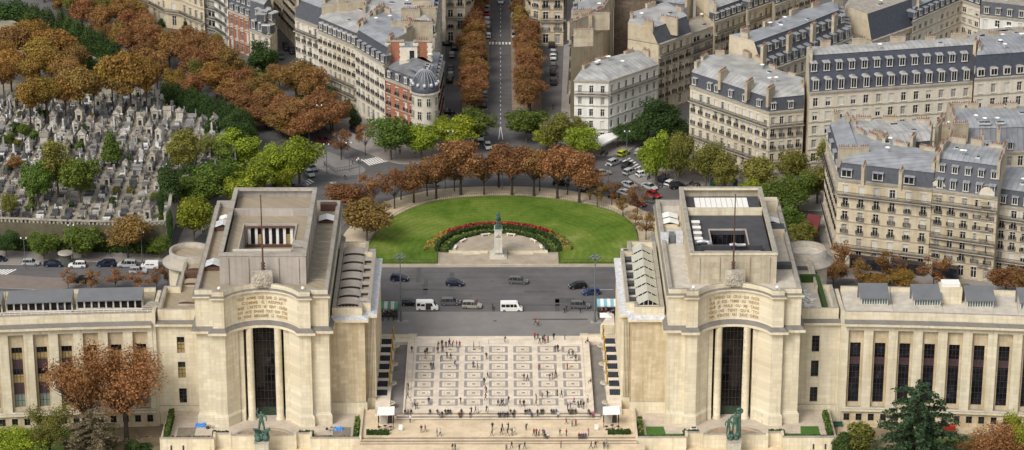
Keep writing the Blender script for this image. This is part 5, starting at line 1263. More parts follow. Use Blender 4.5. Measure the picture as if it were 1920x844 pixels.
def t_bush(rg):
    mb = MB(); B_ = lobes(rg, 9, 4.5, 5.0, 5.6, .45)+[(0, 0, 4, 3.6, 3.6, 3.6)]
    leaf_quads(mb, B_, 3200, .40, LEAF['green'], rg, .7); return mb.mesh('crown'), trunk_mesh(rg, 1.5, .3, (4, 3), 5)
def t_cone(rg):
    mb = MB(); B_ = [(rg.uniform(-.4, .4), rg.uniform(-.4, .4), 3.0+z*.95, 4.2*(1-z/10.5)+.4, 4.2*(1-z/10.5)+.4, 1.2) for z in range(9)]+lobes(rg, 8, 3.4, 3.6, 5.8, .33)
    leaf_quads(mb, B_, 4600, .30, LEAF['green'], rg, .65); return mb.mesh('crown'), trunk_mesh(rg, 3, .3, (5, 3), 4)
def t_big(rg):
    mb = MB(); B_ = lobes(rg, 26, 4.6, 4.4, 7.4, .34)+[(0, 0, 7.4, 2.8, 2.8, 2.8)]
    leaf_quads(mb, B_, 9500, .12, LEAF['russet'], rg, .25); return mb.mesh('crown'), trunk_mesh(rg, 3.8, .28, (7.4, 4.4), 9)
for k_, n_, f_ in (('big', 5, t_big), ('round', 5, t_round), ('full', 5, t_full), ('tall', 4, t_tall), ('sparse', 4, t_sparse), ('column', 3, t_column), ('cypress', 2, t_cypress), ('cedar', 1, t_cedar), ('bush', 2, t_bush), ('cone', 2, t_cone)): species(k_, n_, f_)
def setmat(o, m):
    o.material_slots[0].link = 'OBJECT'; o.material_slots[0].material = m
TR = random.Random(99)
def tree(name, label, pos, h, w_, kind, leaf, group=None):
    cm, tm = TR.choice(TREES[kind]); k = h/12.0
    root = empty(name, pos, TR.uniform(0, 6.28), label, 'tree' if kind != 'bush' else 'bush', group)
    kx = w_/9.0
    root.scale = (kx, kx*TR.uniform(.92, 1.08), k)
    c = put('crown', cm, root); setmat(c, LEAF[leaf])
    t = put('trunk', tm, root)
    if kind in ('tall', 'sparse', 'round', 'full', 'big'): t.scale = (min(1.0, k/kx)*1.0,)*2+(1,)
    return root
def tree_px(x, ytop, ybase, wpx, kind, leaf, label, group=None, z=0.0, name=None):
    p = G(x, ybase, z); s = F/((Vector(p)-Vector((0, CY, H))).dot(Vector(FW)))
    w_ = wpx/s*(1.27 if kind == 'round' else 1.16 if kind == 'full' else 1.08); h = (ybase-ytop)/s/.94
    h = max(h-.10*w_, h*.8)
    nm = name or dict(russet='chestnut_tree', rust='chestnut_tree', brown='chestnut_tree', amber='plane_tree', lime='lime_tree', green='broadleaf_tree', dark='evergreen_tree', olive='lime_tree', cedar='cedar_tree', grey='conifer_tree')[leaf]
    if kind == 'cypress': nm = 'cypress_tree'
    if kind == 'bush': nm = 'bush'
    return tree(nm, label, p, h, w_, kind, leaf, group)
CZ = 6.2
gl_ = 'trees round the lawn'
ring_ = [(700, 312, 395, 58, 'sparse', 'rust'), (740, 312, 392, 50, 'sparse', 'rust'), (752, 302, 375, 55, 'sparse', 'rust'), (776, 303, 381, 56, 'round', 'rust'), (801, 290, 368, 50, 'sparse', 'rust'), (818, 282, 373, 62, 'round', 'rust'), (852, 290, 359, 50, 'sparse', 'rust'), (864, 254, 366, 76, 'round', 'rust'), (908, 278, 366, 56, 'sparse', 'rust'), (935, 262, 352, 60, 'round', 'rust'), (960, 258, 366, 80, 'round', 'rust'), (1001, 264, 368, 62, 'round', 'rust'), (1012, 272, 359, 50, 'sparse', 'rust'), (1045, 268, 373, 66, 'round', 'rust'), (1064, 285, 366, 50, 'sparse', 'rust'), (1086, 275, 381, 68, 'round', 'rust'), (1106, 305, 375, 48, 'sparse', 'rust'), (1120, 335, 388, 38, 'sparse', 'brown'), (1147, 330, 385, 36, 'sparse', 'rust'), (1168, 362, 407, 34, 'sparse', 'brown'), (1195, 340, 402, 40, 'sparse', 'rust'), (1192, 388, 424, 30, 'sparse', 'brown'), (1211, 392, 450, 50, 'sparse', 'brown')]
for i, a in enumerate(ring_):
    tree_px(*a, f'{"bare twigged" if a[4] == "sparse" else "full crowned"} {"brown" if a[5] == "brown" else "rusty"} tree on the sandy path, {nth(i+1)} from the round brown tree', gl_)
tree_px(688, 356, 452, 98, 'full', 'brown', 'dense round golden brown tree between the court pavilion and the lawn')
tree_px(655, 336, 402, 78, 'round', 'rust', 'low rusty tree right behind the round golden brown tree')
G1 = 'green trees between cemetery wall and place'
for i, (a, l) in enumerate([((562, 238, 350, 80, 'full', 'lime'), 'bright yellow green tree nearest the parked silver cars'), ((512, 266, 354, 72, 'full', 'lime'), 'yellow green tree just behind the brightest one by the silver cars'), ((455, 236, 330, 86, 'full', 'lime'), 'tall yellow green tree at the end of the clipped dark hedge trees'), ((420, 284, 362, 72, 'full', 'green'), 'mid green tree wedged between the tall yellow green tree and the wall'), ((482, 290, 374, 76, 'full', 'lime'), 'yellow green tree above the back corner of the court pavilion'), ((377, 310, 402, 88, 'full', 'green'), 'broad green tree standing against the curved cemetery wall'), ((447, 322, 397, 62, 'full', 'lime'), 'small yellow tree peeping over the court pavilion roof'), ((364, 362, 458, 74, 'full', 'lime'), 'bright green tree below the broad one, right by the round turret'), ((400, 222, 292, 55, 'column', 'dark'), 'dark evergreen at the lower end of the clipped hedge trees'), ((530, 300, 358, 60, 'full', 'lime'), 'low yellow green tree above the far parapet of the court pavilion')]):
    tree_px(*a, l, G1)
G2 = 'lime trees along the place'
for a, l in [((733, 206, 300, 86, 'full', 'green'), 'broad fresh green tree below the brick corner house'), ((790, 218, 300, 72, 'full', 'lime'), 'yellow green tree below the slate dome'), ((857, 215, 288, 76, 'full', 'lime'), 'yellow green tree at the corner of the avenue below the dome'), ((893, 198, 276, 72, 'full', 'green'), 'fresh green tree at the foot of the avenue trees nearest the dome'), ((828, 212, 276, 48, 'full', 'lime'), 'thin yellow green tree squeezed behind the one at the avenue corner'), ((987, 193, 266, 76, 'full', 'green'), 'fresh green tree at the foot of the avenue trees nearest the white building'), ((1043, 207, 288, 62, 'full', 'olive'), 'gappy yellow green tree before the blank party wall'), ((1022, 235, 284, 44, 'full', 'lime'), 'small yellow green tree between two bigger ones by the avenue'), ((1096, 230, 300, 64, 'full', 'lime'), 'bright yellow green tree before the white corner building'), ((1082, 217, 272, 42, 'full', 'olive'), 'olive tree touching the white corner building front'), ((1230, 240, 348, 62, 'full', 'lime'), 'bright yellow green tree at the cafe crossing'), ((1276, 233, 328, 54, 'full', 'olive'), 'olive tree close against the long balcony corner building'), ((1266, 258, 350, 44, 'full', 'olive'), 'slim olive tree by the metro steps'), ((1322, 258, 356, 66, 'full', 'olive'), 'olive tree over the cafe terrace'), ((1358, 286, 368, 62, 'full', 'olive'), 'dull olive tree above the skylit pavilion roof'), ((1420, 280, 362, 68, 'full', 'olive'), 'olive tree before the corner of the long balcony building'), ((1482, 276, 352, 58, 'full', 'olive'), 'pale olive tree before the long stone institute'), ((1456, 328, 408, 90, 'full', 'green'), 'big fresh green tree behind the skylit pavilion'), ((1420, 334, 392, 70, 'full', 'lime'), 'yellow green tree touching the far edge of the skylit pavilion'), ((1496, 318, 396, 68, 'full', 'green'), 'fresh green tree nearest the pink topped building'), ((1562, 248, 336, 70, 'full', 'olive'), 'tall olive tree at the side of the pink topped building'), ((1532, 296, 382, 56, 'full', 'olive'), 'olive brown tree in the lane beside the pink topped building'), ((1472, 376, 452, 62, 'full', 'green'), 'green tree beside the outer roof of the skylit pavilion'), ((1503, 408, 462, 52, 'full', 'olive'), 'small mixed green tree above the round turret of the skylit pavilion'), ((1695, 228, 290, 46, 'full', 'lime'), 'light green tree peeping between zinc roofs and institute'), ((1728, 232, 290, 40, 'full', 'lime'), 'light green treetop beside the red chimney pots'), ((1880, 205, 280, 60, 'full', 'lime'), 'light green treetop farthest along the institute front')]:
    tree_px(*a, l, G2)
for a, l in [((1238, 176, 266, 84, 'full', 'dark'), 'big dark green tree in the street beside the white corner building'), ((1186, 222, 272, 70, 'full', 'dark'), 'dark green tree under the white corner building flank'), ((1268, 212, 270, 58, 'full', 'dark'), 'dark green tree against the long balcony building flank'), ((1215, 200, 262, 60, 'full', 'dark'), 'dark green tree in the middle of the side street clump')]:
    tree_px(*a, l, 'dark trees in the side street')
G3 = 'trees before the pink topped building'
for i, a in enumerate([(1562, 488, 540, 46, 'round', 'rust'), (1577, 440, 520, 48, 'sparse', 'rust'), (1612, 478, 545, 56, 'sparse', 'brown'), (1640, 510, 552, 60, 'round', 'amber'), (1668, 462, 540, 54, 'sparse', 'rust'), (1690, 500, 552, 58, 'round', 'amber'), (1750, 470, 545, 58, 'sparse', 'rust'), (1790, 520, 560, 36, 'bush', 'lime'), (1885, 488, 555, 66, 'round', 'rust'), (1915, 496, 556, 56, 'round', 'rust'), (1820, 525, 560, 40, 'bush', 'olive')]):
    tree_px(*a, f'{dict(rust="rusty", brown="brown", amber="orange", lime="light green", olive="olive")[a[5]]} {"bush" if a[4] == "bush" else "street tree"} over the wing roof, {nth(i+1)} from the round turret', G3)
G4 = 'tall amber trees in the cemetery'
for i, a in enumerate([(22, 42, 130, 70), (60, 28, 118, 76), (105, 46, 132, 84), (75, 62, 150, 72), (143, 76, 152, 62), (22, 88, 172, 66), (58, 100, 176, 60), (98, 82, 170, 66), (125, 96, 178, 62), (58, 142, 236, 62), (90, 136, 232, 56), (124, 132, 226, 62), (152, 116, 224, 74), (212, 100, 208, 66), (246, 88, 214, 88), (276, 104, 212, 60), (232, 118, 216, 58), (3, 66, 158, 60), (8, 110, 185, 46), (178, 128, 215, 30)]):
    tree_px(*a, 'tall', 'amber' if i % 4 else 'brown', f'tall domed {"amber" if i % 4 else "orange brown"} tree over the tombs, {nth(i+1)} counting from the back corner', G4, CZ)
for a, l in [((210, 236, 312, 42, 'cone', 'green'), 'pointed green tree in the middle of the cemetery'), ((345, 244, 334, 74, 'full', 'olive'), 'broad olive tree in the cemetery by the curved wall'), ((110, 250, 372, 64, 'full', 'olive'), 'olive green tree tallest of the three in the cemetery corner'), ((72, 294, 386, 64, 'full', 'green'), 'dark green tree with slanting trunk among the dark slab tombs'), ((150, 280, 380, 74, 'full', 'green'), 'mid green broad tree among the dark slab tombs'), ((20, 358, 412, 32, 'full', 'olive'), 'small yellowing tree near the balustrade corner'), ((320, 302, 378, 44, 'column', 'dark'), 'dark evergreen beside the olive tree in the cemetery'), ((303, 358, 418, 14, 'cypress', 'dark'), 'thin dark cypress inside the balustrade'), ((320, 392, 466, 15, 'cypress', 'dark'), 'thin dark cypress outside the balustrade corner'), ((15, 248, 278, 26, 'full', 'green'), 'little green tree by the cemetery path'), ((47, 226, 262, 24, 'full', 'green'), 'tiny green tree beside the white chapel tomb'), ((30, 222, 256, 26, 'full', 'dark'), 'little dark tree behind the cemetery path'), ((158, 228, 258, 18, 'bush', 'dark'), 'dark bush between pale chapels'), ((28, 290, 320, 30, 'full', 'brown'), 'small brown tree at the cemetery edge')]:
    tree_px(*a, l, None, CZ)
for a, l in [((240, 396, 484, 88, 'round', 'brown'), 'golden brown street tree before the cemetery wall'), ((155, 413, 484, 74, 'full', 'green'), 'green street tree before the cemetery wall above the dark car'), ((83, 430, 486, 58, 'full', 'green'), 'smaller green street tree before the mossy cemetery wall'), ((300, 438, 486, 42, 'full', 'green'), 'thin green street tree by the white van'), ((12, 430, 484, 54, 'full', 'dark'), 'dark green street tree at the mossy end of the wall')]:
    tree_px(*a, l, 'street trees under the cemetery wall')
for i, (x, y0, y1, w_) in enumerate([(128, 500, 545, 36), (172, 502, 548, 42), (217, 500, 545, 46), (262, 504, 548, 44), (295, 498, 545, 30), (315, 490, 540, 26)]):
    tree_px(x, y0, y1, w_, 'sparse', 'rust', f'bare rusty sapling behind the wing roof, {nth(i+1)} from the dark hatchback', 'bare saplings behind the wing')
for i in range(15):
    t = i/14; tree_px(312+156*t, 152+52*t+TR.uniform(-4, 4), 207+56*t, 27, 'column', 'dark', f'clipped dark hedge tree beside the cemetery, {nth(i+1)} from the tall amber trees', 'clipped hedge trees', 3.0)
for i in range(9):
    t = i/8; tree_px(118+98*t, 22+52*t+TR.uniform(-4, 4), 82+58*t, 30, 'column', 'dark', f'clipped dark hedge tree at the back of the cemetery, {nth(i+1)} from its far end', 'clipped hedge trees', 3.0)
for i, a in enumerate([(5, 0, 52, 60), (36, -4, 50, 52), (62, 6, 58, 44), (92, 14, 66, 38)]): tree_px(*a, 'column', 'dark', f'dark evergreen at the far cemetery corner, {nth(i+1)} from the picture edge', 'far evergreens', 3.0)
for i, (x, y0, y1, w_, k_, l_) in enumerate([(436, 205, 262, 40, 'full', 'dark'), (452, 222, 280, 44, 'full', 'dark'), (420, 258, 300, 40, 'bush', 'green'), (470, 236, 276, 34, 'column', 'dark'), (388, 250, 292, 40, 'full', 'olive'), (350, 300, 345, 34, 'bush', 'dark'), (405, 300, 345, 50, 'full', 'green'), (180, 110, 150, 34, 'column', 'dark'), (160, 88, 128, 34, 'column', 'dark')]):
    tree_px(x, y0, y1, w_, k_, l_, f'dark green tree massed below the clipped hedge trees, {nth(i+1)} in the clump', 'dark trees at the cemetery edge', CZ)
# the broad rusty avenue
A0, A1 = G(606, 268), G(175, -30); ax = (A1-A0).to_2d(); AL = ax.length; ax /= AL; nx_ = Vector((-ax.y, ax.x))
cnt = {}
for r in range(5):
    lat = (-20, -11, -3, 7, 16)[r]
    for k in range(int(AL/8.4)):
        p = A0.to_2d()+ax*(k*8.4+TR.uniform(-1.6, 1.6))+nx_*(-(lat)+TR.uniform(-1.5, 1.5))
        px, py = PX(p.x, p.y, 0)
        if lat < -5 and py > 205: continue
        if px > 632 or (px > 585 and py > 225 and lat > 0 and px > 640): continue
        if px < 330 and py > 0.55*px+90: continue
        if px > 270 and py < 86+.34*(px-290): continue
        if 505 < px < 585 and py < 205 and lat < 0: continue
        cnt[r] = cnt.get(r, 0)+1
        rr = TR.random()
        tree('chestnut_tree', f'{"golden" if rr > .8 else "olive" if rr < .06 else "amber" if rr < .15 else "rusty"} avenue tree, {nth(r+1)} row from houses, {nth(cnt[r])} from place', (p.x, p.y, 0), TR.uniform(7.5, 12.0), TR.uniform(7.4, 10.6), 'round', 'brown' if rr > .8 else 'olive' if rr < .06 else 'amber' if rr < .15 else 'rust', 'rusty trees of the broad avenue')
for a, l in [((556, 108, 196, 66, 'round', 'brown'), 'brown tree at the foot of the cream corner house'), ((585, 120, 205, 52, 'round', 'rust'), 'rusty tree before the house with oval dormers'), ((624, 172, 246, 66, 'round', 'rust'), 'rusty tree before the arched doorway garden'), ((685, 226, 292, 34, 'sparse', 'rust'), 'thin rusty tree on the wide pavement'), ((640, 236, 300, 44, 'sparse', 'rust'), 'thin rusty tree on the traffic side of the pavement'), ((402, 60, 108, 42, 'full', 'lime'), 'bright green tree before the white modern block'), ((367, 62, 110, 26, 'full', 'lime'), 'slim bright green tree before the mansion'), ((492, 72, 150, 58, 'full', 'dark'), 'dark green tree before the small cream corner house'), ((478, 118, 158, 50, 'bush', 'green'), 'low green clump in the corner garden'), ((600, 152, 204, 46, 'bush', 'green'), 'green bush at the foot of the oval dormer house'), ((575, 160, 205, 34, 'bush', 'dark'), 'dark bush in the narrow front garden'), ((652, 182, 218, 30, 'cone', 'dark'), 'small dark conifer by the arched doorway'), ((348, 36, 60, 14, 'bush', 'dark'), 'round clipped bush by the mansion wall'), ((303, 32, 52, 14, 'bush', 'dark'), 'round clipped bush by the mansion doorway'), ((335, 48, 108, 46, 'sparse', 'rust'), 'wispy rusty tree before the mansion'), ((440, 98, 140, 40, 'bush', 'dark'), 'dark shrub under the red brick house'), ((665, 205, 240, 24, 'bush', 'dark'), 'dark shrub beside the arched doorway steps')]:
    tree_px(*a, l)
for i, (x, y) in enumerate([(445, 206), (470, 224), (505, 216), (500, 242), (535, 230), (530, 257), (566, 242), (560, 264), (592, 258), (603, 238), (482, 198), (430, 190), (620, 250), (468, 246)]):
    tree_px(x, y-TR.uniform(50, 62), y, TR.uniform(52, 64), 'round', 'brown' if i % 6 == 5 else 'rust', f'rusty tree crowding the place end of the broad avenue, {nth(i+1)} in the clump', 'rusty trees at the place end')
# the two tree strips of the avenue
for side, x0 in (('cemetery side', -7.0), ('cafe side', 7.9)):
    for k in range(27):
        y = 87+k*4.7
        tree('chestnut_tree', f'rusty tree in the {side} avenue strip, {nth(k+1)} from the place', (x0+TR.uniform(-.8, .8), y+TR.uniform(-.8, .8), .12), TR.uniform(7.8, 9.8), TR.uniform(7.6, 9.2), 'round', 'rust' if TR.random() < .93 else 'brown', f'trees of the {side} avenue strip')
# garden trees before the wings
for a, l in [((160, 618, 838, 135, 'big', 'russet'), 'large rusty chestnut before the tall windows'), ((238, 614, 832, 145, 'big', 'russet'), 'large thin leaved brown tree before the plain wing corner'), ((95, 735, 868, 92, 'big', 'olive'), 'green tree with leaning trunk under the rusty chestnut'), ((25, 778, 880, 150, 'big', 'lime'), 'bright green tree at the lower corner of the garden'), ((1860, 786, 900, 165, 'big', 'russet'), 'low brown tree beside the big cedar'), ((1912, 752, 880, 90, 'big', 'lime'), 'bright green tree beyond the brown tree and cedar'), ((1606, 782, 850, 58, 'bush', 'olive'), 'dark olive bush beside the garden path'), ((1580, 800, 860, 40, 'bush', 'dark'), 'small dark bush close to the forecourt corner'), ((262, 812, 862, 40, 'bush', 'dark'), 'dark green bush beneath the thin brown tree'), ((1505, 838, 868, 30, 'bush', 'lime'), 'little lime green bush at the path edge')]:
    tree_px(*a, l, None, -4.6)
t = tree_px(1716, 690, 905, 195, 'cedar', 'cedar', 'big dark cedar with drooping layered branches before the tall windows', None, -4.6)
t = tree_px(172, 752, 875, 150, 'cedar', 'grey', 'grey brown conifer with drooping sprays in front of the rusty chestnut', None, -4.6)
# ------------------------------------------------------------ hedges and beds
def hedge(name, label, pts, w_, h, z, mats, cat='hedge', group=None, dens=26, size=.16):
    """clipped hedge along a line"""
    rg = random.Random(len(label)); mb = MB()
    for (a, b_) in zip(pts, pts[1:]):
        a, b_ = Vector(a), Vector(b_); d = b_-a; L_ = d.length; d.normalize(); n = Vector((-d.y, d.x))
        mb.obox(((a.x+b_.x)/2, (a.y+b_.y)/2), (d.x*L_/2, d.y*L_/2), (n.x*w_*.42, n.y*w_*.42), z-.05, z+h*.93, mats[0])
        for _ in range(int(dens*L_*(w_+2*h)/2)):
            u = rg.uniform(0, L_); t = rg.uniform(-h, w_+h)
            if t < 0: v, zz = -w_/2, z+h+t
            elif t > w_: v, zz = w_/2, z+h-(t-w_)
            else: v, zz = t-w_/2, z+h
            c = Vector((a.x+d.x*u+n.x*v, a.y+d.y*u+n.y*v, zz+rg.uniform(-.06, .08))); s = size*rg.uniform(.6, 1.5)
            e1 = Vector((rg.uniform(-1, 1), rg.uniform(-1, 1), rg.uniform(-.6, 1))).normalized(); e2 = e1.orthogonal()
            mb.face([c+e1*s, c+e2*s, c-e1*s, c-e2*s], mats[rg.randrange(len(mats))])
    o = mb.build(name); tag(o, label, cat, group); return o
red = leafmat('red flowers', (.16, .012, .016), (.32, .04, .035), .05, .01, 2); orange = leafmat('orange flowers', (.36, .09, .015), (.48, .17, .03), .05, .01, 2); mauve = leafmat('plum foliage', (.07, .03, .03), (.14, .07, .05), .05, .01, 2)
hg = LEAF['green']; hd = M['hedge']
def arcp(r, a0, a1, n, cy_=-9.6): return arc(0, cy_, r, a0, a1, n)
hedge('hedge', 'low dark curved hedge around the raised plaza benches', arcp(11.3, .03, PI-.03, 26), .7, .9, .3, [hd])
hedge('hedge', 'tall dark curved hedge between the benches and the red flowers', arcp(14.2, .05, PI-.05, 30), .8, 1.35, .2, [hd])
hedge('hedge', 'green edging shrubs between the two curved hedges with plum patches', arcp(12.75, .06, PI-.06, 28), 1.7, .5, .25, [hg, hd, hg, mauve, LEAF['olive']], dens=12, size=.22)
hedge('flower_bed', 'curved bed of tall red flowers behind the horseman statue', arcp(15.7, .75, PI-.75, 22), 1.2, 1.35, .2, [red, red, red, orange], 'flower bed', dens=16, size=.2)
hedge('flower_bed', 'orange edge of the curved flower bed on its lawn side', arcp(16.8, .62, PI-.62, 22), .9, .9, .2, [orange, orange, red, LEAF['olive']], 'flower bed', dens=14, size=.2)
hedge('flower_bed', 'olive and orange shrubs ending the curved bed on the cemetery side', arcp(15.8, PI-.72, PI-.08, 9), 2.6, .9, .2, [LEAF['olive'], hg, orange, LEAF['brown']], 'flower bed', dens=12, size=.22)
hedge('flower_bed', 'olive and pink shrubs ending the curved bed on the parking side', arcp(15.8, .08, .72, 9), 2.6, .9, .2, [LEAF['olive'], hg, mauve, LEAF['brown']], 'flower bed', dens=12, size=.22)
for sx, nm in ((-1, 'court'), (1, 'turfed')):
    T2 = lambda pts: [(sx*p[0], p[1]) for p in pts]
    hedge('hedge', f'clipped box hedge fronting the {nm} forecourt, esplanade half', T2([(29.0, -105.4), (37.2, -105.4)]), .8, .6, -1.5, [hd] if sx > 0 else [hd, hd, LEAF['rust']])
    hedge('hedge', f'clipped box hedge along the front of the {nm} forecourt, garden half', T2([(56.8, -105.4), (66.4, -105.4)] if sx < 0 else [(56.8, -105.4), (66.4, -105.4)]), .8, .6, -1.5, [hd] if sx > 0 else [hd, LEAF['rust'], hd])
    hedge('hedge', f'short box hedge beside the basin of the {nm} forecourt, esplanade half', T2([(36.9, -103.6), (40.0, -103.6)]), .9, 1.0, -1.5, [hd, hg])
    hedge('hedge', f'short box hedge beside the basin of the {nm} forecourt, garden half', T2([(54.0, -103.6), (57.2, -103.6)]), .9, 1.0, -1.5, [hd, hg])
    hedge('hedge', f'tall side hedge of the {nm} forecourt next to the cafe', T2([(28.5, -104.6), (28.5, -97.0)]), .8, 1.3 if sx < 0 else 1.1, -1.5, [hd, hg, LEAF['olive']])
    hedge('hedge', f'tall side hedge of the {nm} forecourt next to the garden', T2([(66.2, -104.8), (66.2, -94.5)]), .9, 1.9 if sx < 0 else 1.3, -1.5, [hd, hg])
    hedge('planter_hedge', f'dark planter hedge before the white canopy beside the {nm} forecourt', T2([(21.8, -104.4), (26.4, -104.4)]), .7, .9, -.84, [hd], 'planter')
sheet('lawn', gp([(60, 790), (215, 800), (215, 870), (-30, 870), (-30, 790)], -4.59), M['turf'], -4.59); sheet('lawn', gp([(1760, 822), (1990, 815), (1990, 880), (1640, 880), (1690, 825)], -4.59), M['turf'], -4.59)
sheet('path', gp([(1572, 790), (1640, 780), (1900, 806), (1900, 822), (1660, 800), (1600, 806), (1615, 860), (1565, 860)], -4.588), M['sand'], -4.588)
# ------------------------------------------------------------ the cemetery on its terrace
M.update(cwall=stone('mossy cemetery wall', (.125, .11, .07), joint=.2, bw=.9, bh=.4, stain=.5, grime=.6, dirt=(.05, .055, .025), blockvar=.15),
         tomb=plain('tomb stone', (.85, .83, .80), .6, .22, 1.6, objcol=True, detail=8), tombdark=plain('polished granite', (.05, .05, .055), .2, .4, 3),
         chapel=stone('chapel stone', (.50, .465, .40), joint=.1, bw=.8, bh=.4, stain=.4, grime=.6, dirt=(.10, .095, .085), rnd=.2), chroof=stone('chapel roof stone', (.27, .25, .22), stain=.3, grime=.6, rnd=.25))
CP = gp([(-90, 414), (0, 416), (128, 421), (281, 424), (308, 422), (316, 408), (319, 385), (326, 366), (338, 352), (360, 345), (420, 318), (462, 268), (452, 250), (312, 196), (215, 128), (110, 68), (0, 30), (-160, -10), (-260, 200)], CZ)
sheet('cemetery_ground', CP, plain('cemetery gravel', (.27, .235, .18), .95, .3, .35, col2=(.35, .31, .235), detail=9), CZ, thick=6.4, edge=M['cwall'])
cw = empty('cemetery_wall', (CP[2][0], CP[2][1], 0), 0, 'long mossy retaining wall with stone balustrade holding up the cemetery', 'wall')
q = MB(lambda p: (p[0]-CP[2][0], p[1]-CP[2][1], p[2])); q2 = MB(q.xf)
for wi, (a, b_) in enumerate(zip(CP[:9], CP[1:10])):
    d = Vector((b_[0]-a[0], b_[1]-a[1])); L_ = d.length; d /= L_; n = Vector((d.y, -d.x)); c = ((a[0]+b_[0])/2, (a[1]+b_[1])/2)
    hi = 1.0 if wi < 4 else 2.6
    q.obox((c[0]+n.x*.25, c[1]+n.y*.25), (d.x*(L_/2+.1), d.y*(L_/2+.1)), (n.x*.24, n.y*.24), -.2, CZ+(.2 if hi < 2 else hi), M['cwall'] if hi < 2 else M['cap'])
    q2.obox((c[0]+n.x*.25, c[1]+n.y*.25), (d.x*(L_/2+.15), d.y*(L_/2+.15)), (n.x*.36, n.y*.36), CZ+hi, CZ+hi+.22, M['cap'])
    if hi < 2:
        for k in range(int(L_/.9)):
            t = (k+.5)/int(L_/.9); p = Vector(a).lerp(Vector(b_), t)+n*.25; q2.obox(p, (d.x*.2, d.y*.2), (n.x*.14, n.y*.14), CZ+.2, CZ+hi, M['cap'])
q.build('wall', cw); q2.build('balustrade', cw)
def inside(x, y, poly):
    r = False; n = len(poly)
    for i in range(n):
        (x1, y1), (x2, y2) = poly[i], poly[i-1]
        if (y1 > y) != (y2 > y) and x < (x2-x1)*(y-y1)/(y2-y1)+x1: r = not r
    return r
TG = random.Random(41)
def tomb_mesh(k):
    mb = MB(); t = M['tomb']; rg = random.Random(k); w_, l_ = 2.1, 1.15
    mb.box(-w_/2, w_/2, -l_/2, l_/2, 0, .28, t)
    if k in (0, 1, 2): mb.box(-w_/2+.12, w_/2-.12, -l_/2+.1, l_/2-.1, .28, .5, t); mb.box(w_/2-.42, w_/2-.2, -l_/2+.05, l_/2-.05, .5, 1.25+.3*k, t)
    if k == 1: mb.box(w_/2-.36, w_/2-.26, -.07, .07, 1.5, 2.2, t); mb.box(w_/2-.36, w_/2-.26, -.3, .3, 1.85, 2.0, t)
    if k == 2: mb.ball((-.3, 0, .62), .22, red, 6, 4); mb.ball((.1, .2, .6), .18, LEAF['green'], 6, 4)
    if k == 3: mb.prism([(-.95, -.5), (.95, -.5), (.95, .5), (-.95, .5)], .28, 1.0, t); mb.box(-1.02, 1.02, -.57, .57, 1.0, 1.14, t)
    if k == 4:
        mb.box(-.55, .55, -.5, .5, .28, 1.1, t); rows = [[(-.3, -.3, 1.1), (.3, -.3, 1.1), (.3, .3, 1.1), (-.3, .3, 1.1)], [(-.18, -.18, 3.2), (.18, -.18, 3.2), (.18, .18, 3.2), (-.18, .18, 3.2)], [(-.01, -.01, 3.5), (.01, -.01, 3.5), (.01, .01, 3.5), (-.01, .01, 3.5)]]; mb.grid(rows, t, False, True)
    if k == 5:
        mb.box(-.9, .9, -.45, .45, .28, .62, t); mb.box(-.45, .45, .3, .5, .62, 1.6, t); mb.face([(-.55, .28, 1.6), (.55, .28, 1.6), (0, .28, 2.0)], t); mb.face([(-.55, .28, 1.6), (0, .28, 2.0), (0, .52, 2.0), (-.55, .52, 1.6)], t); mb.face([(.55, .28, 1.6), (.55, .52, 1.6), (0, .52, 2.0), (0, .28, 2.0)], t)
    return mb.mesh('tomb')
TM = [tomb_mesh(k) for k in range(6)]
def chapel(k, x, y, label, s_=1.0):
    rg = random.Random(k*7+1); root = empty('chapel_tomb', (x, y, CZ), rg.choice((0, 0, .15, -.2, PI/2)), label, 'chapel tomb', 'chapel tombs in the cemetery'); root.scale = (s_, s_, s_*rg.uniform(.9, 1.25))
    w_, l_, h = .85, 1.0, 2.7
    q = MB(); q.box(-w_-.15, w_+.15, -l_-.15, l_+.15, 0, .3, M['chapel']); q.box(-w_, w_, -l_, l_, .3, h, M['chapel'])
    for sx in (-1, 1): q.box(sx*(w_-.16)-.16, sx*(w_-.16)+.16, -l_-.12, -l_-.002, .3, h, M['chapel'])
    q.build('wall', root)
    q = MB(); e = w_+.22
    if k % 3 == 2:
        q.box(-e, e, -l_-.2, l_+.2, h, h+.2, M['chroof']); q.lathe((0, 0, h+.2), [(.8, 0), (.7, .45), (.35, .8), (.05, .95)], M['chroof'], 10)
    else:
        q.face([(-e, -l_-.2, h), (0, -l_-.2, h+.85), (0, l_+.2, h+.85), (-e, l_+.2, h)], M['chroof']); q.face([(0, -l_-.2, h+.85), (e, -l_-.2, h), (e, l_+.2, h), (0, l_+.2, h+.85)], M['chroof'])
        for yy in (-l_-.19, l_+.19): q.face([(-e, yy, h), (e, yy, h), (0, yy, h+.85)], M['chapel'])
        q.face([(-e, -l_-.2, h), (e, -l_-.2, h), (e, l_+.2, h), (-e, l_+.2, h)], M['chapel'])
    q.box(-.06, .06, -.06, .06, h+.8, h+1.5, M['chroof']); q.box(-.25, .25, -.05, .05, h+1.15, h+1.28, M['chroof'])
    q.build('roof', root)
    q = MB(); q.box(-.4, .4, -l_-.04, -l_-.003, .32, 1.9, M['mull']); q.lathe((0, -l_-.02, 1.9), [(.01, 0), (.4, 0)], M['mull'], 8); q.build('door', root)
    return root
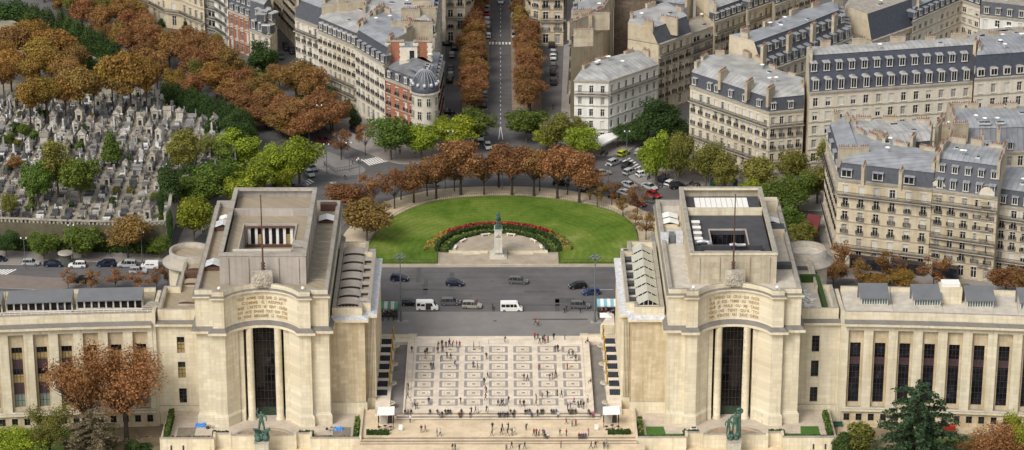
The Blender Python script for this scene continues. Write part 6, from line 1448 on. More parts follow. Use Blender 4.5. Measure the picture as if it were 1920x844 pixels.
# rows: columns of tombs run away from the balustrade with sandy walks between
slots = []
ox, oy = CP[3]
for c in range(-9, 34):
    for r in range(64):
        x = ox+5.5-c*2.75-(.4 if c % 2 else 0)-(c//2)*.8; y = oy+1.2+r*1.45+(c % 3)*.4
        if not inside(x, y, CP): continue
        px, py = PX(x, y, CZ)
        if px < -15 or py < 60: continue
        slots.append((c, r, x, y, px, py))
chap = 0; near = []
for c, r, x, y, px, py in slots:
    far = py < 330; pr = .05 if py > 330 else (.11 if py > 240 else .17)
    if TG.random() < pr*.75:
        if chap < 150:
            chap += 1
            chapel(chap, x, y, f'{("pale gabled", "weathered gabled", "small domed")[chap % 3]} chapel tomb, {nth(c+10)} column from the avenue side, {nth(r+1)} from the balustrade', TG.uniform(.65, 1.05)); continue
    if TG.random() < .06: continue
    k = TG.choice((0, 0, 1, 2, 3, 3, 0, 5, 5, 4)) if far else TG.choice((0, 0, 0, 2, 2, 1, 3, 3, 5))
    if py > 330 and px < 190: k = TG.choice((0, 0, 2, 3)) 
    pale = TG.random(); dark_zone = py > 300 and px < 200 or (TG.random() < .3)
    col = (.09, .09, .10) if pale < (.6 if dark_zone else .26) else (.24, .225, .205) if pale < .72 else (.50, .475, .43) if pale < .92 else (.80, .79, .76)
    near.append((c, r, x+TG.uniform(-.25, .25), y+TG.uniform(-.15, .15), k, col))
near.sort(key=lambda n: n[3])
rest = {}
word = lambda col: 'charcoal' if col[0] < .15 else 'grey' if col[0] < .4 else 'cream' if col[0] < .7 else 'white'
tn = ('slab tomb with low headstone', 'tomb with standing cross', 'slab tomb with flowers', 'box tomb', 'obelisk tomb', 'gabled headstone tomb')
for i, (c, r, x, y, k, col) in enumerate(near):
    if i < 296:
        o = put('tomb', TM[k], None, (x, y, CZ), TG.choice((0, 0, PI))+TG.uniform(-.06, .06), (TG.uniform(.7, 1.0), TG.uniform(.7, 1.0), TG.uniform(.6, 1.05))); o.color = (*col, 1)
        tag(o, f'{word(col)} {tn[k]}, {nth(c+10)} column from avenue side, {nth(r+1)} from balustrade', 'tomb', 'tombs of the cemetery')
    else:
        rest.setdefault((0, word(col)), []).append((x, y, k, col))
mb = MB()
tm_ = {w_: plain('tomb '+w_, c_, .7, .25, 1.6) for w_, c_ in (('charcoal', (.08, .08, .085)), ('grey', (.25, .24, .23)), ('cream', (.50, .48, .45)), ('white', (.70, .69, .66)))}
for (_, w_), L_ in rest.items():
    for x, y, k, col in L_:
        me = TM[k]; a = TG.uniform(-.05, .05)
        for p_ in me.polygons:
            m_ = me.materials[p_.material_index]
            mb.face([(x+me.vertices[v].co.x-a*me.vertices[v].co.y, y+me.vertices[v].co.y+a*me.vertices[v].co.x, CZ+me.vertices[v].co.z) for v in p_.vertices], tm_[w_] if m_ is M['tomb'] else m_)
if mb.v: tag(mb.build('far_tombs'), 'mass of small far tombs under the amber trees', 'tombs', kind='stuff')

for i in range(56):
    c, r, x, y, px, py = TG.choice(slots); k = TG.uniform(1.0, 2.6)
    tree('bush', f'{("small green", "dark", "olive")[i % 3]} bush among the tombs, {nth(i+1)} of the scattered bushes', (x, y+.7, CZ), k*TG.uniform(.8, 1.6), k, 'bush', ('green', 'dark', 'olive')[i % 3], 'bushes among the tombs')

hedge('hedge', 'dark ivy hedge along the foot of the mossy cemetery wall', [tuple(p) for p in gp([(-20, 468), (120, 470), (240, 473), (306, 476)])], 1.6, 2.6, 0, [hd, LEAF['dark'], LEAF['olive']], dens=9, size=.3)
# ------------------------------------------------------------ vehicles
M.update(paint=plain('car paint', (1, 1, 1), .28, .03, 1, objcol=True), carglass=glass('car glass', (.012, .014, .016), .06), tyre=plain('tyre rubber', (.015, .015, .015), .8), rim=plain('wheel rim', (.35, .35, .36), .35, .1, 5, .6),
         lampw=plain('headlamp glass', (.70, .70, .68), .15, .05), lampr=plain('tail lamp', (.35, .015, .012), .3, .1), trim=plain('dark trim', (.03, .03, .032), .6))
# stations from rear to front: x, sill, belt, top, half width, half top width (metres)
CARS = dict(
    hatch=[(-2.02, .42, .72, .72, .70, .70), (-2.0, .30, .92, .95, .80, .66), (-1.72, .24, .95, 1.38, .85, .60), (-1.2, .22, .95, 1.47, .86, .60), (-.2, .22, .93, 1.49, .86, .61), (.35, .22, .92, 1.42, .86, .60), (1.02, .22, .90, .94, .85, .72), (1.65, .24, .78, .80, .82, .70), (1.98, .32, .62, .66, .74, .64), (2.05, .40, .52, .54, .64, .6)],
    sedan=[(-2.25, .42, .74, .74, .70, .70), (-2.2, .30, .94, .97, .82, .70), (-1.55, .24, .95, .99, .86, .70), (-.95, .22, .94, 1.38, .87, .60), (-.2, .22, .93, 1.43, .87, .60), (.35, .22, .92, 1.37, .87, .60), (1.1, .22, .90, .94, .86, .72), (1.85, .24, .78, .80, .82, .70), (2.2, .32, .62, .66, .74, .64), (2.27, .40, .52, .54, .64, .6)],
    wagon=[(-2.2, .42, .74, .74, .72, .72), (-2.17, .30, .95, 1.0, .82, .70), (-1.95, .24, .97, 1.52, .87, .64), (-1.2, .22, .97, 1.60, .88, .65), (-.1, .22, .95, 1.62, .88, .65), (.5, .22, .94, 1.52, .88, .63), (1.2, .22, .92, .97, .87, .74), (1.8, .24, .80, .83, .84, .72), (2.12, .32, .64, .68, .76, .66), (2.2, .40, .54, .56, .66, .6)])
def car_parts(st_):
    body, gl = MB(), MB(); n = len(st_)
    def sec(s): x, a, b, t, w_, wt = s; return [(x, -w_*.93, a), (x, -w_, (a+b)/2), (x, -w_*.985, b), (x, -wt, t), (x, wt, t), (x, w_*.985, b), (x, w_, (a+b)/2), (x, w_*.93, a)]
    for i in range(n-1):
        A, B_ = sec(st_[i]), sec(st_[i+1]); cab = max(st_[i][3]-st_[i][2], st_[i+1][3]-st_[i+1][2]); both = min(st_[i][3]-st_[i][2], st_[i+1][3]-st_[i+1][2])
        for j in range(7):
            q = [A[j], B_[j], B_[j+1], A[j+1]]
            if j in (2, 4): (gl if cab > .2 else body).face(q, M['carglass'] if cab > .2 else M['paint'])
            elif j == 3: (gl if cab > .2 and both < .2 else body).face(q, M['carglass'] if cab > .2 and both < .2 else M['paint'])
            else: body.face(q, M['paint'], True)
        body.face([A[7], B_[7], B_[0], A[0]], M['trim'])
        # pillars
        if both > .2 or cab > .2:
            for j in (2, 4):
                p, q_ = Vector(B_[j]), Vector(B_[j+1]); body.tube([p, q_], .035, M['paint'], 4, cap=False)
    body.face(sec(st_[0]), M['paint']); body.face(list(reversed(sec(st_[-1]))), M['paint'])
    x0, x1 = st_[0][0], st_[-1][0]
    body.box(x0-.05, x0+.02, -.6, .6, .38, .55, M['trim']); body.box(x1-.05, x1+.04, -.5, .5, .36, .5, M['trim'])
    for sx in (-1, 1): body.box(.75, .95, sx*.93-.08, sx*.93+.08, .95, 1.08, M['paint'])
    return body.mesh('body'), gl.mesh('window_glass')
def wheel_mesh(r=.32):
    mb = MB(); mb.lathe((0, 0, 0), [(.01, -.1), (r*.6, -.1), (r*.62, -.11), (r, -.09), (r, .09), (r*.62, .11), (.01, .1)], M['tyre'], 14); mb.lathe((0, 0, 0), [(.01, -.125), (r*.58, -.115)], M['rim'], 10); mb.lathe((0, 0, 0), [(.01, .125), (r*.58, .115)], M['rim'], 10)
    me = mb.mesh('wheel'); me.transform(Matrix.Rotation(PI/2, 4, 'X')); return me
WH = wheel_mesh(); CP_ = {k: car_parts(v) for k, v in CARS.items()}
def lamp_mesh(m_, w_=.26): mb = MB(); mb.box(-.06, .06, -w_/2, w_/2, -.07, .07, M[m_]); return mb.mesh('lamp')
HL, TLm = lamp_mesh('lampw'), lamp_mesh('lampr', .2)
COL = dict(black=(.012, .012, .014), navy=(.012, .018, .05), blue=(.02, .04, .14), grey=(.12, .12, .125), silver=(.42, .43, .44), white=(.78, .78, .77), red=(.30, .012, .015), tan=(.30, .25, .19), lime=(.42, .46, .03), green=(.05, .08, .07), maroon=(.10, .015, .018), beige=(.36, .33, .28))
def car(kind, colr, pos, ang, label, group=None):
    root = empty('parked_car' if group and 'parked' in group else 'car', pos, ang, label, 'car', group)
    b_, g_ = CP_[kind]; o = put('body', b_, root); o.color = (*COL[colr], 1); put('window_glass', g_, root)
    L0, L1 = CARS[kind][0][0], CARS[kind][-1][0]
    for x in (L0+.78, L1-.82):
        for y in (-.8, .8): put('wheel', WH, root, (x, y, .32))
    for y in (-.52, .52): put('headlight', HL, root, (L1-.14, y, .66)); put('tail_light', TLm, root, (L0+.02, y*1.15, .82))
    return root
def heading(px, py, dx, dy):
    a, b_ = G(px, py, 0), G(px+dx, py+dy, 0); d = b_-a; return math.atan2(d.y, d.x)
GR1 = 'cars on the wide road before the lawn'
for (x, y, dx, dy, k, c, l) in [(749, 526, 1, .05, 'hatch', 'navy', 'dark blue hatchback driving past the lamp post by the court pavilion'), (853, 535, 1, .05, 'hatch', 'navy', 'dark blue hatchback alone in mid road before the lawn'), (972, 531, 1, .05, 'wagon', 'grey', 'slate grey car in mid road right below the horseman statue'), (1083, 540, -1, .1, 'hatch', 'black', 'small black car just ahead of the blue one'), (1108, 552, -1, .06, 'hatch', 'blue', 'blue hatchback passing the far lamp post'), (768, 572, 1, 0, 'hatch', 'black', 'black hatchback parked behind the open white minibus'), (845, 571, 1, 0, 'wagon', 'grey', 'grey people carrier parked with two people standing behind it'), (885, 577, 1, .03, 'wagon', 'beige', 'beige grey estate car parked beyond the grey people carrier'), (1088, 577, 1, .02, 'wagon', 'grey', 'dark grey people carrier parked by the far lamp post')]:
    car(k, c, G(x, y, 0), heading(x, y, dx, dy), l, GR1)
GR2 = 'cars in the busy corner of the place'
for (x, y, dx, dy, k, c, l) in [(1169, 291, 1, -.5, 'hatch', 'lime', 'lime yellow small car at the kerb by the cafe'), (1152, 308, 1, -.4, 'wagon', 'silver', 'silver grey car next behind the lime yellow one'), (1176, 314, .9, -.7, 'wagon', 'black', 'black car stopped on the zebra crossing'), (1182, 326, 1, -.35, 'wagon', 'silver', 'silver estate car just past the zebra crossing'), (1207, 330, 1, -.2, 'hatch', 'white', 'white hatchback beside the motorbikes'), (1129, 328, 1, -.1, 'sedan', 'tan', 'tan saloon car near the last rusty trees'), (1180, 351, 1, .35, 'sedan', 'silver', 'silver saloon leading the middle lane'), (1218, 354, 1, .35, 'sedan', 'silver', 'pale silver saloon right above the red car'), (1173, 366, 1, .3, 'sedan', 'silver', 'silver saloon beside a thin rusty tree'), (1226, 369, 1, .4, 'hatch', 'red', 'bright red hatchback among the silver saloons'), (1221, 380, 1, .15, 'hatch', 'grey', 'dark grey hatchback directly below the red one'), (1196, 386, 1, .15, 'hatch', 'maroon', 'dark brown red car under the thin trees'), (1158, 373, 1, .1, 'sedan', 'black', 'black saloon half hidden by a rusty tree'), (1244, 343, .7, .3, 'hatch', 'navy', 'dark blue car parked between motorbikes and white hatchback'), (1258, 347, .7, -.35, 'hatch', 'white', 'white small car parked nose out by the metro steps'), (1272, 353, 1, -.1, 'wagon', 'black', 'black estate parked at the end of the bay'), (1100, 360, 1, .1, 'sedan', 'black', 'black saloon behind the rusty trees of the ring'), (1118, 350, 1, .1, 'sedan', 'navy', 'dark blue saloon behind the rusty trees of the ring'), (1052, 347, 1, .05, 'hatch', 'black', 'black car glimpsed between ring tree trunks'), (1199, 288, .6, -.5, 'hatch', 'silver', 'silver car leaving by the shady side street'), (1222, 304, 1, .2, 'hatch', 'black', 'black car waiting beside the crossing crowd')]:
    car(k, c, G(x, y, 0), heading(x, y, dx, dy), l, GR2)
GR3 = 'cars on the cemetery side of the place'
for (x, y, dx, dy, k, c, l) in [(580, 329, 1, .9, 'sedan', 'silver', 'pale silver saloon rounding the bright green tree'), (584, 319, 1, .5, 'hatch', 'grey', 'grey car behind the pale silver saloon'), (625, 354, .06, 1, 'sedan', 'silver', 'silver car heading towards the court pavilion alone'), (562, 353, 1, 0, 'hatch', 'navy', 'dark blue car just over the court pavilion parapet'), (607, 267, 1, .2, 'sedan', 'maroon', 'dark red car parked under the rusty avenue trees'), (668, 250, .7, .4, 'wagon', 'black', 'black car on the pavement near the arched doorway'), (806, 350, 1, 0, 'hatch', 'grey', 'dark grey car behind the first ring trees'), (900, 262, .2, 1, 'hatch', 'white', 'white car at the foot of the avenue trees'), (915, 278, .4, 1, 'hatch', 'silver', 'silver car leaving the avenue behind the rusty crowns')]:
    car(k, c, G(x, y, 0), heading(x, y, dx, dy), l, GR3)
GR4 = 'cars on the steep side street'
for (x, y, k, c, l) in [(537, 92, 'wagon', 'black', 'black car highest on the steep side street'), (548, 99, 'hatch', 'black', 'black hatchback second on the steep side street'), (526, 109, 'hatch', 'green', 'grey green car on the far kerb of the steep side street'), (531, 132, 'sedan', 'maroon', 'dark red car at the foot of the steep side street')]:
    car(k, c, G(x, y, 0), heading(x, y, .55, 1), l, GR4)
GR5 = 'cars along the cemetery road'
for (x, y, dx, k, c, l) in [(58, 497, 1, 'hatch', 'silver', 'silver hatchback nearest the zebra crossing under the cemetery wall'), (101, 499, 1, 'sedan', 'navy', 'navy saloon under the cemetery wall'), (145, 501, -1, 'hatch', 'white', 'white hatchback next to the round kiosk'), (199, 499, -1, 'wagon', 'navy', 'dark estate car between the white hatchback and silver people carrier'), (238, 500, -1, 'wagon', 'silver', 'silver people carrier beside the white van'), (259, 512, 1, 'hatch', 'silver', 'pale car in mid road before the white van'), (153, 530, -1, 'wagon', 'black', 'black car just over the wing roof edge'), (-4, 490, 1, 'hatch', 'navy', 'dark car cut by the picture edge on the cemetery road')]:
    car(k, c, G(x, y, 0), heading(x, y, dx, 0), l, GR5)
GR6 = 'cars parked along the avenue'
cc = ['white', 'black', 'silver', 'white', 'red', 'silver', 'grey', 'white', 'black', 'silver']
for i, (x, y) in enumerate([(915, 70), (915, 60), (914, 50), (913, 40), (912, 28), (912, 18), (911, 7), (911, -3), (907, 200), (908, 180), (908, 132), (908, 112)]): car(['hatch', 'sedan', 'wagon'][i % 3], cc[i % 10], G(x, y, 0), PI/2, f'{cc[i%10]} car parked along the cemetery side avenue strip, {nth(i+1)} from the crossing', GR6)
for i, (x, y) in enumerate([(965, 70), (965, 58), (964, 34), (963, 22), (962, 8)]): car(['wagon', 'hatch', 'sedan'][i % 3], cc[(i+5) % 10], G(x, y, 0), -PI/2, f'{cc[(i+5)%10]} car parked along the cafe side avenue strip, {nth(i+1)} from the crossing', GR6)
car('sedan', 'silver', G(939, 5, 0), -PI/2, 'silver saloon driving down the middle of the avenue', None)
GR7 = 'cars parked in the side lanes'
for i, (x, y, c) in enumerate([(847, 106, 'silver'), (852, 92, 'black'), (845, 131, 'grey'), (845, 143, 'silver'), (843, 153, 'black'), (838, 214, 'black'), (838, 86, 'black')]): car(['hatch', 'wagon', 'sedan'][i % 3], c, G(x, y, 0), PI/2 if i < 5 else (0 if i > 4 else 0), f'{c} car in the lane before the brick corner house, {nth(i+1)} towards the place', GR7)
for i, (x, y, c) in enumerate([(1034, 88, 'black'), (1037, 101, 'silver'), (1037, 110, 'white'), (1037, 127, 'grey'), (1037, 139, 'black'), (1037, 157, 'black')]): car(['wagon', 'hatch', 'sedan'][i % 3], c, G(x, y, 0), PI/2, f'{c} car in the lane below the blank party walls, {nth(i+1)} from the cross street', GR7)
# vans: white body, dark panes, open door
def van(pos, ang, label, passenger=True, open_=False):
    root = empty('minibus' if passenger else 'van', pos, ang, label, 'van', None); root.scale = (.88, .9, .88)
    sc_ = [(-2.75, .35, 1.2, 2.35, .92, .84), (-2.7, .3, 1.25, 2.52, .97, .86), (1.15, .3, 1.25, 2.55, .98, .86), (1.6, .3, 1.22, 2.3, .98, .84), (2.25, .3, 1.15, 1.2, .96, .84), (2.7, .35, .85, .88, .92, .82), (2.8, .42, .6, .62, .84, .78)] if passenger else [(-2.3, .35, 1.1, 1.85, .9, .84), (-2.25, .3, 1.15, 1.93, .95, .86), (.7, .3, 1.15, 1.95, .96, .86), (1.15, .3, 1.12, 1.75, .96, .84), (1.75, .3, 1.05, 1.1, .94, .84), (2.25, .35, .8, .83, .9, .82), (2.35, .42, .6, .62, .84, .78)]
    body, gl = MB(), MB()
    def sec(s): x, a, b, t, w_, wt = s; return [(x, -w_*.96, a), (x, -w_, b), (x, -wt, t), (x, wt, t), (x, w_, b), (x, w_*.96, a)]
    for i in range(len(sc_)-1):
        A, B_ = sec(sc_[i]), sec(sc_[i+1])
        for j in range(5):
            g_ = j == 2 and sc_[i][3]-sc_[i][2] > .3 and sc_[i+1][3]-sc_[i+1][2] < .3
            (gl if g_ else body).face([A[j], B_[j], B_[j+1], A[j+1]], M['carglass'] if g_ else M['paint'])
        body.face([A[5], B_[5], B_[0], A[0]], M['trim'])
    body.face(sec(sc_[0]), M['paint']); body.face(list(reversed(sec(sc_[-1]))), M['paint'])
    o = body.build('body', root); o.color = (.80, .80, .78, 1)
    top, bel = sc_[2][3], sc_[2][2]; spans = [(-2.5, -1.5), (-1.4, -.4), (-.3, .5), (.62, 1.45)] if passenger else [(.0, .55), (.62, 1.1), (-1.2, -.2)]
    for sx in (-1, 1):
        for a, b_ in spans:
            z0, z1 = bel+.12, top-.42; y0, y1 = .985, .92
            gl.face([(a, sx*(y0+.005), z0), (b_, sx*(y0+.005), z0), (b_-(.25 if b_ > 1 else 0), sx*(y1), z1), (a, sx*y1, z1)], M['carglass'])
    gl.build('window_glass', root)
    for x in (sc_[0][0]+.95, sc_[-1][0]-.95):
        for y in (-.88, .88): put('wheel', WH, root, (x, y, .34), 0, 1.1)
    for y in (-.62, .62): put('headlight', HL, root, (sc_[-1][0]-.14, y, .8)); put('tail_light', TLm, root, (sc_[0][0]-.01, y*1.25, 1.0))
    if open_:
        q = MB(); q.box(-.35, .95, -1.0, -.985, .42, 2.2, M['mull']); q.build('open_doorway', root)
        q = MB(); q.box(-1.65, -.4, -1.12, -1.04, .4, 2.25, M['white']); q.box(-1.5, -.55, -1.13, -1.121, 1.4, 2.0, M['carglass']); q.build('sliding_door', root)
    return root
van(G(801, 581, 0), 0, 'white minibus with its side door slid open, before the court pavilion', True, True)
van(G(959, 583, 0), 0, 'white minibus with dark windows parked below the horseman statue', True, False)
van(G(281, 503, 0), PI, 'white delivery van parked under the cemetery wall', False)
# motorbikes and scooters
mb = MB(); mb.tube([(-.65, 0, .55), (-.2, 0, .72), (.25, 0, .62), (.6, 0, .95)], [.14, .2, .16, .05], M['trim'], 6); mb.tube([(.55, -.35, 1.02), (.6, 0, .98), (.55, .35, 1.02)], .035, M['iron'], 5); mb.tube([(.6, 0, .95), (.78, 0, .32)], .05, M['iron'], 5); mb.box(-.6, .0, -.13, .13, .72, .82, M['trim'])
MOTOB = mb.mesh('body')
def moto(px, py, a, label):
    r = empty('motorbike', G(px, py, .0), a, label, 'motorbike', 'motorbikes of the place'); put('body', MOTOB, r)
    for x in (-.68, .78): put('wheel', WH, r, (x, 0, .32), 0, (1, .55, 1))
moto(924, 580, PI/2, 'dark motorbike parked between beige car and white minibus')
for i, (x, y) in enumerate([(1286, 356), (1291, 350), (1297, 346), (1304, 349), (1309, 352), (1216, 336), (1238, 352), (1130, 290), (1137, 292)]): moto(x, y, .6+.3*(i % 3), f'dark motorbike parked on the cafe side, {nth(i+1)} in line')

# ------------------------------------------------------------ people
def figure(name, J, E_, rads, mats, root='pelvis', lv=1):
    """one skinned body from joints J, bones E_ (a, b, material)"""
    names = list(J); me = bpy.data.meshes.new(name); me.from_pydata([J[n] for n in names], [(names.index(a), names.index(b_)) for a, b_, _ in E_], [])
    o = bpy.data.objects.new(name, me); C.objects.link(o)
    md = o.modifiers.new('skin', 'SKIN')
    for i, n in enumerate(names):
        sv = me.skin_vertices[0].data[i]; r = rads[n]; sv.radius = r if hasattr(r, '__len__') else (r, r); sv.use_root = n == root
    if lv: o.modifiers.new('sub', 'SUBSURF').levels = lv
    dg = bpy.context.evaluated_depsgraph_get(); dg.update()
    out = bpy.data.meshes.new_from_object(o.evaluated_get(dg)); out.materials.clear()
    for m_ in mats.values(): out.materials.append(m_)
    keys = list(mats); segs = [(Vector(J[a]), Vector(J[b_]), k) for a, b_, k in E_]
    for p in out.polygons:
        c = p.center; best = None
        for a, b_, k in segs:
            d = b_-a; t = max(0, min(1, (c-a).dot(d)/max(d.length_squared, 1e-9))); dist = (c-a-d*t).length
            if best is None or dist < best[0]: best = (dist, k)
        p.material_index = keys.index(best[1]); p.use_smooth = True
    bpy.data.objects.remove(o); bpy.data.meshes.remove(me); out.name = name
    return out
M.update(coat=plain('coat cloth', (1, 1, 1), .85, .2, 6, objcol=True), skin=plain('skin', (.46, .27, .19), .6, .1, 5), hair=plain('dark hair', (.03, .02, .015), .7, .3, 8), hair2=plain('fair hair', (.20, .13, .06), .7, .3, 8),
         jeans=plain('blue jeans', (.04, .055, .10), .85, .25, 6), darktr=plain('dark trousers', (.018, .018, .02), .85, .25, 6), tantr=plain('beige trousers', (.25, .20, .14), .85, .2, 6), shoe=plain('shoes', (.03, .025, .022), .7))
def person_mesh(pose, hair='hair', trousers='jeans'):
    J = dict(pelvis=(0, 0, .95), waist=(0, .0, 1.10), chest=(0, .0, 1.32), neck=(0, .0, 1.48), head0=(0, -.015, 1.56), head1=(0, -.01, 1.64), crown=(0, .02, 1.73))
    for s, x in (('l', 1), ('r', -1)):
        J.update({s+'sh': (x*.17, 0, 1.41), s+'el': (x*.24, .03, 1.14), s+'wr': (x*.25, -.06, .90), s+'ha': (x*.25, -.09, .81), s+'hip': (x*.09, 0, .90), s+'kn': (x*.10, -.02, .50), s+'an': (x*.11, .02, .09), s+'to': (x*.12, -.15, .04)})
    if pose == 'walk':
        J.update(lkn=(.10, -.20, .52), lan=(.10, -.30, .10), lto=(.11, -.47, .07), rkn=(-.10, .02, .50), ran=(-.10, .34, .15), rto=(-.11, .22, .04), lel=(.23, .14, 1.15), lwr=(.23, .12, .92), lha=(.23, .10, .84), rel=(-.23, -.10, 1.16), rwr=(-.22, -.26, .98), rha=(-.22, -.32, .92))
    if pose == 'stride':
        J.update(rkn=(-.10, -.24, .54), ran=(-.10, -.22, .10), rto=(-.11, -.40, .08), lkn=(.10, .05, .50), lan=(.10, .30, .12), lto=(.11, .18, .04), rel=(-.24, .13, 1.16), rwr=(-.24, .10, .93), rha=(-.24, .08, .85), lel=(.24, -.06, 1.15), lwr=(.15, -.28, 1.12), lha=(.10, -.34, 1.13))
    if pose == 'photo':
        J.update(lel=(.27, -.20, 1.22), lwr=(.12, -.34, 1.48), lha=(.08, -.36, 1.55), rel=(-.27, -.20, 1.22), rwr=(-.12, -.34, 1.48), rha=(-.08, -.36, 1.55))
    if pose == 'reach':
        J.update(lel=(.44, -.05, 1.42), lwr=(.66, -.10, 1.52), lha=(.76, -.12, 1.56), rkn=(-.2, -.05, .5), ran=(-.26, .02, .09), rto=(-.29, -.14, .04))
    if pose == 'lean':
        J.update(chest=(0, -.10, 1.28), neck=(0, -.18, 1.42), head0=(0, -.22, 1.49), head1=(0, -.25, 1.56), crown=(0, -.26, 1.65), lsh=(.17, -.13, 1.36), rsh=(-.17, -.13, 1.36), lel=(.22, -.22, 1.10), lwr=(.14, -.40, 1.05), lha=(.10, -.46, 1.06), rel=(-.22, -.22, 1.10), rwr=(-.14, -.40, 1.02), rha=(-.1, -.46, 1.03))
    if pose.startswith('sit'):
        for k in J: J[k] = (J[k][0], J[k][1], J[k][2]-.80)
        for s, x in (('l', 1), ('r', -1)): J.update({s+'kn': (x*.13, -.46, .18), s+'an': (x*.12, -.54, -.24), s+'to': (x*.13, -.70, -.28), s+'el': (x*.26, -.10, .36), s+'wr': (x*.14, -.32, .26), s+'ha': (x*.10, -.38, .24)})
        J.update(chest=(0, -.06, .52), neck=(0, -.10, .67), head0=(0, -.13, .74), head1=(0, -.13, .83), crown=(0, -.11, .92), lsh=(.17, -.08, .60), rsh=(-.17, -.08, .60))
        if pose == 'sit2': J.update(lkn=(.2, -.40, .30), lan=(.12, -.30, -.1), lto=(.13, -.46, -.16), lwr=(.2, -.38, .36), lha=(.16, -.42, .40))
    E_ = [('pelvis', 'waist', 'coat'), ('waist', 'chest', 'coat'), ('chest', 'neck', 'coat'), ('neck', 'head0', 'skin'), ('head0', 'head1', 'skin'), ('head1', 'crown', 'hair')]
    for s in 'lr': E_ += [('chest', s+'sh', 'coat'), (s+'sh', s+'el', 'coat'), (s+'el', s+'wr', 'coat'), (s+'wr', s+'ha', 'skin'), ('pelvis', s+'hip', 'trousers'), (s+'hip', s+'kn', 'trousers'), (s+'kn', s+'an', 'trousers'), (s+'an', s+'to', 'shoe')]
    rr = dict(pelvis=(.155, .115), waist=(.145, .105), chest=(.165, .115), neck=.06, head0=(.075, .085), head1=(.085, .10), crown=(.07, .08))
    for s in 'lr': rr.update({s+'sh': .075, s+'el': .052, s+'wr': .038, s+'ha': (.045, .03), s+'hip': .10, s+'kn': .065, s+'an': .045, s+'to': (.045, .035)})
    return figure('person', J, E_, rr, dict(coat=M['coat'], trousers=M[trousers], skin=M['skin'], hair=M[hair], shoe=M['shoe']))
PM = {}
for ps in ('stand', 'walk', 'stride', 'photo', 'reach', 'lean', 'sit', 'sit2'):
    for tr_ in ('jeans', 'darktr', 'tantr'): PM[ps, tr_] = None
def get_person(ps, tr_):
    if PM[ps, tr_] is None: PM[ps, tr_] = person_mesh(ps, 'hair' if tr_ != 'jeans' else ('hair2' if ps in ('walk', 'sit') else 'hair'), tr_)
    return PM[ps, tr_]
COAT = [('black', (.014, .014, .016), 9), ('dark blue', (.018, .025, .06), 5), ('dark grey', (.06, .06, .065), 5), ('brown', (.10, .06, .035), 3), ('red', (.38, .03, .03), 2), ('white', (.72, .71, .68), 2), ('blue', (.06, .12, .32), 2), ('dark green', (.03, .06, .04), 2), ('pink', (.55, .10, .25), 1), ('grey', (.22, .22, .22), 2), ('tan', (.32, .24, .15), 1)]
PG = random.Random(12)
POSE_W = dict(stand='standing', walk='walking', stride='striding', photo='photographing', reach='reaching', lean='leaning', sit='sitting', sit2='crouching')
TRW = dict(jeans='jeans', darktr='black trousers', tantr='beige trousers')
used_lab = {}
def person(pos, pose, where, ang=None, coat=None, group=None, trs=None):
    nm, colr, _ = next(c for c in COAT if c[0] == coat) if coat else PG.choices(COAT, [c[2] for c in COAT])[0]
    tr_ = trs or PG.choice(('jeans', 'darktr', 'darktr', 'jeans', 'tantr'))
    o = put('person', get_person(pose, tr_), None, pos, PG.uniform(0, 6.28) if ang is None else ang, PG.uniform(.93, 1.07)); o.color = (*colr, 1)
    lab = f'person in {nm} {"jacket" if sum(colr) < .5 else "top"} {POSE_W[pose]} {where}'
    used_lab.setdefault(lab, []).append(o)
    return tag(o, lab, 'person', group)
def Zp(zx, zy): return 690+zx/3.198, 580+zy/3.198
def step_z(y, y0, z0, rise): return z0-rise*max(0, min(5, math.ceil((y0-y)/.37-1e-6)))
grpE = 'visitors on the esplanade'
def panel_where(x, y):
    c = int(round(x/5.13))+3; r = int(round((-64.45-y)/4.42))
    c = max(0, min(6, c)); r_ = max(0, min(6, r))
    if y > -62: return f'above the {nth(c+1)} panel column'
    if y < -93.2: return f'below the {nth(c+1)} panel column'
    return f'by {nth(c+1)} panel of {nth(r_+1)} row'
walkers = [(822, 200), (634, 240), (667, 240), (420, 235), (444, 225), (448, 255), (468, 232), (488, 225), (507, 228), (532, 230), (549, 232), (418, 265), (474, 295), (497, 305), (435, 315), (522, 345), (343, 285), (355, 268), (378, 358), (392, 360), (632, 352), (657, 355), (711, 300), (717, 415), (697, 455), (709, 500), (706, 545), (711, 620), (620, 628), (645, 625), (660, 620), (556, 570), (365, 570), (265, 585), (285, 600), (295, 598), (242, 485), (240, 535), (263, 262), (843, 560), (780, 580), (800, 580), (810, 580), (912, 585), (935, 585), (1008, 580), (1010, 545), (935, 430), (957, 430), (1026, 372), (1045, 540), (1076, 530), (1135, 520), (1160, 530), (1088, 425), (1108, 420), (1125, 405), (1205, 282), (1228, 285), (1245, 312), (1195, 362), (1123, 255), (1138, 255), (1030, 210), (1047, 200), (1062, 205), (1080, 200), (1235, 570), (1198, 605), (1213, 600), (1260, 590), (1275, 592), (1293, 598), (1318, 560), (490, 215), (1055, 190)]
fix = {(1195, 362): 'red', (632, 352): 'blue', (657, 355): 'grey', (667, 240): 'white', (1008, 580): 'red', (1062, 205): 'pink', (507, 228): 'red', (711, 300): 'black', (717, 415): 'black'}
for zx, zy in walkers:
    p = G(*Zp(zx, zy), 0); person(p, PG.choice(('stand', 'stand', 'walk', 'stride', 'lean', 'photo')), panel_where(p.x, p.y), None, fix.get((zx, zy)), grpE)
for zx, zy, cl in [(1000, 180, 'red'), (1018, 180, 'black'), (1114, 180, 'black'), (1180, 180, 'grey'), (1005, 92, 'red'), (1018, 102, 'tan')]:
    p = G(*Zp(zx, zy), .1); p.z = .1 if p.y > -57.4 else .004; person(p, 'walk' if zx < 1100 else 'stand', 'on the grey pavement', None, cl, grpE)
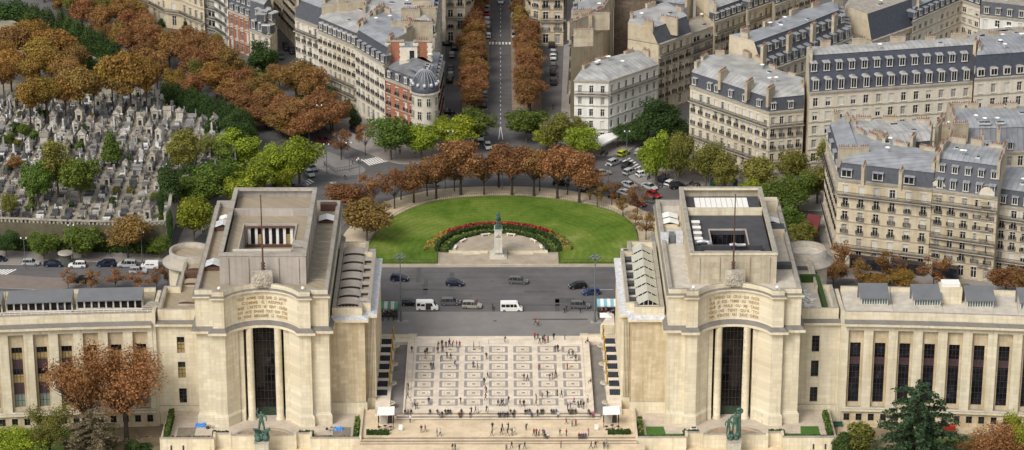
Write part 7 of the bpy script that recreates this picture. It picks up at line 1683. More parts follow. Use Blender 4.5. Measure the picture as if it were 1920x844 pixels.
for zx, zy in [(1312, 445), (1290, 203), (1300, 205)]:
    p = G(*Zp(zx, zy-8), .32); p.x = 19.17; p.z = .46; person(p, 'sit', 'on the channel wall', PI/2 if False else -PI/2, None, grpE)
for i, (zx, zy) in enumerate([(222, 650), (240, 648), (258, 650), (372, 650), (415, 650), (428, 655), (463, 640), (480, 640), (493, 640), (545, 655), (560, 662), (612, 660), (782, 655), (795, 655), (808, 655), (822, 652), (835, 660), (855, 645), (878, 645), (943, 645), (955, 650), (970, 648), (980, 662), (1040, 648), (1052, 650), (1100, 645), (1115, 648), (1130, 648), (1205, 650), (1218, 650), (1230, 650), (1245, 650), (1325, 640), (1335, 655), (1350, 655), (870, 652), (560, 645), (1140, 655)]):
    g_ = G(*Zp(zx, 640), -.3); k = 1 if zy < 652 else 3
    pos = (g_.x, -95.9-.37*(k-1)-.05, -.165*(k-1)+.0); person((pos[0], pos[1]+.0, pos[2]+.02), PG.choice(('sit', 'sit', 'sit2')), f'on the top steps, {nth(i+1)} in line', PG.uniform(-.4, .4), None, 'people sitting on the steps')
for zx, zy, k in [(445, 662, 4), (1017, 655, 3)]:
    g_ = G(*Zp(zx, zy), -.5); person((g_.x, -95.9-.37*k+.18, -.165*k), 'stand', 'midway down the top steps', None, 'black' if k == 4 else 'dark blue', grpE)
low = [(252, 680, 'white'), (320, 740, None), (343, 740, None), (414, 765, 'black'), (432, 765, 'white'), (746, 725, None), (744, 770, 'black'), (805, 730, 'black'), (800, 755, 'black'), (842, 725, None), (836, 790, 'black'), (864, 765, 'dark green'), (880, 755, 'white'), (948, 725, 'black'), (1188, 690, 'red'), (1225, 705, None), (1246, 700, None), (995, 788, None), (1010, 785, None), (1025, 788, 'red'), (1050, 780, None), (1060, 785, None), (1152, 775, None), (1190, 775, 'red'), (1325, 792, 'pink')]
for i, (zx, zy, cl) in enumerate(low):
    p = G(*Zp(zx, zy), -.84); p.y = min(max(p.y, -105.3), -97.9); person(p, 'reach' if zx == 1152 else PG.choice(('stand', 'walk', 'stride', 'lean', 'photo')), f'on the honey terrace, {nth(i+1)} in line', None, cl, 'visitors on the honey terrace')
for i, (zx, zy) in enumerate([(1268, 805), (1280, 805), (1293, 803), (1307, 803), (1065, 822), (1080, 825)]):
    g_ = G(*Zp(zx, zy), -1.0); person((g_.x, -105.55, -.84+.02), PG.choice(('sit', 'sit2')), f'on the lower steps, {nth(i+1)} in line', PG.uniform(-.3, .3), None, 'people sitting on the lower steps')
for i, (zx, zy) in enumerate([(507, 850), (523, 850), (830, 850), (862, 835), (908, 850), (940, 840), (1157, 832), (1338, 837), (1365, 832), (1415, 837), (1437, 840), (1430, 825)]):
    p = G(*Zp(zx, zy), -1.64); p.y = min(p.y, -107.6); person(p, PG.choice(('stand', 'walk', 'stride', 'reach')), f'on the lowest terrace, {nth(i+1)} in line', None, None, 'visitors on the lowest terrace')
for (x, y, ps, cl, wh) in [(859, 573, 'stand', 'dark blue', 'behind the grey people carrier'), (865, 575, 'stand', 'black', 'behind the grey people carrier'), (894, 572, 'stand', 'red', 'beside the beige estate car'), (967, 585, 'stand', 'black', 'before the dark windowed minibus'), (1058, 588, 'walk', 'black', 'on the kerb near a slim signpost'), (1062, 584, 'stand', 'dark grey', 'on the kerb near a slim signpost'), (1088, 588, 'stand', 'black', 'before the dark grey people carrier'), (661, 308, 'stand', 'pink', 'on the traffic island'), (672, 306, 'stand', 'white', 'on the traffic island'), (609, 314, 'walk', 'blue', 'by the traffic island railing'), (647, 338, 'walk', 'black', 'crossing the road below the traffic island'), (722, 286, 'walk', 'black', 'on the wide pavement by the green trees'), (750, 290, 'stand', 'dark grey', 'on the wide pavement by the green trees'), (778, 296, 'walk', 'brown', 'below the slate dome corner'), (1574, 846, 'stand', 'black', 'alone on the sandy garden path'), (207, 482, 'walk', 'dark grey', 'on the pavement under the cemetery wall'), (1037, 205, 'walk', 'black', 'in the lane under blank walls'), (1043, 145, 'walk', 'dark blue', 'near cars under blank walls'), (1046, 152, 'walk', 'black', 'near cars under blank walls'), (1002, 88, 'stand', 'black', 'by the avenue trees at the crossing'), (928, 84, 'walk', 'black', 'on the zebra crossing of the avenue'), (824, 165, 'walk', 'black', 'in the lane beside the slate dome'), (1640, 530, 'walk', 'dark grey', 'before the shop windows behind the wing'), (1632, 532, 'walk', 'black', 'before the shop windows behind the wing')]:
    z = -4.59 if y > 800 else (.12 if (700 < x < 800 and y < 300) or y == 482 or x > 1600 or x < 680 and y < 315 and x > 600 else .0)
    person(G(x, y, z), ps, wh, None, cl, None)
for i in range(22):
    x = 1196+PG.uniform(-4, 62); y = 305+PG.uniform(0, 26)+(x-1200)*.12
    person(G(x, y, .12 if y > 312 else 0), PG.choice(('stand', 'walk', 'stride')), f'at the cafe crossing, {nth(i+1)} in the crowd', None, None, 'crowd at the cafe crossing')

# ------------------------------------------------------------ statues
def statue_mesh(Js, Es, rs, mt, name='figure'): return figure(name, Js, [(a, b_, 'm') for a, b_ in Es], rs, dict(m=mt), root=list(Js)[0])
bz = M['bronze']
# horseman facing the esplanade
fo = empty('equestrian_statue', (0, -11.9, .1), 0, 'green bronze horseman on a tall white stone pedestal above the lawn', 'statue')
q = MB(); wp = stone('white pedestal stone', (.66, .63, .56), joint=.1, bw=1.2, bh=.8, stain=.25, grime=.2, rnd=0)
for w_, z0, z1 in ((3.6, 0, .55), (2.9, .55, .95), (2.2, .95, 1.5)): q.box(-w_*.5 if w_ < 3 else -1.95, w_*.5 if w_ < 3 else 1.95, -w_*.5, w_*.7, z0, z1, wp)
rows = [[(sx*(.95-.1*t), sy*(1.5-.12*t), 1.5+5.5*t) for sx, sy in ((-1, -1), (1, -1), (1, 1), (-1, 1))] for t in (0, 1)]; q.grid(rows, wp, False, True); q.box(-.95, .95, -1.5, 1.5, 7.0, 7.25, wp)
q.build('pedestal', fo)
cu = bpy.data.curves.new('lettering', 'FONT'); cu.body = 'A\nFOCH'; cu.align_x = 'CENTER'; cu.size = .42; cu.extrude = .02
o = bpy.data.objects.new('lettering', cu); C.objects.link(o); dg = bpy.context.evaluated_depsgraph_get(); dg.update(); lm = bpy.data.meshes.new_from_object(o.evaluated_get(dg)); bpy.data.objects.remove(o)
lm.transform(Matrix.Translation((0, -1.47, 5.7)) @ Matrix.Rotation(PI/2, 4, 'X')); lm.materials.append(M['mull']); put('inscription', lm, fo)
HJ = dict(rump=(0, .85, 1.75), mid=(0, 0, 1.68), chest=(0, -.75, 1.75), neck=(0, -1.15, 2.15), poll=(0, -1.38, 2.55), muzzle=(0, -1.75, 2.2), tail=(0, 1.15, 1.6), tail2=(0, 1.3, .9))
HE = [('rump', 'mid'), ('mid', 'chest'), ('chest', 'neck'), ('neck', 'poll'), ('poll', 'muzzle'), ('rump', 'tail'), ('tail', 'tail2')]
HR = dict(rump=.40, mid=.40, chest=.37, neck=.24, poll=.17, muzzle=.09, tail=.1, tail2=.05)
for s, x in (('l', 1), ('r', -1)):
    HJ.update({s+'fs': (x*.22, -.78, 1.45), s+'fk': (x*.22, -.86 if x > 0 else -1.05, .85), s+'ff': (x*.22, -.8 if x > 0 else -.95, .1), s+'hs': (x*.24, .85, 1.45), s+'hk': (x*.24, .72, 1.05), s+'ho': (x*.24, 1.12, .65), s+'hf': (x*.24, 1.0, .1)})
    HE += [('chest', s+'fs'), (s+'fs', s+'fk'), (s+'fk', s+'ff'), ('rump', s+'hs'), (s+'hs', s+'hk'), (s+'hk', s+'ho'), (s+'ho', s+'hf')]
    HR.update({s+'fs': .17, s+'fk': .10, s+'ff': .09, s+'hs': .24, s+'hk': .15, s+'ho': .09, s+'hf': .09})
put('horse', statue_mesh(HJ, HE, HR, bz, 'horse'), fo, (0, .1, 7.4), 0, 1.22)
RJ = dict(pelvis=(0, 0, 0), chest=(0, -.02, .5), neck=(0, -.02, .68), head=(0, -.03, .86), cap=(0, -.02, .97)); RE = [('pelvis', 'chest'), ('chest', 'neck'), ('neck', 'head'), ('head', 'cap')]; RR = dict(pelvis=.2, chest=.22, neck=.08, head=.12, cap=.12)
for s, x in (('l', 1), ('r', -1)):
    RJ.update({s+'sh': (x*.24, 0, .56), s+'el': (x*.34, -.06, .28), s+'ha': (x*.14, -.34, .2), s+'hip': (x*.24, -.05, -.08), s+'kn': (x*.42, -.3, -.38), s+'ft': (x*.42, -.22, -.85), s+'to': (x*.43, -.42, -.88)}); RE += [('chest', s+'sh'), (s+'sh', s+'el'), (s+'el', s+'ha'), ('pelvis', s+'hip'), (s+'hip', s+'kn'), (s+'kn', s+'ft'), (s+'ft', s+'to')]; RR.update({s+'sh': .1, s+'el': .08, s+'ha': .06, s+'hip': .14, s+'kn': .1, s+'ft': .07, s+'to': .06})
put('rider', statue_mesh(RJ, RE, RR, bz, 'rider'), fo, (0, .1, 9.95), 0, 1.25)
q = MB(); q.box(-.75, .75, -1.45, 1.45, 7.251, 7.5, bz); q.build('plinth', fo)
# the two bronze groups before the pavilions
def body_joints(o, arms, legs, sc=1.0):
    J = dict(pelvis=(0, 0, 0), waist=(0, 0, .28), chest=(0, 0, .68), neck=(0, 0, .95), head=(0, -.03, 1.17), top=(0, 0, 1.32)); E_ = [('pelvis', 'waist'), ('waist', 'chest'), ('chest', 'neck'), ('neck', 'head'), ('head', 'top')]; R_ = dict(pelvis=.25, waist=.22, chest=.31, neck=.11, head=.155, top=.12)
    for s, x in (('l', 1), ('r', -1)):
        J[s+'sh'] = (x*.36, 0, .80); J[s+'el'], J[s+'ha'] = arms[s]; J[s+'hip'] = (x*.17, 0, -.12); J[s+'kn'], J[s+'ft'] = legs[s]; t = J[s+'ft']; J[s+'to'] = (t[0]+x*.05, t[1]-.28, t[2]-.05)
        E_ += [('chest', s+'sh'), (s+'sh', s+'el'), (s+'el', s+'ha'), ('pelvis', s+'hip'), (s+'hip', s+'kn'), (s+'kn', s+'ft'), (s+'ft', s+'to')]; R_.update({s+'sh': .14, s+'el': .11, s+'ha': .085, s+'hip': .2, s+'kn': .14, s+'ft': .09, s+'to': .08})
    return {k: tuple(sc*c for c in v) for k, v in J.items()}, E_, {k: v*sc for k, v in R_.items()}
def pedestal(root, h):
    q = MB(); q.box(-1.35, 1.35, -1.35, 1.35, -h, -.3, stone('mossy pedestal stone', (.50, .49, .41), joint=.1, stain=.4, grime=.4, dirt=(.12, .2, .15))); q.box(-1.5, 1.5, -1.5, 1.5, -.3, 0, M['cap']); q.build('pedestal', root)
s1 = empty('bronze_group', (-46.9, -108.2, .0), 0, 'green bronze man with raised arm between animals on the pedestal before the court pavilion', 'statue', 'bronze groups')
pedestal(s1, 4.2)
J, E_, R_ = body_joints(0, dict(l=((.70, -.1, .45), (.62, -.35, .05)), r=((-.55, -.05, 1.25), (-.35, -.02, 1.75))), dict(l=((.35, -.25, -.85), (.40, .0, -1.6)), r=((-.28, -.1, -.85), (-.34, .1, -1.6))), 1.35)
put('figure', statue_mesh(J, E_, R_, bz), s1, (0, -.1, 3.6))
AJ = dict(rump=(.0, .7, .9), mid=(0, 0, .85), chest=(0, -.6, 1.0), neck=(0, -.95, 1.3), head=(0, -1.3, 1.55), nose=(0, -1.65, 1.35)); AE = [('rump', 'mid'), ('mid', 'chest'), ('chest', 'neck'), ('neck', 'head'), ('head', 'nose')]; AR = dict(rump=.38, mid=.36, chest=.36, neck=.27, head=.2, nose=.12)
for s, x in (('l', 1), ('r', -1)): AJ.update({s+'f': (x*.25, -.6, .5), s+'ff': (x*.25, -.7, 0), s+'h': (x*.25, .75, .45), s+'hf': (x*.25, .7, 0), s+'horn': (x*.32, -1.25, 1.85)}); AE += [('chest', s+'f'), (s+'f', s+'ff'), ('rump', s+'h'), (s+'h', s+'hf'), ('head', s+'horn')]; AR.update({s+'f': .15, s+'ff': .1, s+'h': .17, s+'hf': .1, s+'horn': .06})
am = statue_mesh(AJ, AE, AR, bz, 'animal')
put('animal', am, s1, (.55, -.1, .9), PI*.25, .9); put('animal', am, s1, (-.6, .2, .85), -PI*.2, .85)
rk = random.Random(4); q = MB()
for k in range(14): q.ball((rk.uniform(-.9, .9), rk.uniform(-.9, .9), rk.uniform(.2, .8)), rk.uniform(.35, .6), bz, 7, 5)
q.build('rocky_base', s1)
s2 = empty('bronze_group', (46.7, -108.2, .0), 0, 'green bronze man standing with figures at his shoulder on the pedestal before the turfed forecourt', 'statue', 'bronze groups')
pedestal(s2, 4.2)
J, E_, R_ = body_joints(0, dict(l=((.62, -.1, 1.05), (.55, -.1, 1.5)), r=((-.60, -.1, .45), (-.60, -.3, .15))), dict(l=((.25, -.15, -.85), (.28, .05, -1.7)), r=((-.24, -.05, -.85), (-.30, .1, -1.7))), 1.45)
put('figure', statue_mesh(J, E_, R_, bz), s2, (.1, -.1, 3.1))
J, E_, R_ = body_joints(0, dict(l=((.55, -.1, .4), (.4, -.4, .4)), r=((-.55, -.1, .4), (-.5, -.3, .0))), dict(l=((.2, -.1, -.8), (.25, .1, -1.6)), r=((-.2, -.05, -.8), (-.25, .1, -1.6))), 1.05)
put('figure', statue_mesh(J, E_, R_, bz), s2, (-1.0, .2, 2.3))
q = MB()
for k in range(16): a = rk.uniform(0, 6.28); q.ball((.85+.38*math.cos(a), .1, 5.1+.38*math.sin(a)), rk.uniform(.18, .28), bz, 6, 4)
for k in range(12): q.ball((rk.uniform(-1, 1), rk.uniform(-.8, .9), rk.uniform(.15, .7)), rk.uniform(.3, .55), bz, 7, 5)
q.tube([(.7, .2, .4), (.8, .15, 2.5), (.85, .1, 4.9)], [.5, .35, .25], bz, 7); q.build('drapery', s2)
for s_g in (s1, s2):
    for ch in s_g.children:
        if not ch.name.startswith('pedestal'): ch.scale = ch.scale*1.16; ch.location = ch.location*1.14
# gilded statues, bowls and grilles beside the esplanade
J, E_, R_ = body_joints(0, dict(l=((.5, -.05, .4), (.42, -.15, -.05)), r=((-.48, -.05, .5), (-.2, -.25, .75))), dict(l=((.19, -.1, -.8), (.2, .0, -1.6)), r=((-.17, -.02, -.8), (-.2, .08, -1.6))), 1.0)
gm = statue_mesh(J, E_, R_, M['gilt'], 'figure')
bw = MB(); bw.lathe((0, 0, -.75), [(.2, 0), (.25, .8), (.5, .95), (1.0, 1.05), (1.05, 1.25), (.9, 1.22), (.3, 1.05), (.01, 1.05)], M['pal'], 20, True, PI/2, PI*1.5); bw.box(-.05, .02, -1.1, 1.1, -.7, .55, M['pal']); BWL = bw.mesh('bowl')
jt = MB(); jt.tube([(-.1, 0, .4), (-.15, 0, .8), (-.6, 0, .7)], .12, M['cap'], 6); JTL = jt.mesh('spout')
gm2 = MB(); gm2.box(-1.15, 1.15, -1.35, 1.35, 0, .06, M['glass2'])
bl_ = plain('blue grey grille bars', (.035, .05, .075), .5, .3, 3)
for k in range(9):
    y = -1.2+k*.3; gm2.tube([(-1.1+i*.22, y+(.07 if i % 2 else -.07), .1) for i in range(11)], .045, bl_, 4, False)
GRL = gm2.mesh('grille')
for sx, nm in ((-1, 'court'), (1, 'skylit')):
    for k in range(5 if sx < 0 else 5):
        y = -60.0-k*5.9
        r = empty('gilded_statue', (sx*22.45, y, .45), -sx*PI/2*-1 if False else (PI/2 if sx < 0 else -PI/2), f'gilded standing statue on the ledge of the {nm} pavilion, {nth(k+1)} from the road', 'statue', 'gilded statues')
        q = MB(); q.box(-.4, .4, -.4, .4, 0, .35, M['cap']); q.build('plinth', r); put('figure', gm, r, (0, 0, 2.0))
    for k in range(4):
        r = empty('fountain_bowl', (sx*22.05, -63.4-k*9.6, .05), 0 if sx < 0 else PI, f'half round stone fountain bowl below the {nm} pavilion, {nth(k+1)} from the road', 'fountain', 'fountain bowls'); r.rotation_euler.z = PI if sx < 0 else 0
        put('bowl', BWL, r); put('spout', JTL, r)
    for k in range(7):
        o = put('floor_grille', GRL, None, (sx*23.95, -61.2-k*4.35, .452)); tag(o, f'dark rippled grille set in the ledge of the {nm} pavilion, {nth(k+1)} from the road', 'grille', 'dark grilles along the ledge')
# ------------------------------------------------------------ lamps, stalls, canopies, kiosk and other street things
steel = plain('grey green lamp post', (.13, .15, .15), .5, .1, 3)
for px, py, l in ((752, 603, 'tall grey lamp mast with cluster head at the kerb beside the court pavilion'), (1115, 604, 'tall grey lamp mast with cluster head at the kerb beside the skylit pavilion')):
    r = empty('lamp_mast', G(px, py, .1), 0, l, 'lamp post', 'tall lamp masts')
    q = MB(); q.lathe((0, 0, 0), [(.32, 0), (.3, .6), (.2, 1.2), (.16, 8), (.11, 15.6), (.01, 15.7)], steel, 10); q.build('mast', r)
    q = MB(); q.box(-.9, 1.6, -.7, .7, 0, .06, M['cap']); q.build('base_plate', r)
    for k in range(6):
        a = PI*k/3; q = MB(); q.tube([(0, 0, 14.6), (.9*math.cos(a), .9*math.sin(a), 15.2)], .06, steel, 5); q.ball((.95*math.cos(a), .95*math.sin(a), 15.25), .38, steel, 8, 5, (1, 1, .6)); q.build('lamp_head', r)
def street_lamp(px, py, h, label, z=0.0, white=True):
    r = empty('street_lamp', G(px, py, z), 0, label, 'street lamp', 'street lamps')
    q = MB(); q.lathe((0, 0, 0), [(.14, 0), (.1, .8), (.06, h)], steel, 7); q.build('post', r)
    for sx in (-1, 1):
        q = MB(); q.tube([(0, 0, h-.3), (sx*.55, 0, h)], .04, steel, 4); q.ball((sx*.6, 0, h+.12), .19, M['white'] if white else steel, 8, 5, (1, 1, 1.2)); q.build('globe', r)
for i, (x, y, l) in enumerate([(675, 355, 'behind the low rusty tree'), (835, 355, 'among the ring trees below the slate dome'), (942, 355, 'among the ring trees on the avenue axis'), (1140, 365, 'at the end of the ring trees'), (742, 300, 'on the pavement corner by the zebra crossing'), (845, 300, 'on the pavement by the yellow green trees'), (613, 325, 'on the traffic island edge'), (655, 322, 'on the traffic island tip'), (1175, 300, 'at the cafe crossing kerb'), (1330, 360, 'on the cafe terrace pavement'), (137, 492, 'under the mossy cemetery wall'), (267, 494, 'by the white van'), (48, 505, 'near the zebra crossing of the cemetery road'), (1608, 390, 'in the lane beside the pink topped building'), (600, 250, 'under the rusty avenue trees'), (700, 262, 'by the thin rusty tree')]):
    street_lamp(x, y, 7.5 if i != 10 else 9, f'twin globe street lamp {l}')
def stall(px, py, label, cl, sx=1):
    r = empty('market_stall', G(px, py, .1), 0, label, 'market stall', 'souvenir stalls')
    q = MB(); q.box(-2.0, 2.0, -.9, .9, 0, .95, M['shop']); q.build('counter', r)
    q = MB()
    for x in (-2, 2):
        for y in (-1.1, 1.1): q.box(x-.05, x+.05, y-.05, y+.05, 0, 2.4, M['iron'])
    q.build('frame', r)
    q = MB()
    for k in range(6):
        x0 = -2.2+k*.733; m_ = cl[k % 2]; q.face([(x0, -1.4, 2.3), (x0+.733, -1.4, 2.3), (x0+.733, 1.3, 2.85), (x0, 1.3, 2.85)], m_); q.face([(x0, -1.4, 2.0), (x0+.733, -1.4, 2.0), (x0+.733, -1.4, 2.3), (x0, -1.4, 2.3)], m_)
    q.build('awning', r)
    rg = random.Random(px); q = MB()
    for k in range(40):
        x, y, z = rg.uniform(-1.9, 1.9), rg.uniform(-.85, .2), .95+rg.uniform(0, .5); m_ = [M['white'], red, M['blind'], plain('blue goods', (.08, .15, .4)), M['awnr'], M['tyre'], M['pot']][rg.randrange(7)]; q.box(x-.12, x+.12, y-.1, y+.1, z-.2, z+.12, m_)
    q.build('goods', r)
    return r
green_c = plain('green canvas', (.06, .22, .13), .8); sky_c = plain('light blue canvas', (.22, .48, .58), .8); wht_c = M['white']
stall(727, 592, 'souvenir stall with pale and green awning beside the court pavilion', [plain('pale canvas', (.45, .42, .38)), green_c])
stall(1138, 587, 'souvenir stall with light blue striped awning beside the skylit pavilion', [sky_c, wht_c])
q = empty('parasol', G(1136, 610, .1), 0, 'white parasol before the ramp wall beside the skylit pavilion', 'parasol'); m_ = MB(); m_.tube([(0, 0, 0), (0, 0, 2.6)], .05, M['iron'], 6); m_.build('pole', q); m_ = MB(); m_.grid([[(1.9*math.cos(PI/4+PI/2*k), 1.9*math.sin(PI/4+PI/2*k), 2.35) for k in range(4)], [(.03*math.cos(PI/4+PI/2*k), .03*math.sin(PI/4+PI/2*k), 2.95) for k in range(4)]], M['white'], False, True); m_.build('canopy', q)
r = empty('ramp_wall', (0, 0, 0), 0, 'sloping stone ramp wall against the skylit pavilion by the stall', 'wall'); m_ = MB(); m_.prism([(21.9, -57.0), (25.0, -57.0), (25.0, -50.8), (24.0, -50.8)], .1, 2.4, M['pal'], topmat=M['esp']); m_.build('wall', r)
for i in range(16):
    sx = -1 if i < 4 else 1; x, y = (727, 596) if sx < 0 else (1138, 592)
    person(G(x+PG.uniform(-16, 14), y+PG.uniform(-4, 6), .1), 'stand', f'at the {"green" if sx < 0 else "light blue"} stall, {nth(i+1 if i < 4 else i-3)} in line', None, None, 'shoppers at the souvenir stalls')
# white cafe canopies at the foot of the pavilions
for sx, px, nm in ((-1, 733, 'court'), (1, 1146, 'turfed')):
    r = empty('cafe_canopy', (sx*22.6, -100.2, -.84), 0, f'white square cafe canopy over tables beside the {nm} forecourt', 'canopy', 'white cafe canopies')
    q = MB(); c_ = sx*.3
    q.face([(-1.75, -1.6, 3.0), (1.75, -1.5, 3.05), (1.7, 1.5, 3.55), (-1.6, 1.5, 3.35)], M['white']); q.face([(-1.75, -1.6, 2.9), (1.75, -1.5, 2.95), (1.75, -1.5, 3.05), (-1.75, -1.6, 3.0)], M['white']); q.face([(1.75, -1.5, 2.9), (1.7, 1.5, 3.4), (1.7, 1.5, 3.55), (1.75, -1.5, 3.05)], M['white']); q.face([(-1.75, -1.6, 2.9), (-1.6, 1.5, 3.25), (-1.6, 1.5, 3.35), (-1.75, -1.6, 3.0)], M['white']); q.build('canopy', r)
    q = MB()
    for x in (-1.5, 1.5):
        for y in (-1.35, 1.35): q.box(x-.06, x+.06, y-.06, y+.06, 0, 3.1, M['iron'])
    q.build('frame', r)
    q = MB(); q.box(-1.3, .2, .6, 1.5, 0, 2.3, M['attic']); q.box(.3, 1.2, 1.0, 1.5, 0, 1.9, M['mull']); q.build('serving_hut', r)
    for k in range(3):
        t_ = empty('cafe_table', (sx*(21.6+k*1.15), -102.4+.5*(k % 2), -.84), 0, f'small dark cafe table beside the {nm} forecourt canopy, {nth(k+1)} from the steps', 'cafe table', 'cafe tables')
        q = MB(); q.lathe((0, 0, 0), [(.3, 0), (.05, .06), (.04, .7), (.38, .72), (.38, .76), (.01, .77)], M['mull'], 10); q.build('table_top', t_)
    q = empty('menu_board', (sx*19.6, -102.6, -.84), 0, f'white menu board by the {nm} forecourt cafe', 'sign'); m_ = MB(); m_.box(-.4, .4, -.05, .05, .1, 1.3, M['white']); m_.box(-.4, -.34, -.2, .2, 0, .1, M['iron']); m_.box(.34, .4, -.2, .2, 0, .1, M['iron']); m_.build('board', q)
# round kiosk under the cemetery wall
r = empty('round_kiosk', G(124, 496, .12), 0, 'round grey kiosk with overhanging flat roof under the cemetery wall', 'kiosk'); q = MB(); q.lathe((0, 0, 0), [(1.3, 0), (1.3, 2.6)], plain('kiosk panels', (.08, .085, .075), .6, .2, 1), 16); q.build('wall', r); q = MB(); q.lathe((0, 0, 2.6), [(1.3, 0), (1.75, .1), (1.75, .35), (1.5, .45), (.01, .55)], M['cap'], 20); q.build('roof', r)
# white stone benches on the raised plaza
for k, a in enumerate((.16, .62, 1.27, PI-1.27, PI-.62, PI-.16)):
    r = empty('stone_bench', (10.0*math.cos(a), -9.6+10.0*math.sin(a), .62), a-PI/2, f'pale stone bench on the raised plaza, {nth(k+1)} round from the parking side', 'bench', 'benches of the raised plaza')
    q = MB(); q.box(-1.1, 1.1, -.28, .28, .38, .5, M['marble']); q.build('seat', r)
    for x in (-.75, .75): q = MB(); q.box(x-.12, x+.12, -.22, .22, 0, .379, M['marble']); q.build('leg', r)
# low fences
def fence(name, label, pts, z, h=.9, step=.32):
    r = empty(name, (pts[0][0], pts[0][1], z), 0, label, 'fence'); mb = MB(lambda p: (p[0]-pts[0][0], p[1]-pts[0][1], p[2]-z)); po = MB(mb.xf)
    for a, b_ in zip(pts, pts[1:]):
        L_ = math.hypot(b_[0]-a[0], b_[1]-a[1])
        for zz in (z+.12, z+h): mb.tube([(*a, zz), (*b_, zz)], .035, M['iron'], 4, False)
        n = max(1, int(L_/step))
        for i in range(n): t = i/n; x, y = a[0]+(b_[0]-a[0])*t, a[1]+(b_[1]-a[1])*t; po.box(x-.025, x+.025, y-.025, y+.025, z, z+h, M['iron'])
    mb.build('rail', r); po.build('bars', r)
fence('lawn_fence', 'low black rail fence around the curved lawn edge', [LAWN[i] for i in range(6, len(LAWN)-6, 2)], .18, .8, .5)
fence('lawn_fence', 'black railing along the road edge of the lawn, court side', [(-31, -16.1), (-13.9, -16.1)], .15, 1.0)
fence('lawn_fence', 'black railing along the road edge of the lawn, skylit side', [(13.9, -16.1), (31, -16.1)], .15, 1.0)
fence('lawn_fence', 'short black railing at the exedra end, court side', [(-13.9, -16.1), (-13.9, -9.4), (-11.4, -9.6)], .2, 1.0)
fence('lawn_fence', 'short black railing at the exedra end, skylit side', [(13.9, -16.1), (13.9, -9.4), (11.4, -9.6)], .2, 1.0)
fence('island_fence', 'low crossed railing around the traffic island', gp([(607, 308), (628, 322), (655, 318), (676, 312)], .12), .12, .9, .6)
# flag poles on the pavilion fronts
for sx, nm in ((-1, 'court'), (1, 'skylit')):
    r = empty('flagpole', (sx*46.8, -93.9, 27.4), 0, f'bare dark flagpole rising from the carved crest of the {nm} pavilion', 'flagpole', 'flagpoles'); q = MB(); q.lathe((0, 0, 0), [(.22, 0), (.2, 3), (.16, 9), (.09, 18.6), (.16, 18.7), (.16, 18.9), (.01, 19.0)], M['rust'], 8); q.build('pole', r)
    q = MB()
    for z in (3.0, 3.6, 4.2): q.lathe((0, 0, z), [(.2, 0), (.42, .05), (.42, .3), (.2, .35)], M['rust'], 10)
    q.build('collar', r)
    for k, x in enumerate((-8.3, 8.3)):
        r = empty('floodlight', (sx*47+x, -97.9, 26.7), 0, f'small white floodlight on the front parapet of the {nm} pavilion, {"esplanade" if x*sx < 0 else "wing"} end', 'floodlight', 'floodlights'); q = MB(); q.tube([(0, 0, 0), (0, 0, 1.2)], .06, M['iron'], 5); q.build('post', r); q = MB(); q.ball((0, 0, 1.4), .38, M['white'], 8, 6); q.build('lamp', r)
# cafe awnings and terrace roofs round the place
def awning(name, label, px, z, drop, m_):
    pts = gp(px, z); cx = sum(p[0] for p in pts)/len(pts); cy_ = sum(p[1] for p in pts)/len(pts); r = empty(name, (cx, cy_, 0), 0, label, 'awning'); q = MB(lambda p: (p[0]-cx, p[1]-cy_, p[2])); q.prism(pts, z-drop, z, m_, bottom=True); q.build('awning', r)
    q = MB(lambda p: (p[0]-cx, p[1]-cy_, p[2]))
    for p in inset(pts if sum((pts[i-1][0]*pts[i][1]-pts[i][0]*pts[i-1][1]) for i in range(len(pts))) > 0 else pts[::-1], .5): q.box(p[0]-.06, p[0]+.06, p[1]-.06, p[1]+.06, 0, z-drop, M['iron'])
    q.build('frame', r)
awning('cafe_awning', 'long white cafe awning along the white corner building', [(1050, 265), (1130, 271), (1163, 254), (1150, 248), (1120, 254), (1060, 250)], 3.2, .5, M['white'])
awning('cafe_awning', 'cream cafe awning under the long balcony corner building', [(1252, 290), (1330, 322), (1345, 312), (1275, 282)], 3.4, .5, M['awn'])
awning('cafe_awning', 'grey cafe awning below the institute behind the skylit pavilion', [(1385, 332), (1500, 332), (1500, 320), (1390, 320)], 3.4, .4, M['attic'])
awning('cafe_awning', 'dark red awning at the side of the pink topped building', [(1508, 425), (1530, 442), (1540, 405), (1515, 400)], 3.2, .4, M['awnr'])
r = empty('metro_entrance', G(1250, 330, .12), 0, 'stone edged metro stairway on the cafe side pavement', 'stairway'); q = MB()
for a in ((-3, 3, -1.4, -1.1), (-3, 3, 1.1, 1.4), (2.7, 3, -1.1, 1.1)): q.box(a[0], a[1], a[2], a[3], 0, 1.0, M['cap'])
q.build('parapet', r); q = MB()
for k in range(6): q.box(-3+.9*k, -2.1+.9*k, -1.08, 1.08, -.1, .05, M['attic'] if k % 2 else M['mull'])
q.build('steps', r)
# shop fronts at street level behind the wing
for i, (px, py, w_) in enumerate([(1628, 505, 9), (1700, 512, 8), (1770, 520, 6)]):
    g_ = G(px, py, 0); r = empty('shop_front', (g_.x, g_.y-.9, 0), -.36, f'dark glazed shop front of the pink topped building row, {nth(i+1)} from the lane', 'shop front', 'shop fronts'); q = MB(); q.box(-w_/2, w_/2, -.2, .5, 0, 3.4, M['shop']); q.build('frame', r); q = MB(); q.box(-w_/2+.3, w_/2-.3, -.25, -.202, .5, 2.7, M['glass']); q.build('pane', r)
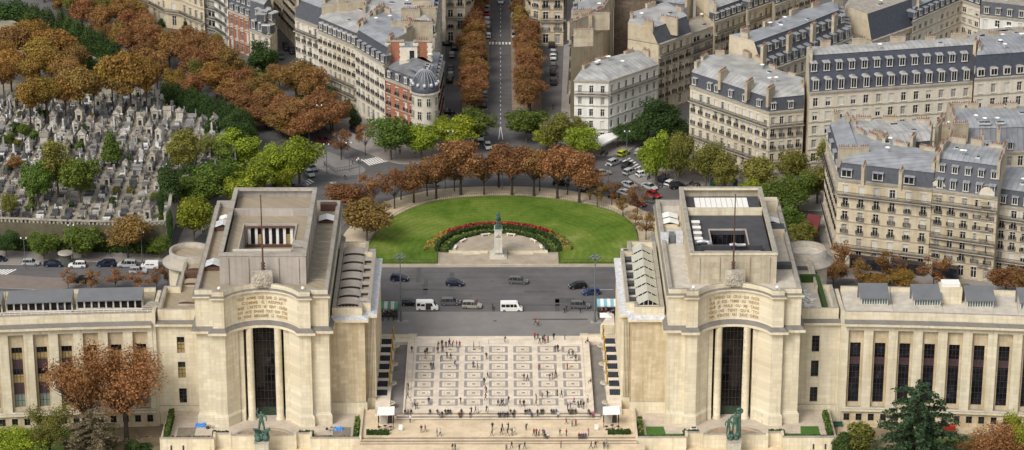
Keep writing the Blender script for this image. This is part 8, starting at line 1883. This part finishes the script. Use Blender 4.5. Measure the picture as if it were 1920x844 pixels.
# forecourt works on the court side
tarp = plain('blue tarpaulin', (.06, .24, .62), .45, .3, 2); rg = random.Random(8)
for (x, y, l, w_) in ((-60.0, -98.9, 'crumpled blue tarpaulin on the court forecourt, garden end', 1.1), (-32.2, -100.6, 'blue tarpaulin heap on the court forecourt, esplanade end', 1.0)):
    rows = [[(x-w_+2*w_*i/8+rg.uniform(-.1, .1), y-.7+1.4*j/6+rg.uniform(-.1, .1), -1.48+(.55 if 0 < i < 8 and 0 < j < 6 else 0)*rg.uniform(.3, 1)) for i in range(9)] for j in range(7)]; q = MB(); q.grid(rows, tarp, False); tag(q.build('tarpaulin'), l, 'tarpaulin')
for (x, y, l) in ((-58.0, -99.8, 'grey rubble sacks beside the blue tarpaulin, garden end'), (-33.8, -101.0, 'dark rubble sacks beside the blue tarpaulin, esplanade end')):
    q = MB(); [q.ball((x+rg.uniform(-.7, .7), y+rg.uniform(-.4, .4), -1.3), rg.uniform(.25, .42), M['trim'] if k % 2 else M['cap'], 7, 5) for k in range(7)]; tag(q.build('rubble_heap'), l, 'rubble')
for k in range(3):
    q = MB(); q.box(-.6, .6, -.5, .5, 0, .5, M['white']); q.box(-.5, .5, -.4, .4, .5, .52, plain('dark vent', (.05, .03, .03))); o = q.build('floor_vent', None, (39.2, -102.8+k*1.1-.6, -1.5)); tag(o, f'white framed floor vent on the turfed forecourt, {nth(k+1)} from the basin', 'vent', 'floor vents')
# red cart in the garden
r = empty('garden_trailer', G(1776, 810, -4.58), .1, 'red garden trailer beside the big cedar', 'trailer'); q = MB(); q.box(-1.5, 1.5, -.7, .7, .55, 1.5, plain('red enamel', (.35, .03, .02), .5)); q.box(1.5, 2.3, -.05, .05, .5, .6, M['iron']); q.build('body', r)
for y in (-.75, .75): put('wheel', WH, r, (0, y, .32))
r = empty('green_bench', G(1567, 800, -4.58), 0, 'dark green bench by the garden wall', 'bench'); q = MB(); q.box(-1.4, 1.4, -.35, .35, .4, .5, plain('green paint', (.02, .09, .07))); q.build('seat', r); q = MB(); q.box(-1.4, 1.4, .3, .4, .5, 1.0, plain('green paint', (.02, .09, .07))); q.build('backrest', r); q = MB(); q.box(-1.3, -1.2, -.3, .35, 0, .4, M['iron']); q.box(1.2, 1.3, -.3, .35, 0, .4, M['iron']); q.build('frame', r)
# green terrace figures over the far parapets
for x, nm in ((513, 'court'), (1358, 'skylit')):
    for k in range(3):
        q = MB(); q.lathe((0, 0, 0), [(.5, 0), (.55, 1.0), (.75, 1.6), (.4, 2.2), (.05, 2.4)], bz, 10); g_ = G(x-18+k*20 if x < 900 else x-22+k*21, 352, 0); o = q.build('bronze_urn', None, (g_.x, g_.y, .1)); tag(o, f'green bronze urn seen over the far parapet of the {nm} pavilion, {nth(k+1)} from the cemetery', 'urn', 'bronze urns')
# each label singles one out: repeats get their place in the order
for lab, L_ in used_lab.items():
    if len(L_) > 1:
        for i, o in enumerate(sorted(L_, key=lambda o: o.location.x)): o['label'] = lab+', '+nth(i+1)+' from cemetery side'
# ------------------------------------------------------------ light, sky, camera
SUN_EL, SUN_AZ = math.radians(47), math.radians(218)   # azimuth clockwise from +y
w = bpy.data.worlds.new('World'); bpy.context.scene.world = w; w.use_nodes = True
t = w.node_tree; bg = t.nodes['Background']
sk = t.nodes.new('ShaderNodeTexSky'); sk.sky_type = 'NISHITA'; sk.sun_disc = False; sk.sun_elevation = SUN_EL; sk.sun_rotation = SUN_AZ; sk.air_density = 1.0; sk.dust_density = 4.0; sk.ozone_density = 1.0
hs = t.nodes.new('ShaderNodeHueSaturation'); hs.inputs['Saturation'].default_value = .25
t.links.new(sk.outputs[0], hs.inputs['Color']); t.links.new(hs.outputs[0], bg.inputs[0]); bg.inputs[1].default_value = .16
sl = bpy.data.lights.new('sun', 'SUN'); sl.energy = 1.75; sl.angle = math.radians(22); sl.color = (1, .94, .84)
so = bpy.data.objects.new('sun', sl); C.objects.link(so)
dv = Vector((math.sin(SUN_AZ)*math.cos(SUN_EL), math.cos(SUN_AZ)*math.cos(SUN_EL), math.sin(SUN_EL)))
so.rotation_euler = dv.to_track_quat('Z', 'Y').to_euler(); so.location = (0, -200, 300)
cam = bpy.data.cameras.new('camera'); co = bpy.data.objects.new('camera', cam); C.objects.link(co)
cam.sensor_width = 36; cam.lens = F/1920*36; cam.clip_start = 1; cam.clip_end = 6000
m = Matrix((Vector(RT), Vector(UP), -Vector(FW))).transposed().to_4x4(); m.translation = Vector((0, CY, H)); co.matrix_world = m
sc = bpy.context.scene; sc.camera = co
sc.view_settings.view_transform = 'Standard'; sc.view_settings.look = 'None'; sc.view_settings.exposure = 0
sc.render.engine = 'CYCLES'
try: sc.cycles.use_denoising = True
except Exception: pass
